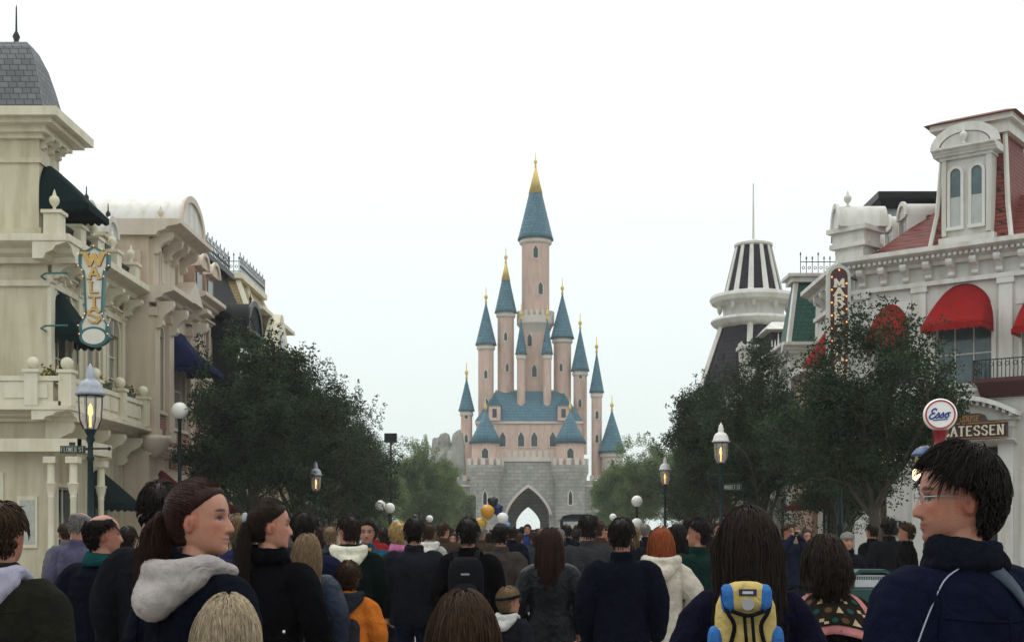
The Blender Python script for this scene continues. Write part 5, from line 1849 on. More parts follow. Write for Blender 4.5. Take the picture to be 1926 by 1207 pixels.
# ================================================================== litter bin
bin_green = pm('bin_green', (.010, .045, .042), .35, .2, 5)
BI = thing('litter_bin', 'dark green litter bin with arched hood and silver flap beside the pink shawl', 'litter bin', (px(1636, 15), 15, 0), None, R(-6))
FB = FrF(0)
MB().box(FB, -.25, .25, -.22, .22, .05, .95).build('body', bin_green, BI, bevel=.02, raw=True)
MB().box(FB, -.27, .27, -.24, .24, 0, .06).build('base', bin_green, BI, raw=True)
arcp = [(-.25, .95), (-.25, 1.04), (-.22, 1.12), (-.15, 1.165), (.15, 1.165), (.22, 1.12), (.25, 1.04), (.25, .95)]
m = MB()
for a, b in zip(arcp, arcp[1:]):
    ins = lambda p: (p[0] * .86, .95 + (p[1] - .95) * .84)
    m.prism(FB, [a, b, ins(b), ins(a)], -.22, .23)
m.prism(FB, arcp, -.22, -.1)
m.build('hood', bin_green, BI, raw=True)
MB().prism(FB, [(-.2, .96), (-.2, 1.06), (-.17, 1.1), (.17, 1.1), (.2, 1.06), (.2, .96)], .12, .15).build('flap', pm('bin_steel', (.50, .52, .54), .3, .15, 6, metal=.7, stretch=(12, 1, 1)), BI, raw=True)
m = MB()
for i in range(20):
    m.box(FB, -.19 + i * .02, -.18 + i * .02, .152, .158, 1.045, 1.085)
m.build('flap_grille', darkpaint, BI, raw=True)
MB().box(FB, -.205, .205, .15, .175, .93, .955).build('flap_ledge', bin_green, BI, raw=True)

# ================================================================== dark canopied car among the crowd
VX, VY = px(1091, 60), 60.0
CV = thing('canopied_car', 'old-fashioned black open car with domed canopy roof before the castle gate', 'car', (VX, VY, 0))
MB().prism(FB, [(-.88, 2.22), (-.8, 2.36), (-.4, 2.44), (.4, 2.44), (.8, 2.36), (.88, 2.22)], -3.4, .05).build('canopy', darkpaint, CV, raw=True)
MB().box(FB, -.9, .9, -3.45, .1, 2.12, 2.22).build('canopy_fringe', pm('fringe_blue', (.02, .03, .05), .6), CV, raw=True)
for x in (-.82, .82):
    for y in (0, -1.6, -3.3):
        MB().tube([(x, -y, .9), (x, -y, 2.15)], .03, 6).build('canopy_post', darkpaint, CV, raw=True)
MB().box(FB, -.85, .85, -3.3, 0, .5, 1.1).build('body', pm('car_black', (.012, .013, .018), .25), CV, bevel=.05, raw=True)
MB().box(FB, -.8, .8, -.35, -.1, 1.1, 1.6).build('seat_back', darkpaint, CV, bevel=.04, raw=True)
MB().box(FB, -.8, .8, -2.0, -1.75, 1.1, 1.6).build('seat_back', darkpaint, CV, bevel=.04, raw=True)
for x in (-.8, .8):
    for y in (.6, 2.7):
        wm = MB().lathe((0, 0, 0), [(.05, -.05), (.34, -.06), (.42, -.04), (.42, .04), (.34, .06), (.05, .05)], 20)
        wo = wm.build('wheel', darkpaint, CV, raw=True)
        wo.rotation_euler = (0, PI / 2, 0)
        wo.location = (x, y, .42)
        hb = MB().lathe((0, 0, 0), [(.12, -.08), (.12, .08)], 12).build('hub', cgold, wo, raw=True)

# ================================================================== plain round balloons held above the crowd
bal_c = {'orange': (.55, .26, .02), 'amber': (.50, .30, .03), 'navy': (.01, .02, .09), 'black': (.015, .015, .018), 'white': (.7, .7, .68), 'sky blue': (.08, .28, .50)}
for cname, x, y_, r_ in (('orange', 917, 962, .22), ('amber', 904, 985, .20), ('navy', 935, 956, .19), ('black', 927, 942, .17), ('white', 945, 975, .19), ('sky blue', 950, 990, .17)):
    Yb = 40 + (x % 7) * .1
    cpt = (px(x, Yb), Yb, pz(y_, Yb))
    B_ = thing('balloon', 'plain %s round balloon in the bunch before the castle gate' % cname, 'balloon', cpt, 'bunch of balloons over the crowd')
    MB().lathe((0, 0, 0), [(.012, -r_ * 1.25), (.02, -r_ * 1.2), (r_ * .5, -r_ * .93), (r_ * .87, -r_ * .5), (r_, .05), (r_ * .87, r_ * .55), (r_ * .5, r_ * .92), (.003, r_ * 1.05)], 18).build(
        'skin', pm('balloon_' + cname.replace(' ', '_'), bal_c[cname], .2, .03), B_, smooth=True, raw=True)
    MB().tube([(0, 0, -r_ * 1.25), ((px(930, Yb) - cpt[0]) * .6, 0, (1.4 - cpt[2]) * .6), (px(930, Yb) - cpt[0], 0, 1.4 - cpt[2])], .006, 4).build('string', white_trim, B_, raw=True)

# wall fittings on the white corner shop
tp = thing('wall_telephone', 'black and silver payphone on the shop wall behind the man in the blue jacket', 'telephone', Q(1.35, .02, 1.5))
o3 = Q(1.35, 0, 0)
MB().box(Q, 1.22, 1.48, 0, .12, 1.5, 1.95).build('case', darkpaint, tp, bevel=.01)
MB().box(Q, 1.26, 1.44, .12, .14, 1.72, 1.9).build('keypad', tin, tp)
MB().tube([Q(1.2, .15, 1.6), Q(1.17, .2, 1.75), Q(1.2, .15, 1.9)], .03, 8).build('handset', darkpaint, tp)
pq = thing('oval_plaque', 'black oval plaque with small panel below on the white shop wall', 'plaque', Q(.55, .02, 2.2))
MB().prism(Q, [(.55 + .14 * math.cos(2 * PI * i / 20), 2.55 + .24 * math.sin(2 * PI * i / 20)) for i in range(20)], 0, .05).build('oval', darkpaint, pq)
MB().box(Q, .4, .7, 0, .03, 2.05, 2.22).build('panel', tin, pq)


# ================================================================== PEOPLE
# Local frame of a figure: faces +Y, x to its right, 1.75 m tall; the root Empty turns and scales it.
HEADZ = np.array([-.118, -.115, -.105, -.09, -.07, -.045, -.02, 0, .02, .045, .07, .09, .105, .114, .118])
HEADW = np.array([.010, .026, .042, .053, .061, .066, .069, .071, .073, .075, .072, .062, .046, .026, .004])
HEADF = np.array([.060, .070, .079, .083, .085, .085, .085, .084, .088, .087, .078, .061, .040, .020, .004])
HEADB = np.array([.005, .012, .030, .050, .066, .080, .092, .100, .104, .105, .098, .082, .058, .032, .004])


def sstep(a, b, x):
    t = np.clip((x - a) / (b - a), 0, 1)
    return t * t * (3 - 2 * t)


def gauss(x, z, cx_, cz_, sx, sz):
    return np.exp(-((x - cx_) / sx) ** 2 - ((z - cz_) / sz) ** 2)


def head_ring_mesh(nz, na, female):
    zz = -.118 * np.cos(np.linspace(0, PI, nz))
    w_ = np.interp(zz, HEADZ, HEADW)
    f_ = np.interp(zz, HEADZ, HEADF)
    b_ = np.interp(zz, HEADZ, HEADB)
    for _ in range(3):
        for a in (w_, f_, b_):
            a[1:-1] = (a[:-2] + 2 * a[1:-1] + a[2:]) / 4
    if female:
        w_ = w_ * (1 - .05 * sstep(.0, -.08, zz))
    th = np.linspace(0, 2 * PI, na, endpoint=False)
    ct, st = np.cos(th), np.sin(th)
    cx_ = np.sign(ct) * np.abs(ct) ** .88
    sy_ = np.sign(st) * np.abs(st) ** np.where(st > 0, .82, .95)
    X = w_[:, None] * cx_[None]
    Y = np.where(sy_ > 0, f_[:, None] * sy_[None], b_[:, None] * sy_[None])
    Z = np.repeat(zz[:, None], na, 1)
    fw = sstep(.25, .7, st)[None] * np.ones_like(X)
    A = np.abs(X)
    D = np.zeros_like(X)
    D += .005 * gauss(A, Z, .028, .021, .022, .008)
    D -= .011 * gauss(A, Z, .031, .002, .015, .011)
    D += .005 * gauss(A, Z, .031, .0, .010, .007)
    nl = sstep(.012, -.038, Z) * sstep(-.056, -.044, Z)
    D += (.007 + .019 * nl) * np.exp(-(X / (.0085 + .005 * nl)) ** 2) * sstep(.022, .0, Z) * sstep(-.055, -.046, Z)
    D += .008 * gauss(A, Z, .0135, -.042, .006, .006)
    D -= .003 * gauss(X, Z, 0, -.055, .012, .006)
    D += .0065 * gauss(X, Z, 0, -.0635, .020, .0045)
    D += .0065 * gauss(X, Z, 0, -.0755, .018, .005)
    D -= .003 * gauss(X, Z, 0, -.0695, .022, .002)
    D -= .003 * gauss(X, Z, 0, -.087, .02, .006)
    D += .006 * gauss(X, Z, 0, -.102, .018, .010)
    D += .004 * gauss(A, Z, .046, -.022, .018, .016)
    Y = Y + D * fw
    V = np.stack([X, Y, Z], -1).reshape(-1, 3)
    F_ = []
    for j in range(nz - 1):
        for i in range(na):
            k_ = (i + 1) % na
            F_.append((j * na + i, j * na + k_, (j + 1) * na + k_, (j + 1) * na + i))
    F_.append(tuple(range(na))[::-1])
    F_.append(tuple(range((nz - 1) * na, nz * na)))
    return V, F_


def loft(mb, rings, seg=18, p=2.3):
    """closed tube through rings (cx, cy, z, rx, ry): horizontal super-ellipses"""
    v, f = [], []
    for (x, y, z, rx, ry) in rings:
        for i in range(seg):
            a = 2 * PI * i / seg
            c, s = math.cos(a), math.sin(a)
            v.append((x + rx * math.copysign(abs(c) ** (2 / p), c), y + ry * math.copysign(abs(s) ** (2 / p), s), z))
    n = len(rings)
    for j in range(n - 1):
        for i in range(seg):
            k_ = (i + 1) % seg
            f.append((j * seg + i, j * seg + k_, (j + 1) * seg + k_, (j + 1) * seg + i))
    f += [tuple(range(seg))[::-1], tuple(range((n - 1) * seg, n * seg))]
    return mb.add(v, f)


def spl(pts, n=5):
    P = [Vector(p) for p in pts]
    S = []
    for i in range(len(P) - 1):
        p0, p1, p2, p3 = P[max(i - 1, 0)], P[i], P[i + 1], P[min(i + 2, len(P) - 1)]
        for j in range(n):
            t = j / n
            S.append(.5 * ((2 * p1) + (p2 - p0) * t + (2 * p0 - 5 * p1 + 4 * p2 - p3) * t * t + (3 * p1 - p0 - 3 * p2 + p3) * t ** 3))
    S.append(P[-1])
    return S


def limb(mb, pts, rad, seg=12, n=5):
    S = spl(pts, n)
    rr = []
    for i in range(len(rad) - 1):
        rr += [rad[i] + (rad[i + 1] - rad[i]) * j / n for j in range(n)]
    rr.append(rad[-1])
    mb.tube(S, rr, seg)
    mb.ball(S[0], rr[0], 10, 6).ball(S[-1], rr[-1], 10, 6)


WORK = bpy.data.scenes.new('work')     # bench for the remeshing, removed at the end


def remesh(mb, vox, smooth_it=4, fac=.5):
    """one continuous surface from overlapping volumes"""
    me = bpy.data.meshes.new('tmp')
    me.from_pydata(mb.v, [], mb.f)
    bm = bmesh.new()
    bm.from_mesh(me)
    bmesh.ops.recalc_face_normals(bm, faces=bm.faces)
    bm.to_mesh(me)
    bm.free()
    o = bpy.data.objects.new('tmp', me)
    WORK.collection.objects.link(o)
    md = o.modifiers.new('r', 'REMESH')
    md.mode = 'VOXEL'
    md.voxel_size = vox
    if smooth_it:
        ms = o.modifiers.new('s', 'SMOOTH')
        ms.iterations = smooth_it
        ms.factor = fac
    with bpy.context.temp_override(scene=WORK, view_layer=WORK.view_layers[0]):
        dg = bpy.context.evaluated_depsgraph_get()
    ev = o.evaluated_get(dg)
    r = bpy.data.meshes.new_from_object(ev)
    bpy.data.objects.remove(o)
    bpy.data.meshes.remove(me)
    r.polygons.foreach_set('use_smooth', [True] * len(r.polygons))
    return r


def coords(me):
    a = np.empty(len(me.vertices) * 3, np.float32)
    me.vertices.foreach_get('co', a)
    return a.reshape(-1, 3).astype(float)


def wrinkle(me, amp, sc, seed, stretch=(1, 1, 1.0)):
    """cloth folds: ridged noise along the normals"""
    V = coords(me)
    N = np.empty(len(V) * 3, np.float32)
    me.vertices.foreach_get('normal', N)
    N = N.reshape(-1, 3)
    off = Vector((seed * 3.1, seed * 1.7, seed * .9))

    def fold(p):
        q = Vector((p[0] * 1.6 * stretch[0] + .35 * p[2], p[1] * 1.6 * stretch[1], p[2] * .55 * stretch[2])) * sc + off
        a = 1 - 2.2 * abs(mnoise.noise(q))
        q2 = Vector((p[0] + .6 * p[2], p[1] - .3 * p[2], p[2] * 1.25)) * (sc * 1.9) - off
        b = 1 - 2.2 * abs(mnoise.noise(q2))
        return .62 * a + .38 * b - .25

    d = np.array([fold(p) for p in V])
    V = V + N * (d * amp)[:, None]
    me.vertices.foreach_set('co', V.astype(np.float32).ravel())
    me.update()


def rotz(a):
    c, s = math.cos(a), math.sin(a)
    return np.array([[c, -s, 0], [s, c, 0], [0, 0, 1]])


def rotx(a):
    c, s = math.cos(a), math.sin(a)
    return np.array([[1, 0, 0], [0, c, -s], [0, s, c]])


POSES = {   # elbow and wrist for each arm (left, right), knee and ankle for each leg
    'stand': dict(arm=(((-.265, -.03, 1.13), (-.25, .07, .90)), ((.265, -.03, 1.13), (.25, .07, .90))), leg=(((-.10, .02, .49), (-.11, -.01, .08)), ((.10, .02, .49), (.11, -.01, .08)))),
    'walk': dict(arm=(((-.265, -.10, 1.14), (-.26, -.06, .89)), ((.265, .04, 1.13), (.24, .20, .94))), leg=(((-.10, .16, .50), (-.10, .22, .09)), ((.10, .02, .50), (.10, -.27, .15)))),
    'walk2': dict(arm=(((-.265, .04, 1.13), (-.24, .18, .93)), ((.265, -.10, 1.14), (.26, -.05, .89))), leg=(((-.10, .03, .50), (-.10, -.25, .14)), ((.10, .15, .50), (.10, .21, .09)))),
    'pocket': dict(arm=(((-.30, -.06, 1.15), (-.21, .09, .98)), ((.30, -.06, 1.15), (.21, .09, .98))), leg=(((-.10, .02, .49), (-.11, -.01, .08)), ((.10, .02, .49), (.11, -.01, .08)))),
    'photo': dict(arm=(((-.27, .13, 1.22), (-.07, .25, 1.55)), ((.27, .13, 1.22), (.07, .25, 1.55))), leg=(((-.10, .02, .49), (-.11, -.01, .08)), ((.10, .02, .49), (.11, -.01, .08)))),
}
BUILD = {   # shoulder half-width, torso ring table (z, rx, ry), neck radius
    'm': dict(sh=.185, rings=((.80, .172, .118), (.92, .178, .122), (1.05, .168, .115), (1.18, .178, .118), (1.30, .196, .122), (1.38, .188, .110), (1.43, .14, .09), (1.46, .075, .068)), neck=.058),
    'f': dict(sh=.165, rings=((.80, .175, .118), (.92, .178, .122), (1.05, .150, .105), (1.18, .160, .118), (1.30, .172, .122), (1.38, .168, .102), (1.43, .12, .085), (1.46, .065, .062)), neck=.047),
    'c': dict(sh=.17, rings=((.80, .165, .120), (.92, .165, .125), (1.05, .160, .122), (1.18, .162, .120), (1.30, .168, .115), (1.36, .155, .100), (1.40, .12, .085), (1.44, .065, .062)), neck=.048),
}
SKINS = {'fair': (.41, .195, .13), 'light': (.35, .16, .105), 'tan': (.31, .155, .10), 'olive': (.35, .20, .13)}
_cache = {}


def hand(mb, wr, el, side):
    """palm, four fingers of unequal length slightly curled, thumb leaving the side of the palm"""
    w_, e_ = Vector(wr), Vector(el)
    d = (w_ - e_).normalized()
    fw = Vector((0, 1, 0))
    fw = (fw - d * fw.dot(d)).normalized()          # across the palm, forwards
    inn = Vector((-side, 0, 0))
    inn = (inn - d * inn.dot(d) - fw * inn.dot(fw))
    inn = inn.normalized() if inn.length > .01 else d.cross(fw)
    limb(mb, [w_, w_ + d * .04, w_ + d * .085], [.026, .032, .03], 8, 2)
    mb.ball(w_ + d * .06 + fw * .022, (.02, .026, .03), 8, 6).ball(w_ + d * .06 - fw * .022, (.02, .026, .03), 8, 6)
    for i, L in enumerate((.070, .078, .072, .056)):
        b = w_ + d * .085 + fw * (.030 - .020 * i)
        limb(mb, [b, b + d * L * .45 + inn * .008, b + d * L * .8 + inn * .026, b + d * L * .92 + inn * .045], [.0095, .009, .008, .007], 6, 2)
    b = w_ + d * .025 + fw * .028
    limb(mb, [b, b + d * .03 + fw * .026 + inn * .012, b + d * .065 + fw * .03 + inn * .026], [.012, .011, .008], 6, 2)


def head_frame(yaw, pitch, hs, hz=1.63, hy=.015):
    M = rotz(yaw) @ rotx(pitch)
    return M * hs, np.array([0, hy, hz])


def body_mesh(kind, pose, yaw, pitch, hs, vox, skin, brow, lips, stubble, specs_):
    key = ('body', kind, pose, round(yaw, 2), round(pitch, 2), hs, vox, skin, brow, lips, stubble)
    if key in _cache:
        return _cache[key]
    B_ = BUILD[kind]
    P_ = POSES[pose]
    mb = MB()
    fine = vox < .007
    V, F_ = head_ring_mesh(90 if fine else 48, 120 if fine else 60, kind != 'm')
    M, T = head_frame(yaw, pitch, hs)
    mb.add([tuple(x) for x in (V @ M.T + T)], F_)
    for s in (-1, 1):       # ears
        em = MB().ball((0, 0, 0), (.010, .019, .032), 12, 8)
        ev = np.array(em.v)
        ev[:, 0] *= 1 + .5 * np.abs(ev[:, 1]) / .019
        ev = ev @ rotx(-.25).T + np.array([s * .073, -.012, -.012])
        mb.add([tuple(x) for x in (ev @ M.T + T)], em.f)
    nk = B_['neck']
    hb = T + M @ np.array([0, -.018, -.07])
    limb(mb, [(0, -.02, 1.40), (0, -.008, 1.47), tuple(hb)], [nk * 1.25, nk, nk * .98], 14, 3)
    loft(mb, [(0, 0, z, rx * .86, ry * .86) for z, rx, ry in B_['rings']])
    for s, (el, wr) in zip((-1, 1), P_['arm']):
        limb(mb, [(s * B_['sh'] * .92, -.01, 1.385), el, wr], [.046, .036, .026], 10, 4)
        hand(mb, wr, el, s)
    for s, (kn, an) in zip((-1, 1), P_['leg']):
        limb(mb, [(s * .085, 0, .88), kn, an], [.078, .052, .036], 10, 4)
        limb(mb, [an, (an[0], an[1] + .1, max(.045, an[2] - .05))], [.035, .03], 8, 2)
    me = remesh(mb, vox, 2 if fine else 1, .45)
    V = coords(me)
    L = (V - T) @ np.linalg.inv(M).T
    x, y, z = L.T
    A = np.abs(x)
    c = np.array(SKINS[skin])
    C = np.tile(c, (len(V), 1))
    face = (y > .03) & (z > -.13) & (z < .13) & (A < .08)

    def mix(mask, cc, k_=1.0):
        m_ = (np.clip(mask, 0, 1) * k_ * face)[:, None]
        C[:] = C * (1 - m_) + np.array(cc) * m_

    mix(gauss(A, z, .043, -.03, .024, .022), (c[0] * 1.0, c[1] * .70, c[2] * .66), .8)
    mix(gauss(A, z, .031, .008, .026, .012), (c[0] * .72, c[1] * .62, c[2] * .6), .6)
    mix(gauss(x, z, 0, -.04, .016, .012), (c[0] * 1.0, c[1] * .8, c[2] * .76), .5)
    if stubble:
        mix(sstep(-.040, -.072, z) * sstep(.085, .02, A), (c[0] * .55, c[1] * .52, c[2] * .55), .55)
    mix(sstep(1.25, .75, (x / .028) ** 2 + ((z + .0695 - 4 * x * x) / .0115) ** 2), lips, .85)
    mix(gauss(x, z + .0 - 5 * x * x, 0, -.0695, .027, .0026), (.05, .018, .018), .95)
    bz = z - .021 - .006 * np.cos((A - .032) / .02)
    mix(sstep(1.3, .6, ((A - .032) / .022) ** 2 + (bz / .0056) ** 2), brow, .95)
    mix(sstep(1.2, .7, ((A - .0315) / .0155) ** 2 + ((z - .0005) / .0068) ** 2), (.20, .18, .17), 1)
    mix(sstep(1.2, .7, ((A - .0315) / .0085) ** 2 + ((z - .0005) / .0075) ** 2), (.02, .014, .012), 1)
    mix(np.exp(-((z - .0065 + 25 * (A - .0315) ** 2) / .0036) ** 2) * sstep(.021, .015, np.abs(A - .0315)), (.03, .02, .018), .9)
    mix(gauss(A, z, .0085, -.048, .005, .003), (.08, .03, .025), .8)
    ear_in = (A > .066) & (A < .092) & (y < .02) & (y > -.05) & (z < .025) & (z > -.045)
    C[ear_in] = C[ear_in] * np.array([.98, .76, .74])
    con = np.exp(-((y + .008) / .009) ** 2 - ((z + .012) / .014) ** 2) * (A > .070) * (A < .095)  # shade in the ear hollow, painted as darker skin colour
    C *= (1 - .5 * con)[:, None]
    at = me.color_attributes.new('Col', 'FLOAT_COLOR', 'POINT')
    at.data.foreach_set('color', np.column_stack([C, np.ones(len(C))]).astype(np.float32).ravel())
    me.materials.clear()
    me.materials.append(vcol_mat('skin', .45, .35, .06, .2, 38))
    _cache[key] = me
    return me


def jacket_mesh(kind, pose, hem, bulk, vox, puff, seed, collar=True, sleeves=True):
    key = ('jacket', kind, pose, hem, bulk, vox, puff, seed, collar, sleeves)
    if key in _cache:
        return _cache[key]
    B_ = BUILD[kind]
    P_ = POSES[pose]
    mb = MB()
    rings = []
    zs_ = [z for z, _, _ in B_['rings']]
    rx_ = [r for _, r, _ in B_['rings']]
    ry_ = [r for _, _, r in B_['rings']]
    for z in np.linspace(hem, 1.445, 16):
        q = 1 + bulk + (puff * .25 * max(0, math.sin((z - hem) / (1.42 - hem) * PI)))
        rx, ry = float(np.interp(z, zs_, rx_)), float(np.interp(z, zs_, ry_))
        if z < .9:
            rx *= 1 + .12 * (0.9 - z) / .3
            ry *= 1 + .18 * (0.9 - z) / .3
        rings.append((0, 0, float(z), rx * (1 + (q - 1) * .5), ry * (q + .05)))
    loft(mb, rings, 24)
    nk = B_['neck']
    if collar:
        loft(mb, [(0, -.012, 1.42, .10, .085), (0, -.012, 1.475, nk * 1.5, nk * 1.55), (0, -.016, 1.515, nk * 1.42, nk * 1.5)], 18, 2)
    if sleeves:
        for s, (el, wr) in zip((-1, 1), P_['arm']):
            w2 = tuple(Vector(el) + (Vector(wr) - Vector(el)) * .98)
            limb(mb, [(s * B_['sh'] * .88, -.005, 1.365), (s * B_['sh'] * 1.12, -.01, 1.32), el, w2], [.078 * (1 + bulk), .078 * (1 + bulk) + puff * .02, .062 * (1 + bulk) + puff * .02, .050 * (1 + bulk * .6)], 12, 4)
    me = remesh(mb, vox, 3, .5)
    wrinkle(me, .014 + puff * .010, 5.5 if not puff else 4.5, seed)
    _cache[key] = me
    return me


def trousers_mesh(kind, pose, vox, wide, skirt=False, seed=1):
    key = ('trousers', kind, pose, vox, wide, skirt)
    if key in _cache:
        return _cache[key]
    P_ = POSES[pose]
    mb = MB()
    loft(mb, [(0, 0, .76, .17, .125), (0, 0, .86, .185, .132), (0, 0, .96, .178, .125), (0, 0, 1.02, .160, .115)], 20)
    for s, (kn, an) in zip((-1, 1), P_['leg']):
        limb(mb, [(s * .088, 0, .86), kn, (an[0], an[1] - .015, an[2] + .0)], [.098, .074 * wide, .066 * wide], 12, 5)
    me = remesh(mb, vox, 3, .5)
    wrinkle(me, .012, 7, seed + 4)
    _cache[key] = me
    return me


def shoe_mesh(pose, i):
    key = ('shoe', pose, i)
    if key in _cache:
        return _cache[key]
    kn, an = POSES[pose]['leg'][i]
    mb = MB()
    lift = max(0, an[2] - .09)
    x, y = an[0], an[1]
    loft(mb, [(x, y + .06, .0 + lift, .045, .13), (x, y + .06, .03 + lift, .05, .14), (x, y + .045, .06 + lift, .045, .115), (x, y - .01, .10 + lift, .04, .06), (x, y - .02, .14 + lift, .038, .045)], 16, 2.4)
    me = bpy.data.meshes.new('shoe')
    me.from_pydata(mb.v, [], mb.f)
    me.polygons.foreach_set('use_smooth', [True] * len(me.polygons))
    _cache[key] = me
    return me


# ------------------------------------------------------------------ hair
HC, HR = np.array([0, -.010, .012]), np.array([.079, .100, .112])


def hair_region(x, y, z, style):
    """>0 where hair grows"""
    A = np.abs(x)
    front = z - (.066 + .012 * np.cos(A * 30) - .6 * np.maximum(0, .045 - y) - .35 * np.maximum(0, A - .045))
    back = np.where(y < np.where(z < .02, -.034, -.012), z + .085, -1)
    side = np.where((y < .03), z - (.012 + .5 * np.maximum(0, y)), -1)
    r_ = np.maximum(front, np.maximum(back, np.where(y < -.0, side, -1)))
    if style == 'bald':
        top = ((x / .062) ** 2 + ((y + .012) / .080) ** 2 < 1) & (z > .045)
        r_ = np.where(top, -1, np.where(y > .035, -1, r_))
    return r_


def hair_mesh(style, yaw, pitch, hs, n_str, seed, length=.3, thick=.004, cap=.012, wave=.0):
    key = ('hair', style, round(yaw, 2), round(pitch, 2), hs, n_str, seed, length, thick, cap, wave)
    if key in _cache:
        return _cache[key]
    rng_ = np.random.default_rng(seed)
    M, T = head_frame(yaw, pitch, hs)
    mb = MB()
    # scalp volume: skull grown outwards where hair grows, tucked under the skin elsewhere
    nz, na = 44, 56
    V, F_ = head_ring_mesh(nz, na, False)
    x, y, z = V.T
    reg = hair_region(x, y, z, style)
    k_ = sstep(-.006, .012, reg)
    nrm = (V - HC) / HR ** 2
    nrm /= np.linalg.norm(nrm, axis=1)[:, None]
    lump = np.array([mnoise.noise(Vector(p) * 28 + Vector((seed, 0, 0))) for p in V])
    top = sstep(-.02, .08, z)
    off = -.014 + k_ * (.014 + cap * (.62 + .30 * top) + .003 * lump)
    Vh = V + nrm * off[:, None]
    mb.add([tuple(p) for p in Vh], F_)
    base_n = len(mb.v)
    # roots
    roots = []
    while len(roots) < n_str:
        d = rng_.normal(size=(400, 3))
        d /= np.linalg.norm(d, axis=1)[:, None]
        p = HC + d * HR
        r_ = hair_region(p[:, 0], p[:, 1], p[:, 2], style)
        roots += [q for q, g in zip(p, r_) if g > .004]
    roots = roots[:n_str]

    def push(p, o):
        q = (p - HC) / (HR + o)
        L = np.linalg.norm(q)
        return HC + q / L * (HR + o) if L < 1 else p

    tie = np.array([0, -.118, .035])
    Rinv = np.linalg.inv(M)
    down = Rinv @ np.array([0, 0, -1.0])
    down /= np.linalg.norm(down)
    backw = Rinv @ np.array([0, -1.0, 0])
    backw /= np.linalg.norm(backw)
    for q in roots:
        path = [q.copy()]
        o = cap * rng_.uniform(1.0, 1.4)
        p = q.copy()
        if style == 'pony':
            n = 7
            for i in range(1, n + 1):
                t = i / n
                m_ = q * (1 - t) + tie * t
                path.append(push(m_ + np.array([0, 0, .01 * math.sin(PI * t)]), o))
            L = length * rng_.uniform(.65, 1.05)
            sp = rng_.normal(size=3) * np.array([.022, .014, 0])
            p = tie.copy() + sp * .2
            for i in range(8):
                t = (i + 1) / 8
                p = tie + backw * (.045 * math.sin(PI * min(1, t * 1.3) * .6)) + down * (L * t - .02 * math.sin(PI * t)) + sp * (.4 + 1.2 * t) + rng_.normal(size=3) * .004
                path.append(p)
        elif style in ('long', 'curly'):
            st = .022
            L = length * rng_.uniform(.8, 1.08)
            side = np.sign(q[0]) if abs(q[0]) > .004 else rng_.choice([-1, 1])
            vel = np.array([side * .5, -.35, .15]) if q[1] > -.03 else np.array([rng_.normal(0, .18), -.4, .1])
            tot = 0
            ph = rng_.uniform(0, 6.28)
            while tot < L and len(path) < 26:
                tot += st
                vel = vel * .72 + down * .42 + backw * .05
                vel /= np.linalg.norm(vel)
                p = p + vel * st
                p = push(p, o)
                if style == 'curly':
                    p = p + np.array([math.sin(ph + tot * 70), math.cos(ph + tot * 70), 0]) * .006
                elif wave:
                    p = p + np.array([math.sin(ph + tot * 26), 0, 0]) * wave
                h = (p - HC) @ down
                if h > .05:        # keep off the face, fall over the back
                    b_ = p @ backw
                    if b_ < .035:
                        p = p + backw * (.035 - b_) * .35
                    if h > .12:
                        c_ = p @ backw
                        if c_ < .085:
                            p = p + backw * min(.012, .085 - c_)
                path.append(p.copy())
        else:
            L = length * rng_.uniform(.6, 1.2) * (.42 if q[2] < .05 else (.38 if q[1] > .045 else 1.4))
            n = 5
            whorl = np.array([.01, -.06, .11])
            dirv = (q - whorl)
            dirv[2] -= .05
            dirv /= np.linalg.norm(dirv) + 1e-6
            dirv = dirv + rng_.normal(size=3) * .22
            for i in range(n):
                nn = (p - HC) / HR ** 2
                nn /= np.linalg.norm(nn)
                tdir = dirv - nn * (dirv @ nn) + nn * .05
                tdir /= np.linalg.norm(tdir)
                p = push(p + tdir * L / n, o * 1.05)
                path.append(p.copy())
        P = [Vector(M @ a + T) for a in path]
        n = len(P)
        th = thick * hs * rng_.uniform(.7, 1.3)
        mb.tube(P, [th * (1 - .75 * (i / (n - 1)) ** 2) for i in range(n)], 3, cap=False)
    # transform the scalp volume
    for i in range(base_n):
        mb.v[i] = tuple(M @ np.array(mb.v[i]) + T)
    me = bpy.data.meshes.new('hair')
    me.from_pydata(mb.v, [], mb.f)
    me.polygons.foreach_set('use_smooth', [True] * len(me.polygons))
    _cache[key] = me
    return me


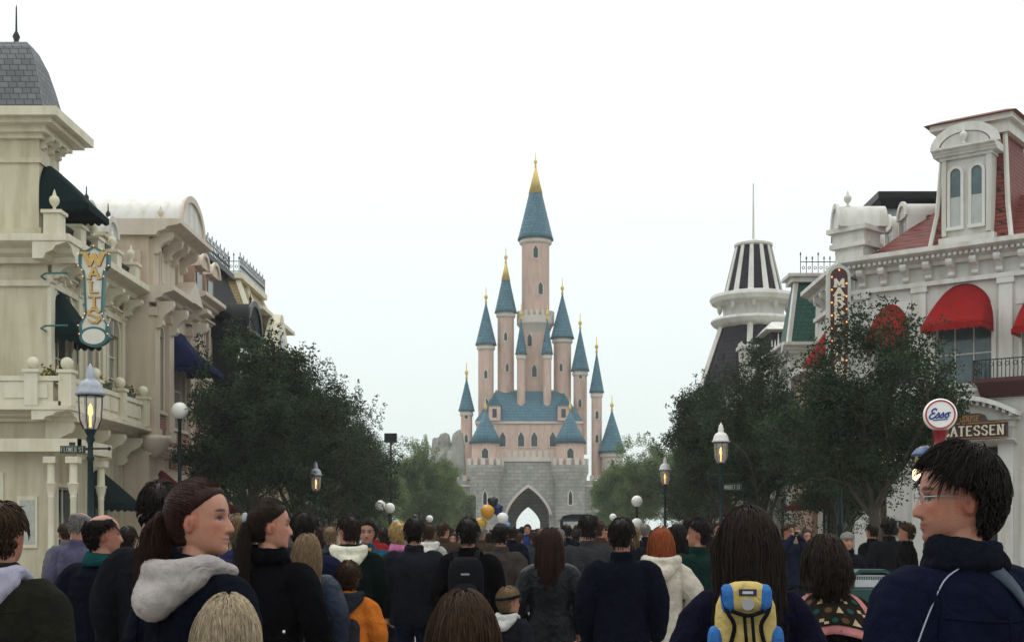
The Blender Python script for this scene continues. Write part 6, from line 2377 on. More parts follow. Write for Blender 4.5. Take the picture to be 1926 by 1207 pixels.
def hat_mesh(style, yaw, pitch, hs):
    key = ('hat', style, round(yaw, 2), hs)
    if key in _cache:
        return _cache[key]
    M, T = head_frame(yaw, pitch, hs)
    mb = MB()
    V, F_ = head_ring_mesh(40, 44, False)
    nrm = (V - HC) / HR ** 2
    nrm /= np.linalg.norm(nrm, axis=1)[:, None]
    line = V[:, 2] - (.045 if style == 'cap' else .030) + .25 * np.minimum(0, V[:, 1]) * (-1 if style == 'cap' else 1) * -.4
    k_ = sstep(-.004, .004, line)
    Vh = V + nrm * (-.014 + k_ * (.034 if style == 'beanie' else .028))[:, None]
    mb.add([tuple(p) for p in Vh], F_)
    if style == 'cap':
        v, f = [], []
        for j in range(5):
            for i in range(11):
                a = -1.1 + 2.2 * i / 10
                r_ = .09 + .075 * j / 4
                v.append((r_ * math.sin(a) * .95, r_ * math.cos(a) + .005, .05 - .012 * (j / 4) ** 2 - .03 * abs(a) ** 2 * .3))
        f = [(j * 11 + i, j * 11 + i + 1, j * 11 + i + 12, j * 11 + i + 11) for j in range(4) for i in range(10)]
        nv = len(v)
        v += [(a, b, c - .006) for a, b, c in v]
        f += [tuple(q + nv for q in t)[::-1] for t in f]
        mb.add(v, f)
    me = bpy.data.meshes.new('hat')
    me.from_pydata([tuple(M @ np.array(p) + T) for p in mb.v], [], mb.f)
    me.polygons.foreach_set('use_smooth', [True] * len(me.polygons))
    _cache[key] = me
    return me


def hood_mesh(kind, size=1.0, up=0.0, vox=.012):
    """folded hood lying on the nape and shoulders"""
    key = ('hood', kind, size, up, vox)
    if key in _cache:
        return _cache[key]
    mb = MB()
    pts = []
    for i in range(13):
        a = PI * (1.06 + .88 * i / 12)
        pts.append((math.cos(a) * .105 * size, -.02 + math.sin(a) * .10 * size - .012, 1.485 + up - .02 * math.sin((i / 12) * PI)))
    limb(mb, [(-.09 * size, .06, 1.46), *pts, (.09 * size, .06, 1.46)], [.022] + [.032 * size] * 13 + [.022], 10, 3)
    limb(mb, [(-.10 * size, -.085, 1.45 + up), (-.045, -.135 * size, 1.39 + up), (0, -.15 * size, 1.36 + up), (.045, -.135 * size, 1.39 + up), (.10 * size, -.085, 1.45 + up)], [.035, .045 * size, .05 * size, .045 * size, .035], 10, 4)
    limb(mb, [(-.07, -.10, 1.47 + up), (0, -.12, 1.44 + up), (.07, -.10, 1.47 + up)], [.035, .045, .035], 10, 4)
    me = remesh(mb, vox, 5, .5)
    wrinkle(me, .006, 20, 3)
    _cache[key] = me
    return me


def collar_mesh(kind, r=1.0, h=1.0, vox=.010):
    key = ('collar', kind, r, h, vox)
    if key in _cache:
        return _cache[key]
    mb = MB()
    for z, rr, tt in ((1.455, .088, .026), (1.485, .080, .024), (1.51, .073, .020)):
        ring = [(rr * r * math.cos(2 * PI * i / 16), -.014 + rr * r * math.sin(2 * PI * i / 16), z + .012 * math.cos(2 * PI * i / 16 + z * 40)) for i in range(17)]
        mb.tube(ring, tt * r, 8)
    me = remesh(mb, vox, 4, .5)
    wrinkle(me, .006, 22, 2)
    _cache[key] = me
    return me


HAIRC = {'black': (.010, .008, .007), 'dark': (.016, .010, .007), 'brown': (.035, .019, .010), 'reddish': (.026, .011, .008), 'auburn': (.22, .055, .018), 'light': (.15, .10, .055),
         'blond': (.42, .29, .12), 'grey': (.16, .15, .14), 'ash': (.30, .24, .16)}


def hairmat(c):
    return pm('hair_' + c, HAIRC[c], .5, .55, 90, spec=.09, stretch=(1, 1, .1))


def clothmat(c, rough=.9, spec=.03, bump=.25, var=.22, sc=9, bs=260):
    nm = 'cloth_%03d_%03d_%03d_%02d' % (c[0] * 1000, c[1] * 1000, c[2] * 1000, rough * 10)
    if nm in MATS:
        return MATS[nm]
    m = pm(nm, c, rough, var, sc, bump, bs, spec=spec)
    t = m.node_tree
    b = t.nodes['Principled BSDF']
    wv = t.nodes.new('ShaderNodeTexNoise')
    wv.inputs['Scale'].default_value = 11
    wv.inputs['Detail'].default_value = 3
    wv.inputs['Distortion'].default_value = 1.6
    tc = t.nodes.new('ShaderNodeTexCoord')
    t.links.new(tc.outputs['Object'], wv.inputs['Vector'])
    bp = t.nodes.new('ShaderNodeBump')
    bp.inputs['Strength'].default_value = .55
    bp.inputs['Distance'].default_value = .035
    t.links.new(wv.outputs['Fac'], bp.inputs['Height'])
    old = b.inputs['Normal'].links[0].from_node
    t.links.new(bp.outputs[0], old.inputs['Normal'])
    return m


def person(label, Y, x=None, X=None, ytop=None, H=None, yaw=0, head=0, pitch=0, kind='m', pose='stand', skin='light', hair='dark', style='short', hlen=None, hn=260, hcap=.014,
           jac=(.012, .014, .02), hem=.78, bulk=.12, puff=0, jrough=.9, trs=(.012, .014, .022), shoe=(.015, .013, .012), hs=1.0, vox=.012, hood=None, hoodup=0.0, collar=None, hat=None,
           hatc=(.2, .2, .2), group='visitors walking towards the castle', lips=None, stubble=False, seed=1, thick=.004, parts=None, hair_lod=1, hsize=1.0, wave=0, jspec=.03):
    """yaw: degrees turned to the right from facing the castle; head: further degrees to the right"""
    if X is None:
        X = px(x, Y)
    if H is None:
        H = pz(ytop, Y)
    topz = 1.63 + .118 * hs + hcap * hs * .9
    s = H / topz
    root = thing('person', label, 'person', (X, Y, 0), group, -R(yaw), s)
    sk = SKINS[skin]
    lp = lips or (sk[0] * .78, sk[1] * .55, sk[2] * .55)
    br = tuple(.5 * a + .25 * b for a, b in zip(HAIRC[hair], sk)) if hair in ('blond', 'ash', 'light', 'grey') else HAIRC[hair]

    def put(name, me, m=None):
        o = bpy.data.objects.new(name, me)
        col.objects.link(o)
        o.parent = root
        if m is not None:
            if not me.materials:
                me.materials.append(m)
            o.material_slots[0].link = 'OBJECT'
            o.material_slots[0].material = m
        return o

    hy = -R(head)
    put('body', body_mesh(kind, pose, hy, R(pitch), hs, vox, skin, br, lp, stubble, None))
    jv = max(.012, vox * 1.2)
    put('jacket', jacket_mesh(kind, pose, hem, bulk, jv, puff, seed), clothmat(jac, jrough, jspec))
    put('trousers', trousers_mesh(kind, pose, max(.016, vox * 1.4), 1.0, seed=seed), clothmat(trs))
    for i in (0, 1):
        put('shoe', shoe_mesh(pose, i), clothmat(shoe, .5))
    if style != 'none':
        dl = {'short': .05, 'bald': .04, 'pony': .30, 'long': .34, 'curly': .26, 'bob': .16}[style]
        st = 'long' if style == 'bob' else style
        put('hair', hair_mesh(st, hy, R(pitch), hs, hn, seed, hlen or dl, thick, hcap, wave), hairmat(hair))
    if hat:
        put('hat', hat_mesh(hat, hy, R(pitch), hs), clothmat(hatc))
    if hood:
        put('hood', hood_mesh(kind, hsize, hoodup), clothmat(hood))
    if collar:
        put('scarf', collar_mesh(kind), clothmat(collar, .9))
    return root


from mathutils.bvhtree import BVHTree


def seams(root, r=.0028):
    """stitched seams laid on the jacket: yoke, centre back, armholes, hem"""
    jo = [c for c in root.children if c.name.split('.')[0] == 'jacket'][0]
    me = jo.data
    V = coords(me)
    t = BVHTree.FromPolygons([Vector(v) for v in V], [tuple(p.vertices) for p in me.polygons])
    mat = jo.material_slots[0].material
    z0 = V[:, 2].min()
    lines = [[(-.17 + .34 * i / 16, -.3, 1.335 - .012 * math.sin(PI * i / 16)) for i in range(17)],
             [(0, -.3, 1.33 - (1.33 - z0 - .06) * i / 16) for i in range(17)],
             [(.32 * math.cos(2 * PI * i / 40), -.32 * abs(math.sin(PI * i / 40)) - .02, z0 + .055) for i in range(1, 40)]]
    for s in (-1, 1):
        lines.append([(s * (.172 + .02 * (i / 12)), -.3, 1.425 - .24 * i / 12) for i in range(13)])
    for L in lines:
        P = []
        for p in L:
            if abs(p[2] - z0 - .055) < 1e-6:
                h = t.ray_cast(Vector((p[0] * 2, p[1] * 2, p[2])), -Vector((p[0], p[1], 0)).normalized())
            else:
                h = t.ray_cast(Vector((p[0], -.6, p[2])), Vector((0, 1, 0)))
            if h[0] is not None:
                P.append(h[0] + h[1] * r * .3)
        P = [a for i, a in enumerate(P) if i == 0 or (a - P[i - 1]).length < .09]
        if len(P) > 4:
            MB().tube(P, r, 5).build('seam', mat, root, smooth=True, raw=True)


def ribbon(root, name, pts, wd, th, m, nrm=None):
    """flat strap following points (figure's local frame)"""
    S = spl(pts, 4)
    mb = MB()
    v, f = [], []
    n = len(S)
    for i, p in enumerate(S):
        t = (S[min(i + 1, n - 1)] - S[max(i - 1, 0)]).normalized()
        nn = Vector(nrm[min(int(i / 4), len(nrm) - 1)]) if nrm else Vector((p.x, p.y + .02, 0)).normalized()
        nn = (nn - t * nn.dot(t)).normalized()
        b = t.cross(nn)
        for a, c in ((-1, -1), (1, -1), (1, 1), (-1, 1)):
            q = p + b * wd / 2 * a + nn * th / 2 * c
            v.append(tuple(q))
    for i in range(n - 1):
        for k_ in range(4):
            f.append((i * 4 + k_, i * 4 + (k_ + 1) % 4, i * 4 + 4 + (k_ + 1) % 4, i * 4 + 4 + k_))
    f += [(3, 2, 1, 0), tuple(range((n - 1) * 4, n * 4))]
    return mb.add(v, f).build(name, m, root, raw=True, smooth=True)


def blob(mb, c, r, p=4.0, seg=20, rings=12):
    """rounded box"""
    v = []
    for j in range(rings + 1):
        ph = -PI / 2 + PI * j / rings
        for i in range(seg):
            a = 2 * PI * i / seg
            d = Vector((math.cos(ph) * math.cos(a), math.cos(ph) * math.sin(a), math.sin(ph)))
            k_ = (abs(d.x) ** p + abs(d.y) ** p + abs(d.z) ** p) ** (-1 / p)
            v.append((c[0] + d.x * k_ * r[0], c[1] + d.y * k_ * r[1], c[2] + d.z * k_ * r[2]))
    f = [(j * seg + i, j * seg + (i + 1) % seg, (j + 1) * seg + (i + 1) % seg, (j + 1) * seg + i) for j in range(rings) for i in range(seg)]
    return mb.add(v, f)


# ================================================================== THE CROWD
NAVY, BLACK, DKGREEN, CHAR, OLIVE = (.0035, .0045, .009), (.0028, .0028, .0036), (.0032, .008, .007), (.007, .0075, .010), (.014, .0135, .010)
HERO, NEAR, MID, FAR_ = .0048, .0075, .011, .017

# ---- nearest figures
w5 = person('woman with tied-back dark hair and white hood lining, smiling towards the right at left', 4.2, x=372, ytop=903, yaw=38, head=60, pitch=3, kind='f', pose='stand', skin='fair', hair='reddish',
            style='pony', hlen=.24, hn=2400, hcap=.012, jac=NAVY, hem=.76, bulk=.16, vox=HERO, hood=(.33, .30, .29), hsize=1.16, seed=2, thick=.002, lips=(.40, .15, .13))
m27 = person('tall dark-haired man in navy jacket seen from behind at right, face turned left', 3.4, x=1806, ytop=838, yaw=-28, head=-58, kind='m', pose='stand', skin='light', hair='black',
             style='short', hn=2600, hcap=.020, hlen=.045, jac=(.0045, .0058, .017), hem=.74, bulk=.22, vox=HERO, collar=(.006, .007, .012), seed=3, thick=.0022, stubble=True)
w6 = person('woman in black coat with long dark ponytail and hair clip, looking right', 6.3, x=507, ytop=939, yaw=12, head=58, kind='f', pose='stand', skin='fair', hair='dark', style='pony', hlen=.46, hn=1500,
            hcap=.012, jac=BLACK, hem=.45, bulk=.12, vox=.006, collar=BLACK, seed=4, thick=.0024)
w24 = person('woman with very long loose black hair carrying the small yellow backpack', 4.75, x=1406, ytop=956, yaw=4, head=0, kind='f', pose='stand', skin='light', hair='dark', style='long', hlen=.52, hn=2600,
             hcap=.024, jac=(.006, .0055, .016), hem=.72, bulk=.08, vox=.012, seed=5, thick=.0028, wave=.003)
k32 = person('child with smooth ash blond hair at the bottom left', 3.8, x=428, ytop=1119, yaw=5, kind='c', hs=1.14, pose='stand', skin='fair', hair='ash', style='long', hlen=.30, hn=2600, hcap=.014, jac=NAVY,
             vox=.012, seed=6, thick=.0019, wave=.0015)
k33 = person('child with smooth brown hair at the bottom centre', 3.6, x=871, ytop=1111, yaw=-3, kind='c', hs=1.14, pose='stand', skin='fair', hair='brown', style='long', hlen=.34, hn=2600, hcap=.014, jac=CHAR,
             vox=.012, seed=7, thick=.0019, wave=.0015)
m1 = person('man in olive jacket with pale collar at the left edge', 5.0, x=2, ytop=945, yaw=8, kind='m', skin='light', hair='brown', style='short', hn=500, jac=OLIVE, hood=(.34, .33, .42), hsize=.95, bulk=.2, vox=MID, seed=8)
m2 = person('balding dark-haired man in navy coat with teal collar, facing right at left', 7.4, x=194, ytop=964, yaw=15, head=50, kind='m', pose='pocket', skin='light', hair='black', style='bald', hn=500, hcap=.014,
            jac=NAVY, collar=(.006, .05, .05), bulk=.22, vox=NEAR, seed=9, hem=.6)
m4 = person('dark-haired man in charcoal coat just behind the smiling woman', 6.6, x=300, ytop=908, yaw=5, kind='m', skin='tan', hair='black', hn=500, hcap=.022, jac=CHAR, bulk=.2, hem=.6, vox=MID, seed=10)
w25 = person('curly dark-haired woman wearing the pink-edged patterned shawl', 6.0, x=1552, ytop=1008, yaw=-4, kind='f', skin='light', hair='dark', style='curly', hlen=.15, hn=1200, hcap=.026, jac=BLACK, bulk=.2,
             vox=MID, seed=11, thick=.005)
# ---- second row
person('man in lavender-grey jacket with bowed head beside the left lamp post', 11.5, x=150, ytop=962, yaw=20, head=10, pitch=-25, kind='m', skin='light', hair='grey', style='bald', jac=(.07, .065, .11), vox=MID, seed=12)
person('person with short fair hair in violet-blue jacket behind the black-coated woman', 9.5, x=452, ytop=968, yaw=0, kind='f', skin='fair', hair='light', style='short', hn=400, hcap=.026, jac=(.022, .02, .075), vox=MID, seed=13, hood=(.02, .02, .06))
person('girl with long light brown hair and blue leather jacket', 8.8, x=577, ytop=1004, yaw=3, kind='f', skin='fair', hair='light', style='long', hlen=.44, hn=900, hcap=.016, jac=(.010, .018, .036), jrough=.4, jspec=.2, vox=MID, seed=14)
m9 = person('dark-haired man in navy jacket with white sleeve stripes', 9.2, x=572, ytop=963, yaw=4, kind='m', pose='stand', hair='black', hcap=.022, jac=(.008, .010, .030), puff=.4, bulk=.2, vox=MID, seed=15)
person('person in dark green jacket with cream hood at left centre', 10.8, x=655, ytop=971, yaw=-12, head=-30, kind='m', pose='walk', skin='light', hair='dark', jac=DKGREEN, hood=(.60, .57, .46), hsize=1.25, bulk=.26, puff=.5, vox=MID, seed=16)
m11 = person('man facing the camera in mustard sweater and open blue jacket', 13.0, x=690, ytop=977, yaw=175, kind='m', pose='walk2', skin='tan', hair='dark', hcap=.02, jac=(.012, .055, .095), bulk=.16, vox=NEAR, seed=17,
             group='visitors facing or crossing the street')
k12 = person('child in orange and grey jacket with dark hood seen from behind', 9.0, x=656, ytop=1055, yaw=2, kind='c', hs=1.12, skin='fair', hair='brown', style='short', hn=500, hcap=.018, jac=(.46, .13, .018), hood=(.018, .02, .028),
             hsize=1.15, bulk=.24, puff=.5, vox=MID, seed=18)
person('short-haired blond person with pink scarf and brown coat', 13.6, x=750, ytop=981, yaw=0, kind='f', skin='fair', hair='blond', style='short', hn=400, hcap=.026, jac=(.05, .036, .026), collar=(.50, .16, .30), vox=MID, seed=19, pose='walk')
person('broad man in slate blue jacket and jeans in the middle of the left half', 11.3, x=779, ytop=974, yaw=2, kind='m', pose='stand', hair='black', hcap=.016, jac=(.011, .012, .017), hem=.80, bulk=.34, puff=.5, trs=(.010, .014, .032), vox=MID, seed=20)
person('person with pale raised hood behind the broad slate-jacketed man', 17.5, x=806, ytop=985, yaw=0, kind='f', hair='brown', jac=(.30, .29, .27), hood=(.5, .48, .44), hsize=1.2, vox=MID, seed=21)
m16 = person('man in black jacket wearing the black backpack in the centre', 10.9, x=881, ytop=975, yaw=0, kind='m', pose='walk', hair='black', hcap=.02, jac=BLACK, bulk=.2, vox=MID, seed=22)
person('man in taupe blouson with dark collar walking at centre', 13.4, x=942, ytop=985, yaw=5, kind='m', pose='walk2', hair='black', hcap=.014, jac=(.042, .034, .031), hem=.84, bulk=.2, vox=MID, seed=23)
person('woman with long chestnut hair and black leather coat at centre', 10.1, x=1035, ytop=993, yaw=3, head=8, kind='f', pose='stand', hair='reddish', style='long', hlen=.34, hn=900, hcap=.018, jac=(.005, .0055, .008), jrough=.4, jspec=.15, hem=.5, bulk=.22, vox=MID, seed=24)
person('man in grey jacket with black hair right of centre', 13.0, x=1106, ytop=969, yaw=0, kind='m', pose='stand', hair='black', hcap=.02, jac=(.028, .029, .032), hem=.82, bulk=.3, puff=.4, vox=MID, seed=25)
person('man in dark navy wool jacket and jeans right of centre', 8.9, x=1170, ytop=974, yaw=4, head=12, kind='m', pose='stand', hair='black', hcap=.016, jac=(.0038, .0045, .010), hem=.76, bulk=.24, trs=(.012, .016, .034), vox=NEAR, seed=26)
person('woman with copper hair in cream fleece jacket with hood', 10.4, x=1243, ytop=992, yaw=2, kind='f', pose='pocket', skin='fair', hair='auburn', style='bob', hlen=.20, hn=900, hcap=.018, jac=(.46, .42, .35), hood=(.48, .44, .36), hsize=1.35,
       hem=.72, bulk=.3, puff=.4, vox=NEAR, seed=27)
person('man in dark green jacket with face turned left beside the cream fleece', 11.0, x=1314, ytop=975, yaw=-10, head=-62, kind='m', pose='stand', hair='black', hcap=.022, jac=(.007, .022, .018), bulk=.22, vox=NEAR, seed=28)
person('dark-haired person between the copper-haired woman and the green-jacketed man', 14.5, x=1275, ytop=984, yaw=0, kind='f', hair='black', style='bob', jac=BLACK, vox=MID, seed=29)
k34 = person('small child in black and white jacket with dark headband looking right', 9.3, x=957, ytop=1103, yaw=25, head=30, kind='c', hs=1.25, skin='fair', hair='light', style='short', hn=400, hcap=.012, jac=(.012, .013, .018), hood=(.5, .5, .48),
             hsize=1.0, vox=NEAR, seed=30)
ph = person('man in dark blue coat holding a camera up to his face near the right shops', 20.0, x=1482, ytop=985, yaw=160, head=-15, kind='m', pose='photo', skin='light', hair='brown', hcap=.014, jac=(.008, .012, .03), vox=MID, seed=31,
            group='visitors facing or crossing the street')
person('woman beside the photographer near the right shops', 20.3, x=1516, ytop=995, yaw=170, kind='f', skin='fair', hair='brown', style='bob', jac=(.03, .026, .02), vox=MID, seed=32, group='visitors facing or crossing the street')
person('woman in grey knitted hat and dark coat facing the camera at right', 16.0, x=1593, ytop=1000, yaw=176, kind='f', skin='fair', hair='dark', style='none', hat='beanie', hatc=(.17, .165, .15), jac=(.008, .008, .012), collar=BLACK, vox=MID, seed=33, hem=.6,
       group='visitors facing or crossing the street')
person('dark-clad person standing by the right lamp post', 21.0, x=1640, ytop=985, yaw=-30, kind='m', hair='dark', jac=BLACK, vox=MID, seed=34, group='visitors facing or crossing the street')
person('brown-haired person in black coat left of the navy-jacketed man', 17.0, x=1705, ytop=982, yaw=-60, head=-10, kind='f', skin='light', hair='brown', style='short', hcap=.024, jac=BLACK, vox=MID, seed=35, group='visitors facing or crossing the street')
person('person in dark hooded coat between the tree trunk and the shop wall', 19.0, x=1672, ytop=975, yaw=10, kind='m', hair='black', style='short', hcap=.03, jac=CHAR, vox=MID, seed=36)
person('shop visitor in pale shirt at the cream building porch', 18.0, x=122, ytop=985, yaw=-40, kind='f', hair='brown', jac=(.10, .095, .12), vox=MID, seed=37)
person('visitor in blue anorak behind the balding man', 12.0, x=240, ytop=990, yaw=0, kind='m', hair='dark', jac=(.015, .022, .05), vox=MID, seed=38)

for o in [q for q in col.objects if q.name.split('.')[0] == 'person' and q.location.y < 12]:
    seams(o)

# ---- the crowd further on: a few shared figures in varied clothes
rnd = random.Random(77)
cols = [('black', BLACK), ('navy', NAVY), ('charcoal', CHAR), ('dark green', DKGREEN), ('brown', (.04, .026, .018)), ('slate', (.03, .034, .045)), ('beige', (.22, .18, .13)), ('red', (.20, .014, .014)), ('grey', (.09, .09, .095)), ('blue', (.012, .03, .11))]
hcs = ['black', 'dark', 'brown', 'black', 'reddish', 'light', 'grey']
spots = [(703, 22, 7, 'cap'), (722, 24, 0, None), (835, 20, 4, None), (852, 24, 0, None), (867, 28, 6, None), (826, 26, 2, None), (905, 24, 4, None), (922, 30, 5, None), (962, 22, 1, None), (978, 27, 3, None), (992, 33, 9, None),
         (1003, 25, 5, None), (1018, 30, 2, None), (1052, 21, 7, None), (1066, 24, 1, 'cap'), (1084, 28, 8, None), (1128, 20, 4, None), (1142, 23, 0, None), (1152, 27, 7, None), (1192, 19, 2, None), (1214, 24, 1, None), (1228, 30, 0, None),
         (1296, 22, 2, None), (1340, 18, 0, None), (1352, 25, 8, None), (600, 21, 0, None), (622, 17, 5, None), (548, 22, 2, None), (500, 19, 4, None), (740, 29, 3, None), (762, 34, 8, None), (790, 31, 1, None), (1262, 27, 5, None)]
where = {0: 'left of the castle gate axis', 1: 'before the castle gate', 2: 'right of the castle gate axis'}
seen = {}
for i, (x, Y, ci, hat) in enumerate(spots):
    cn, cc = cols[ci]
    kd = 'mf'[i % 2]
    hc = hcs[i % len(hcs)]
    pos = ('stand', 'walk', 'walk2')[i % 3]
    face = 180 if i % 7 == 3 else rnd.uniform(-12, 12)
    sty = 'short' if kd == 'm' else ('bob' if i % 4 else 'long')
    H = rnd.uniform(1.66, 1.82) if kd == 'm' else rnd.uniform(1.55, 1.68)
    near_ = ('left trees' if x < 640 else 'slate-jacketed man' if x < 850 else 'balloons' if x < 960 else 'canopied car' if x < 1150 else 'right trees')
    lab = '%s in %s coat%s, mid-distance crowd near the %s' % ('visitor with %s hair' % hc if hat is None else 'visitor', cn, ' and %s cap' % ('red' if ci == 7 else 'white') if hat else '', near_)
    if lab in seen:
        lab += ', farther back'
    seen[lab] = 1
    person(lab, Y, x=x, H=H, yaw=face, head=(0, 0, 45, 0, -45, 0, 30)[i % 7], kind=kd, pose=pos, hair=hc, style=sty if not hat else 'short', hn=160, hcap=.018, jac=cc, vox=FAR_, seed=40 + i % 3, bulk=.2, hem=.72 if kd == 'f' else .78, hat=hat, thick=.006,
           hatc=(.4, .01, .01) if ci == 7 else (.75, .75, .73), trs=rnd.choice([(.012, .014, .022), (.015, .02, .04), (.02, .018, .015)]), group='mid-distance crowd')
for i in range(64):
    Y = rnd.uniform(33, 84)
    X = rnd.uniform(-4.6, 4.4)
    if abs(X - VX) < 1.3 and 57 < Y < 66:
        continue
    kd = 'mf'[i % 2]
    cn, cc = cols[rnd.choice([0, 0, 1, 1, 2, 2, 3, 4, 5, 6, 8, 9])]
    person('distant visitor in the crowd filling the street before the castle', Y, X=X, H=rnd.uniform(1.58, 1.8), yaw=180 if rnd.random() < .3 else 0, kind=kd, pose=('stand', 'walk', 'walk2')[i % 3], hair=hcs[i % len(hcs)],
           style='short' if kd == 'm' else 'bob', hn=120, hcap=.018, jac=cc, vox=FAR_, seed=40, bulk=.2, thick=.007, group='distant crowd before the castle')

# ================================================================== THINGS CARRIED OR WORN BY THE NEAREST FIGURES
# hair clip of the black-coated woman is a part of her
M_, T_ = head_frame(-R(58), 0, 1.0)
cp_ = M_ @ np.array([.012, -.125, .035]) + T_
MB().ball(tuple(cp_), (.02, .012, .03), 12, 8).build('hair_clip', tin, w6, smooth=True, raw=True)
for z in (1.12, .98):
    MB().ball((.13, -.13, z), .008, 8, 6).build('button', tin_white, w6, smooth=True, raw=True)
# white piping and shoulder strap on the navy jacket at right
B_ = BUILD['m']
ribbon(m27, 'piping', [(-.08, -.075, 1.455), (-.15, -.09, 1.425), (-.215, -.105, 1.35), (-.275, -.115, 1.25), (-.315, -.11, 1.13), (-.31, -.06, 1.0)], .003, .003, pm('piping_white', (.26, .28, .34), .7))
ribbon(m27, 'shoulder_strap', [(-.02, -.10, 1.47), (.05, -.135, 1.40), (.12, -.155, 1.28), (.17, -.16, 1.12), (.20, -.13, .98)], .035, .008, pm('strap_blue_grey', (.035, .05, .075), .7))
gl_ = MB()
M_, T_ = head_frame(R(58), 0, 1.0)
for s in (-1, 1):
    c_ = (.0315 * s, .097, .0)
    ring = [(c_[0] + .021 * math.cos(2 * PI * i / 16), c_[1] - .004 * abs(math.cos(2 * PI * i / 16)), c_[2] + .015 * math.sin(2 * PI * i / 16)) for i in range(17)]
    gl_.tube([tuple(M_ @ np.array(p) + T_) for p in ring], .0012, 5)
    gl_.tube([tuple(M_ @ np.array(p) + T_) for p in ((s * .052, .092, .004), (s * .074, .06, .006), (s * .080, -.01, .002))], .0015, 5)
gl_.build('spectacles', tin, m27, raw=True)
# sleeve stripes
for dx in (0, .03):
    ribbon(m9, 'sleeve_stripe', [(.175 + dx, -.085 + dx, 1.40), (.245 + dx * .6, -.085 + dx, 1.32), (.30 + dx * .5, -.085 + dx, 1.16), (.305 + dx * .5, -.03 + dx, 1.0)], .012, .006, pm('stripe_white', (.5, .52, .54), .6))
# mustard sweater front of the man facing the camera
loft(MB(), [(0, .055, .84, .075, .11), (0, .055, 1.05, .07, .115), (0, .05, 1.3, .072, .118), (0, .035, 1.43, .055, .08), (0, .015, 1.475, .062, .07)], 18).build('sweater', clothmat((.30, .17, .035)), m11, smooth=True, raw=True)
# dark panel on the orange jacket
blob(MB(), (0, -.125, 1.09), (.125, .075, .19), 4).build('back_panel', clothmat((.022, .022, .027)), k12, smooth=True, raw=True)
# headband
M_, T_ = head_frame(-R(30), 0, 1.25)
ring = [(.092 * math.cos(2 * PI * i / 24), -.01 + .115 * math.sin(2 * PI * i / 24), .04 + .02 * math.sin(2 * PI * i / 24)) for i in range(25)]
MB().tube([tuple(M_ @ np.array(p) + T_) for p in ring], .017, 8).build('headband', clothmat((.008, .009, .014)), k34, smooth=True, raw=True)

# small yellow and blue backpack
yel, blu = clothmat((.50, .38, .14), .7), clothmat((.035, .13, .36), .5)
blk = clothmat((.008, .008, .01), .6)
BP = thing('backpack', 'small pale yellow and blue backpack with black straps on the long-haired woman', 'backpack', (px(1402, 4.42), 4.42, pz(1092, 4.42) - .30), None, R(-3))
blob(MB(), (0, 0, .13), (.105, .05, .15), 3.5).build('main_bag', yel, BP, smooth=True, raw=True)
lid = blob(MB(), (0, -.012, .245), (.072, .055, .055), 3.2).build('lid', yel, BP, smooth=True, raw=True)
for s in (-1, 1):
    blob(MB(), (s * .062, -.014, .238), (.026, .052, .052), 3).build('lid_side', blu, BP, smooth=True, raw=True)
    blob(MB(), (s * .105, -.005, .075), (.026, .045, .07), 3).build('side_pocket', blu, BP, smooth=True, raw=True)
    ribbon(BP, 'strap', [(s * .085, -.03, .27), (s * .07, -.062, .20), (s * .045, -.066, .15), (s * .06, -.064, .08), (s * .085, -.055, .0)], .014, .006, blk, [(0, -1, 0)])
blob(MB(), (0, -.03, .085), (.055, .038, .075), 3.2).build('front_pocket', yel, BP, smooth=True, raw=True)
ribbon(BP, 'lid_strap', [(-.055, -.066, .20), (0, -.074, .185), (.055, -.066, .20)], .014, .006, blk, [(0, -1, 0)])
for s in (-.012, .014):
    ribbon(BP, 'buckle_strap', [(s, -.070, .19), (s + .004, -.074, .13), (s + .01, -.074, .06)], .011, .005, blk, [(0, -1, 0)])
MB().box(FrF(0), -.03, .03, .064, .070, .252, .275).build('label_patch', pm('patch_navy', (.02, .02, .05), .6), BP, raw=True)
MB().box(FrF(0), -.018, .018, .0702, .0712, .259, .268).build('label_mark', pm('patch_white', (.5, .5, .55), .6), BP, raw=True)
MB().prism(FrF(0), [(.022 * math.cos(2 * PI * i / 16), .223 + .02 * math.sin(2 * PI * i / 16)) for i in range(16)], .064, .0735).build('grey_badge', pm('badge_grey', (.33, .33, .36), .6), BP, raw=True)
ribbon(BP, 'carry_loop', [(-.03, -.01, .298), (-.012, -.012, .318), (.012, -.012, .318), (.03, -.01, .298)], .01, .005, blk, [(0, -1, 0)])

# black backpack on the man in the centre
s_ = m16.scale[0]
BB = thing('backpack', 'plain black backpack with small white mark on the man at centre', 'backpack', (px(876, 10.68), 10.68, .92 * s_))
blob(MB(), (0, 0, .25), (.15, .09, .25), 4).build('main_bag', blk, BB, smooth=True, raw=True)
blob(MB(), (0, -.08, .15), (.11, .05, .13), 3.5).build('front_pocket', clothmat((.012, .013, .018)), BB, smooth=True, raw=True)
for s in (-1, 1):
    ribbon(BB, 'strap', [(s * .08, .04, .47), (s * .10, .12, .55), (s * .12, .25, .50)], .05, .012, blk, [(0, 0, 1)])
MB().box(FrF(0), -.035, .035, .092, .098, .35, .365).build('mark', pm('mark_grey', (.35, .38, .42), .6), BB, raw=True)

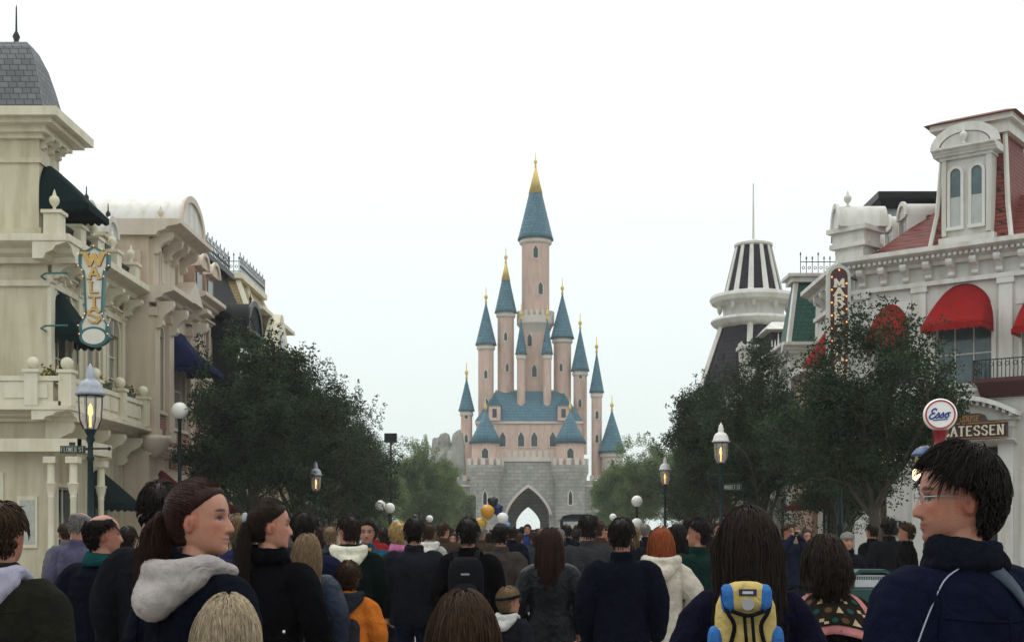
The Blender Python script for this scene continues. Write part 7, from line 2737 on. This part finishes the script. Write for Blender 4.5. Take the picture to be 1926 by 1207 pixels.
# camera held by the photographer
s_ = ph.scale[0]
a_ = -R(160)
cx2, cy2 = -.0 * s_, .27 * s_
CM = thing('camera', 'small black camera held up by the man near the right shops', 'camera', (ph.location.x - math.sin(a_) * .30 * s_, ph.location.y + math.cos(a_) * .30 * s_, 1.60 * s_), None, a_)
MB().box(FrF(0), -.065, .065, -.02, .02, -.04, .04).build('camera_body', darkpaint, CM, bevel=.006, raw=True)
lm = MB().lathe((0, 0, 0), [(.03, 0), (.03, .05), (.024, .055)], 14).build('lens', glass_dark, CM, smooth=True, raw=True)
lm.rotation_euler = (-PI / 2, 0, 0)
lm.location = (0, .02, 0)

# patterned shawl: a square cape folded over the shoulders, pink edge, dark field with shapes
sh = thing('patterned_shawl', 'dark patterned shawl with wide pink border on the curly-haired woman', 'shawl', tuple(w25.location), None, w25.rotation_euler[2], w25.scale[0])
v, f = [], []
NU, NV = 30, 16


def shawl_pt(u, t, o=0.0):
    """u across the back (-1..1), t from neck (0) to hem (1)"""
    ha = u * (.11 + .19 * t ** .6)
    drop = 1.475 - .09 * t ** .8 * (.4 + abs(u) ** 1.6) - .17 * t ** 1.25
    back = -.075 - .085 * math.sin(min(1, t * 1.15) * PI / 2) * (1 - .55 * abs(u) ** 2.2) - .012 * math.sin(u * 9 + t * 4) * t
    return (ha, back - o, drop)


def shawl_patch(mb, u0, u1, t0, t1, o, nu, nt_):
    b = len(mb.v)
    for oo in (o, o - .008):
        for j in range(nt_ + 1):
            for i in range(nu + 1):
                mb.v.append(shawl_pt(u0 + (u1 - u0) * i / nu, t0 + (t1 - t0) * j / nt_, oo))
    m_ = (nu + 1) * (nt_ + 1)
    for j in range(nt_):
        for i in range(nu):
            a = b + j * (nu + 1) + i
            mb.f.append((a, a + 1, a + nu + 2, a + nu + 1))
            mb.f.append((m_ + a, m_ + a + nu + 1, m_ + a + nu + 2, m_ + a + 1))
    ring = [b + i for i in range(nu + 1)] + [b + j * (nu + 1) + nu for j in range(1, nt_ + 1)] + [b + nt_ * (nu + 1) + i for i in range(nu - 1, -1, -1)] + [b + j * (nu + 1) for j in range(nt_ - 1, 0, -1)]
    for a, c in zip(ring, ring[1:] + ring[:1]):
        mb.f.append((a, m_ + a, m_ + c, c))
    return mb


def shawl_flat(mb, c, pts, o):
    """small flat motif lying on the shawl: polygon in (u,t)"""
    b = len(mb.v)
    for p in pts:
        mb.v.append(shawl_pt(c[0] + p[0], c[1] + p[1], o))
    mb.f.append(tuple(range(b, b + len(pts))))


shawl_patch(MB(), -1, 1, 0, 1, .0, 30, 16).build('border_cloth', clothmat((.50, .20, .20), .85), sh, smooth=True, raw=True)
shawl_patch(MB(), -.80, .80, 0, .80, .006, 26, 14).build('dark_field', clothmat((.020, .016, .012), .85), sh, smooth=True, raw=True)
cr1, tl1, br1 = clothmat((.42, .32, .20), .85), clothmat((.02, .07, .075), .85), clothmat((.10, .055, .03), .85)
circ = lambda r: [(r * math.cos(2 * PI * i / 14), r * .75 * math.sin(2 * PI * i / 14)) for i in range(14)]
tri = [(-.09, .07), (.09, .07), (0, -.08)]
sq = [(-.09, -.06), (.0, -.06), (.0, .01), (.09, .01), (.09, .07), (-.0, .07), (.0, .01), (-.09, .01)]
k_ = 0
for row, t in ((0, .68), (1, .44), (2, .20)):
    for i in range(7 - row):
        u = -.66 + i * 1.32 / (6 - row)
        mo, pt = ((cr1, tri), (tl1, circ(.08)), (cr1, sq), (tl1, circ(.075)), (br1, circ(.085)))[(i + row * 2) % 5]
        mbm = MB()
        shawl_flat(mbm, (u, t), pt, .012)
        mbm.build('motif', mo, sh, raw=True)

# ================================================================== HAZE: the damp air over the street
hz = MB().box(G, -720, 720, -1120, 170, -1.0, 49.5).build('haze', pm('tmp', (1, 1, 1)))
hz['kind'] = 'stuff'
m = bpy.data.materials.new('damp_air')
m.use_nodes = True
t = m.node_tree
for n in list(t.nodes):
    t.nodes.remove(n)
mo = t.nodes.new('ShaderNodeOutputMaterial')
pv = t.nodes.new('ShaderNodeVolumePrincipled')
pv.inputs['Color'].default_value = (.96, .99, .985, 1)
pv.inputs['Density'].default_value = 0.00042
pv.inputs['Anisotropy'].default_value = 0.2
t.links.new(pv.outputs[0], mo.inputs['Volume'])
hz.data.materials.clear()
hz.data.materials.append(m)

bpy.data.scenes.remove(WORK)
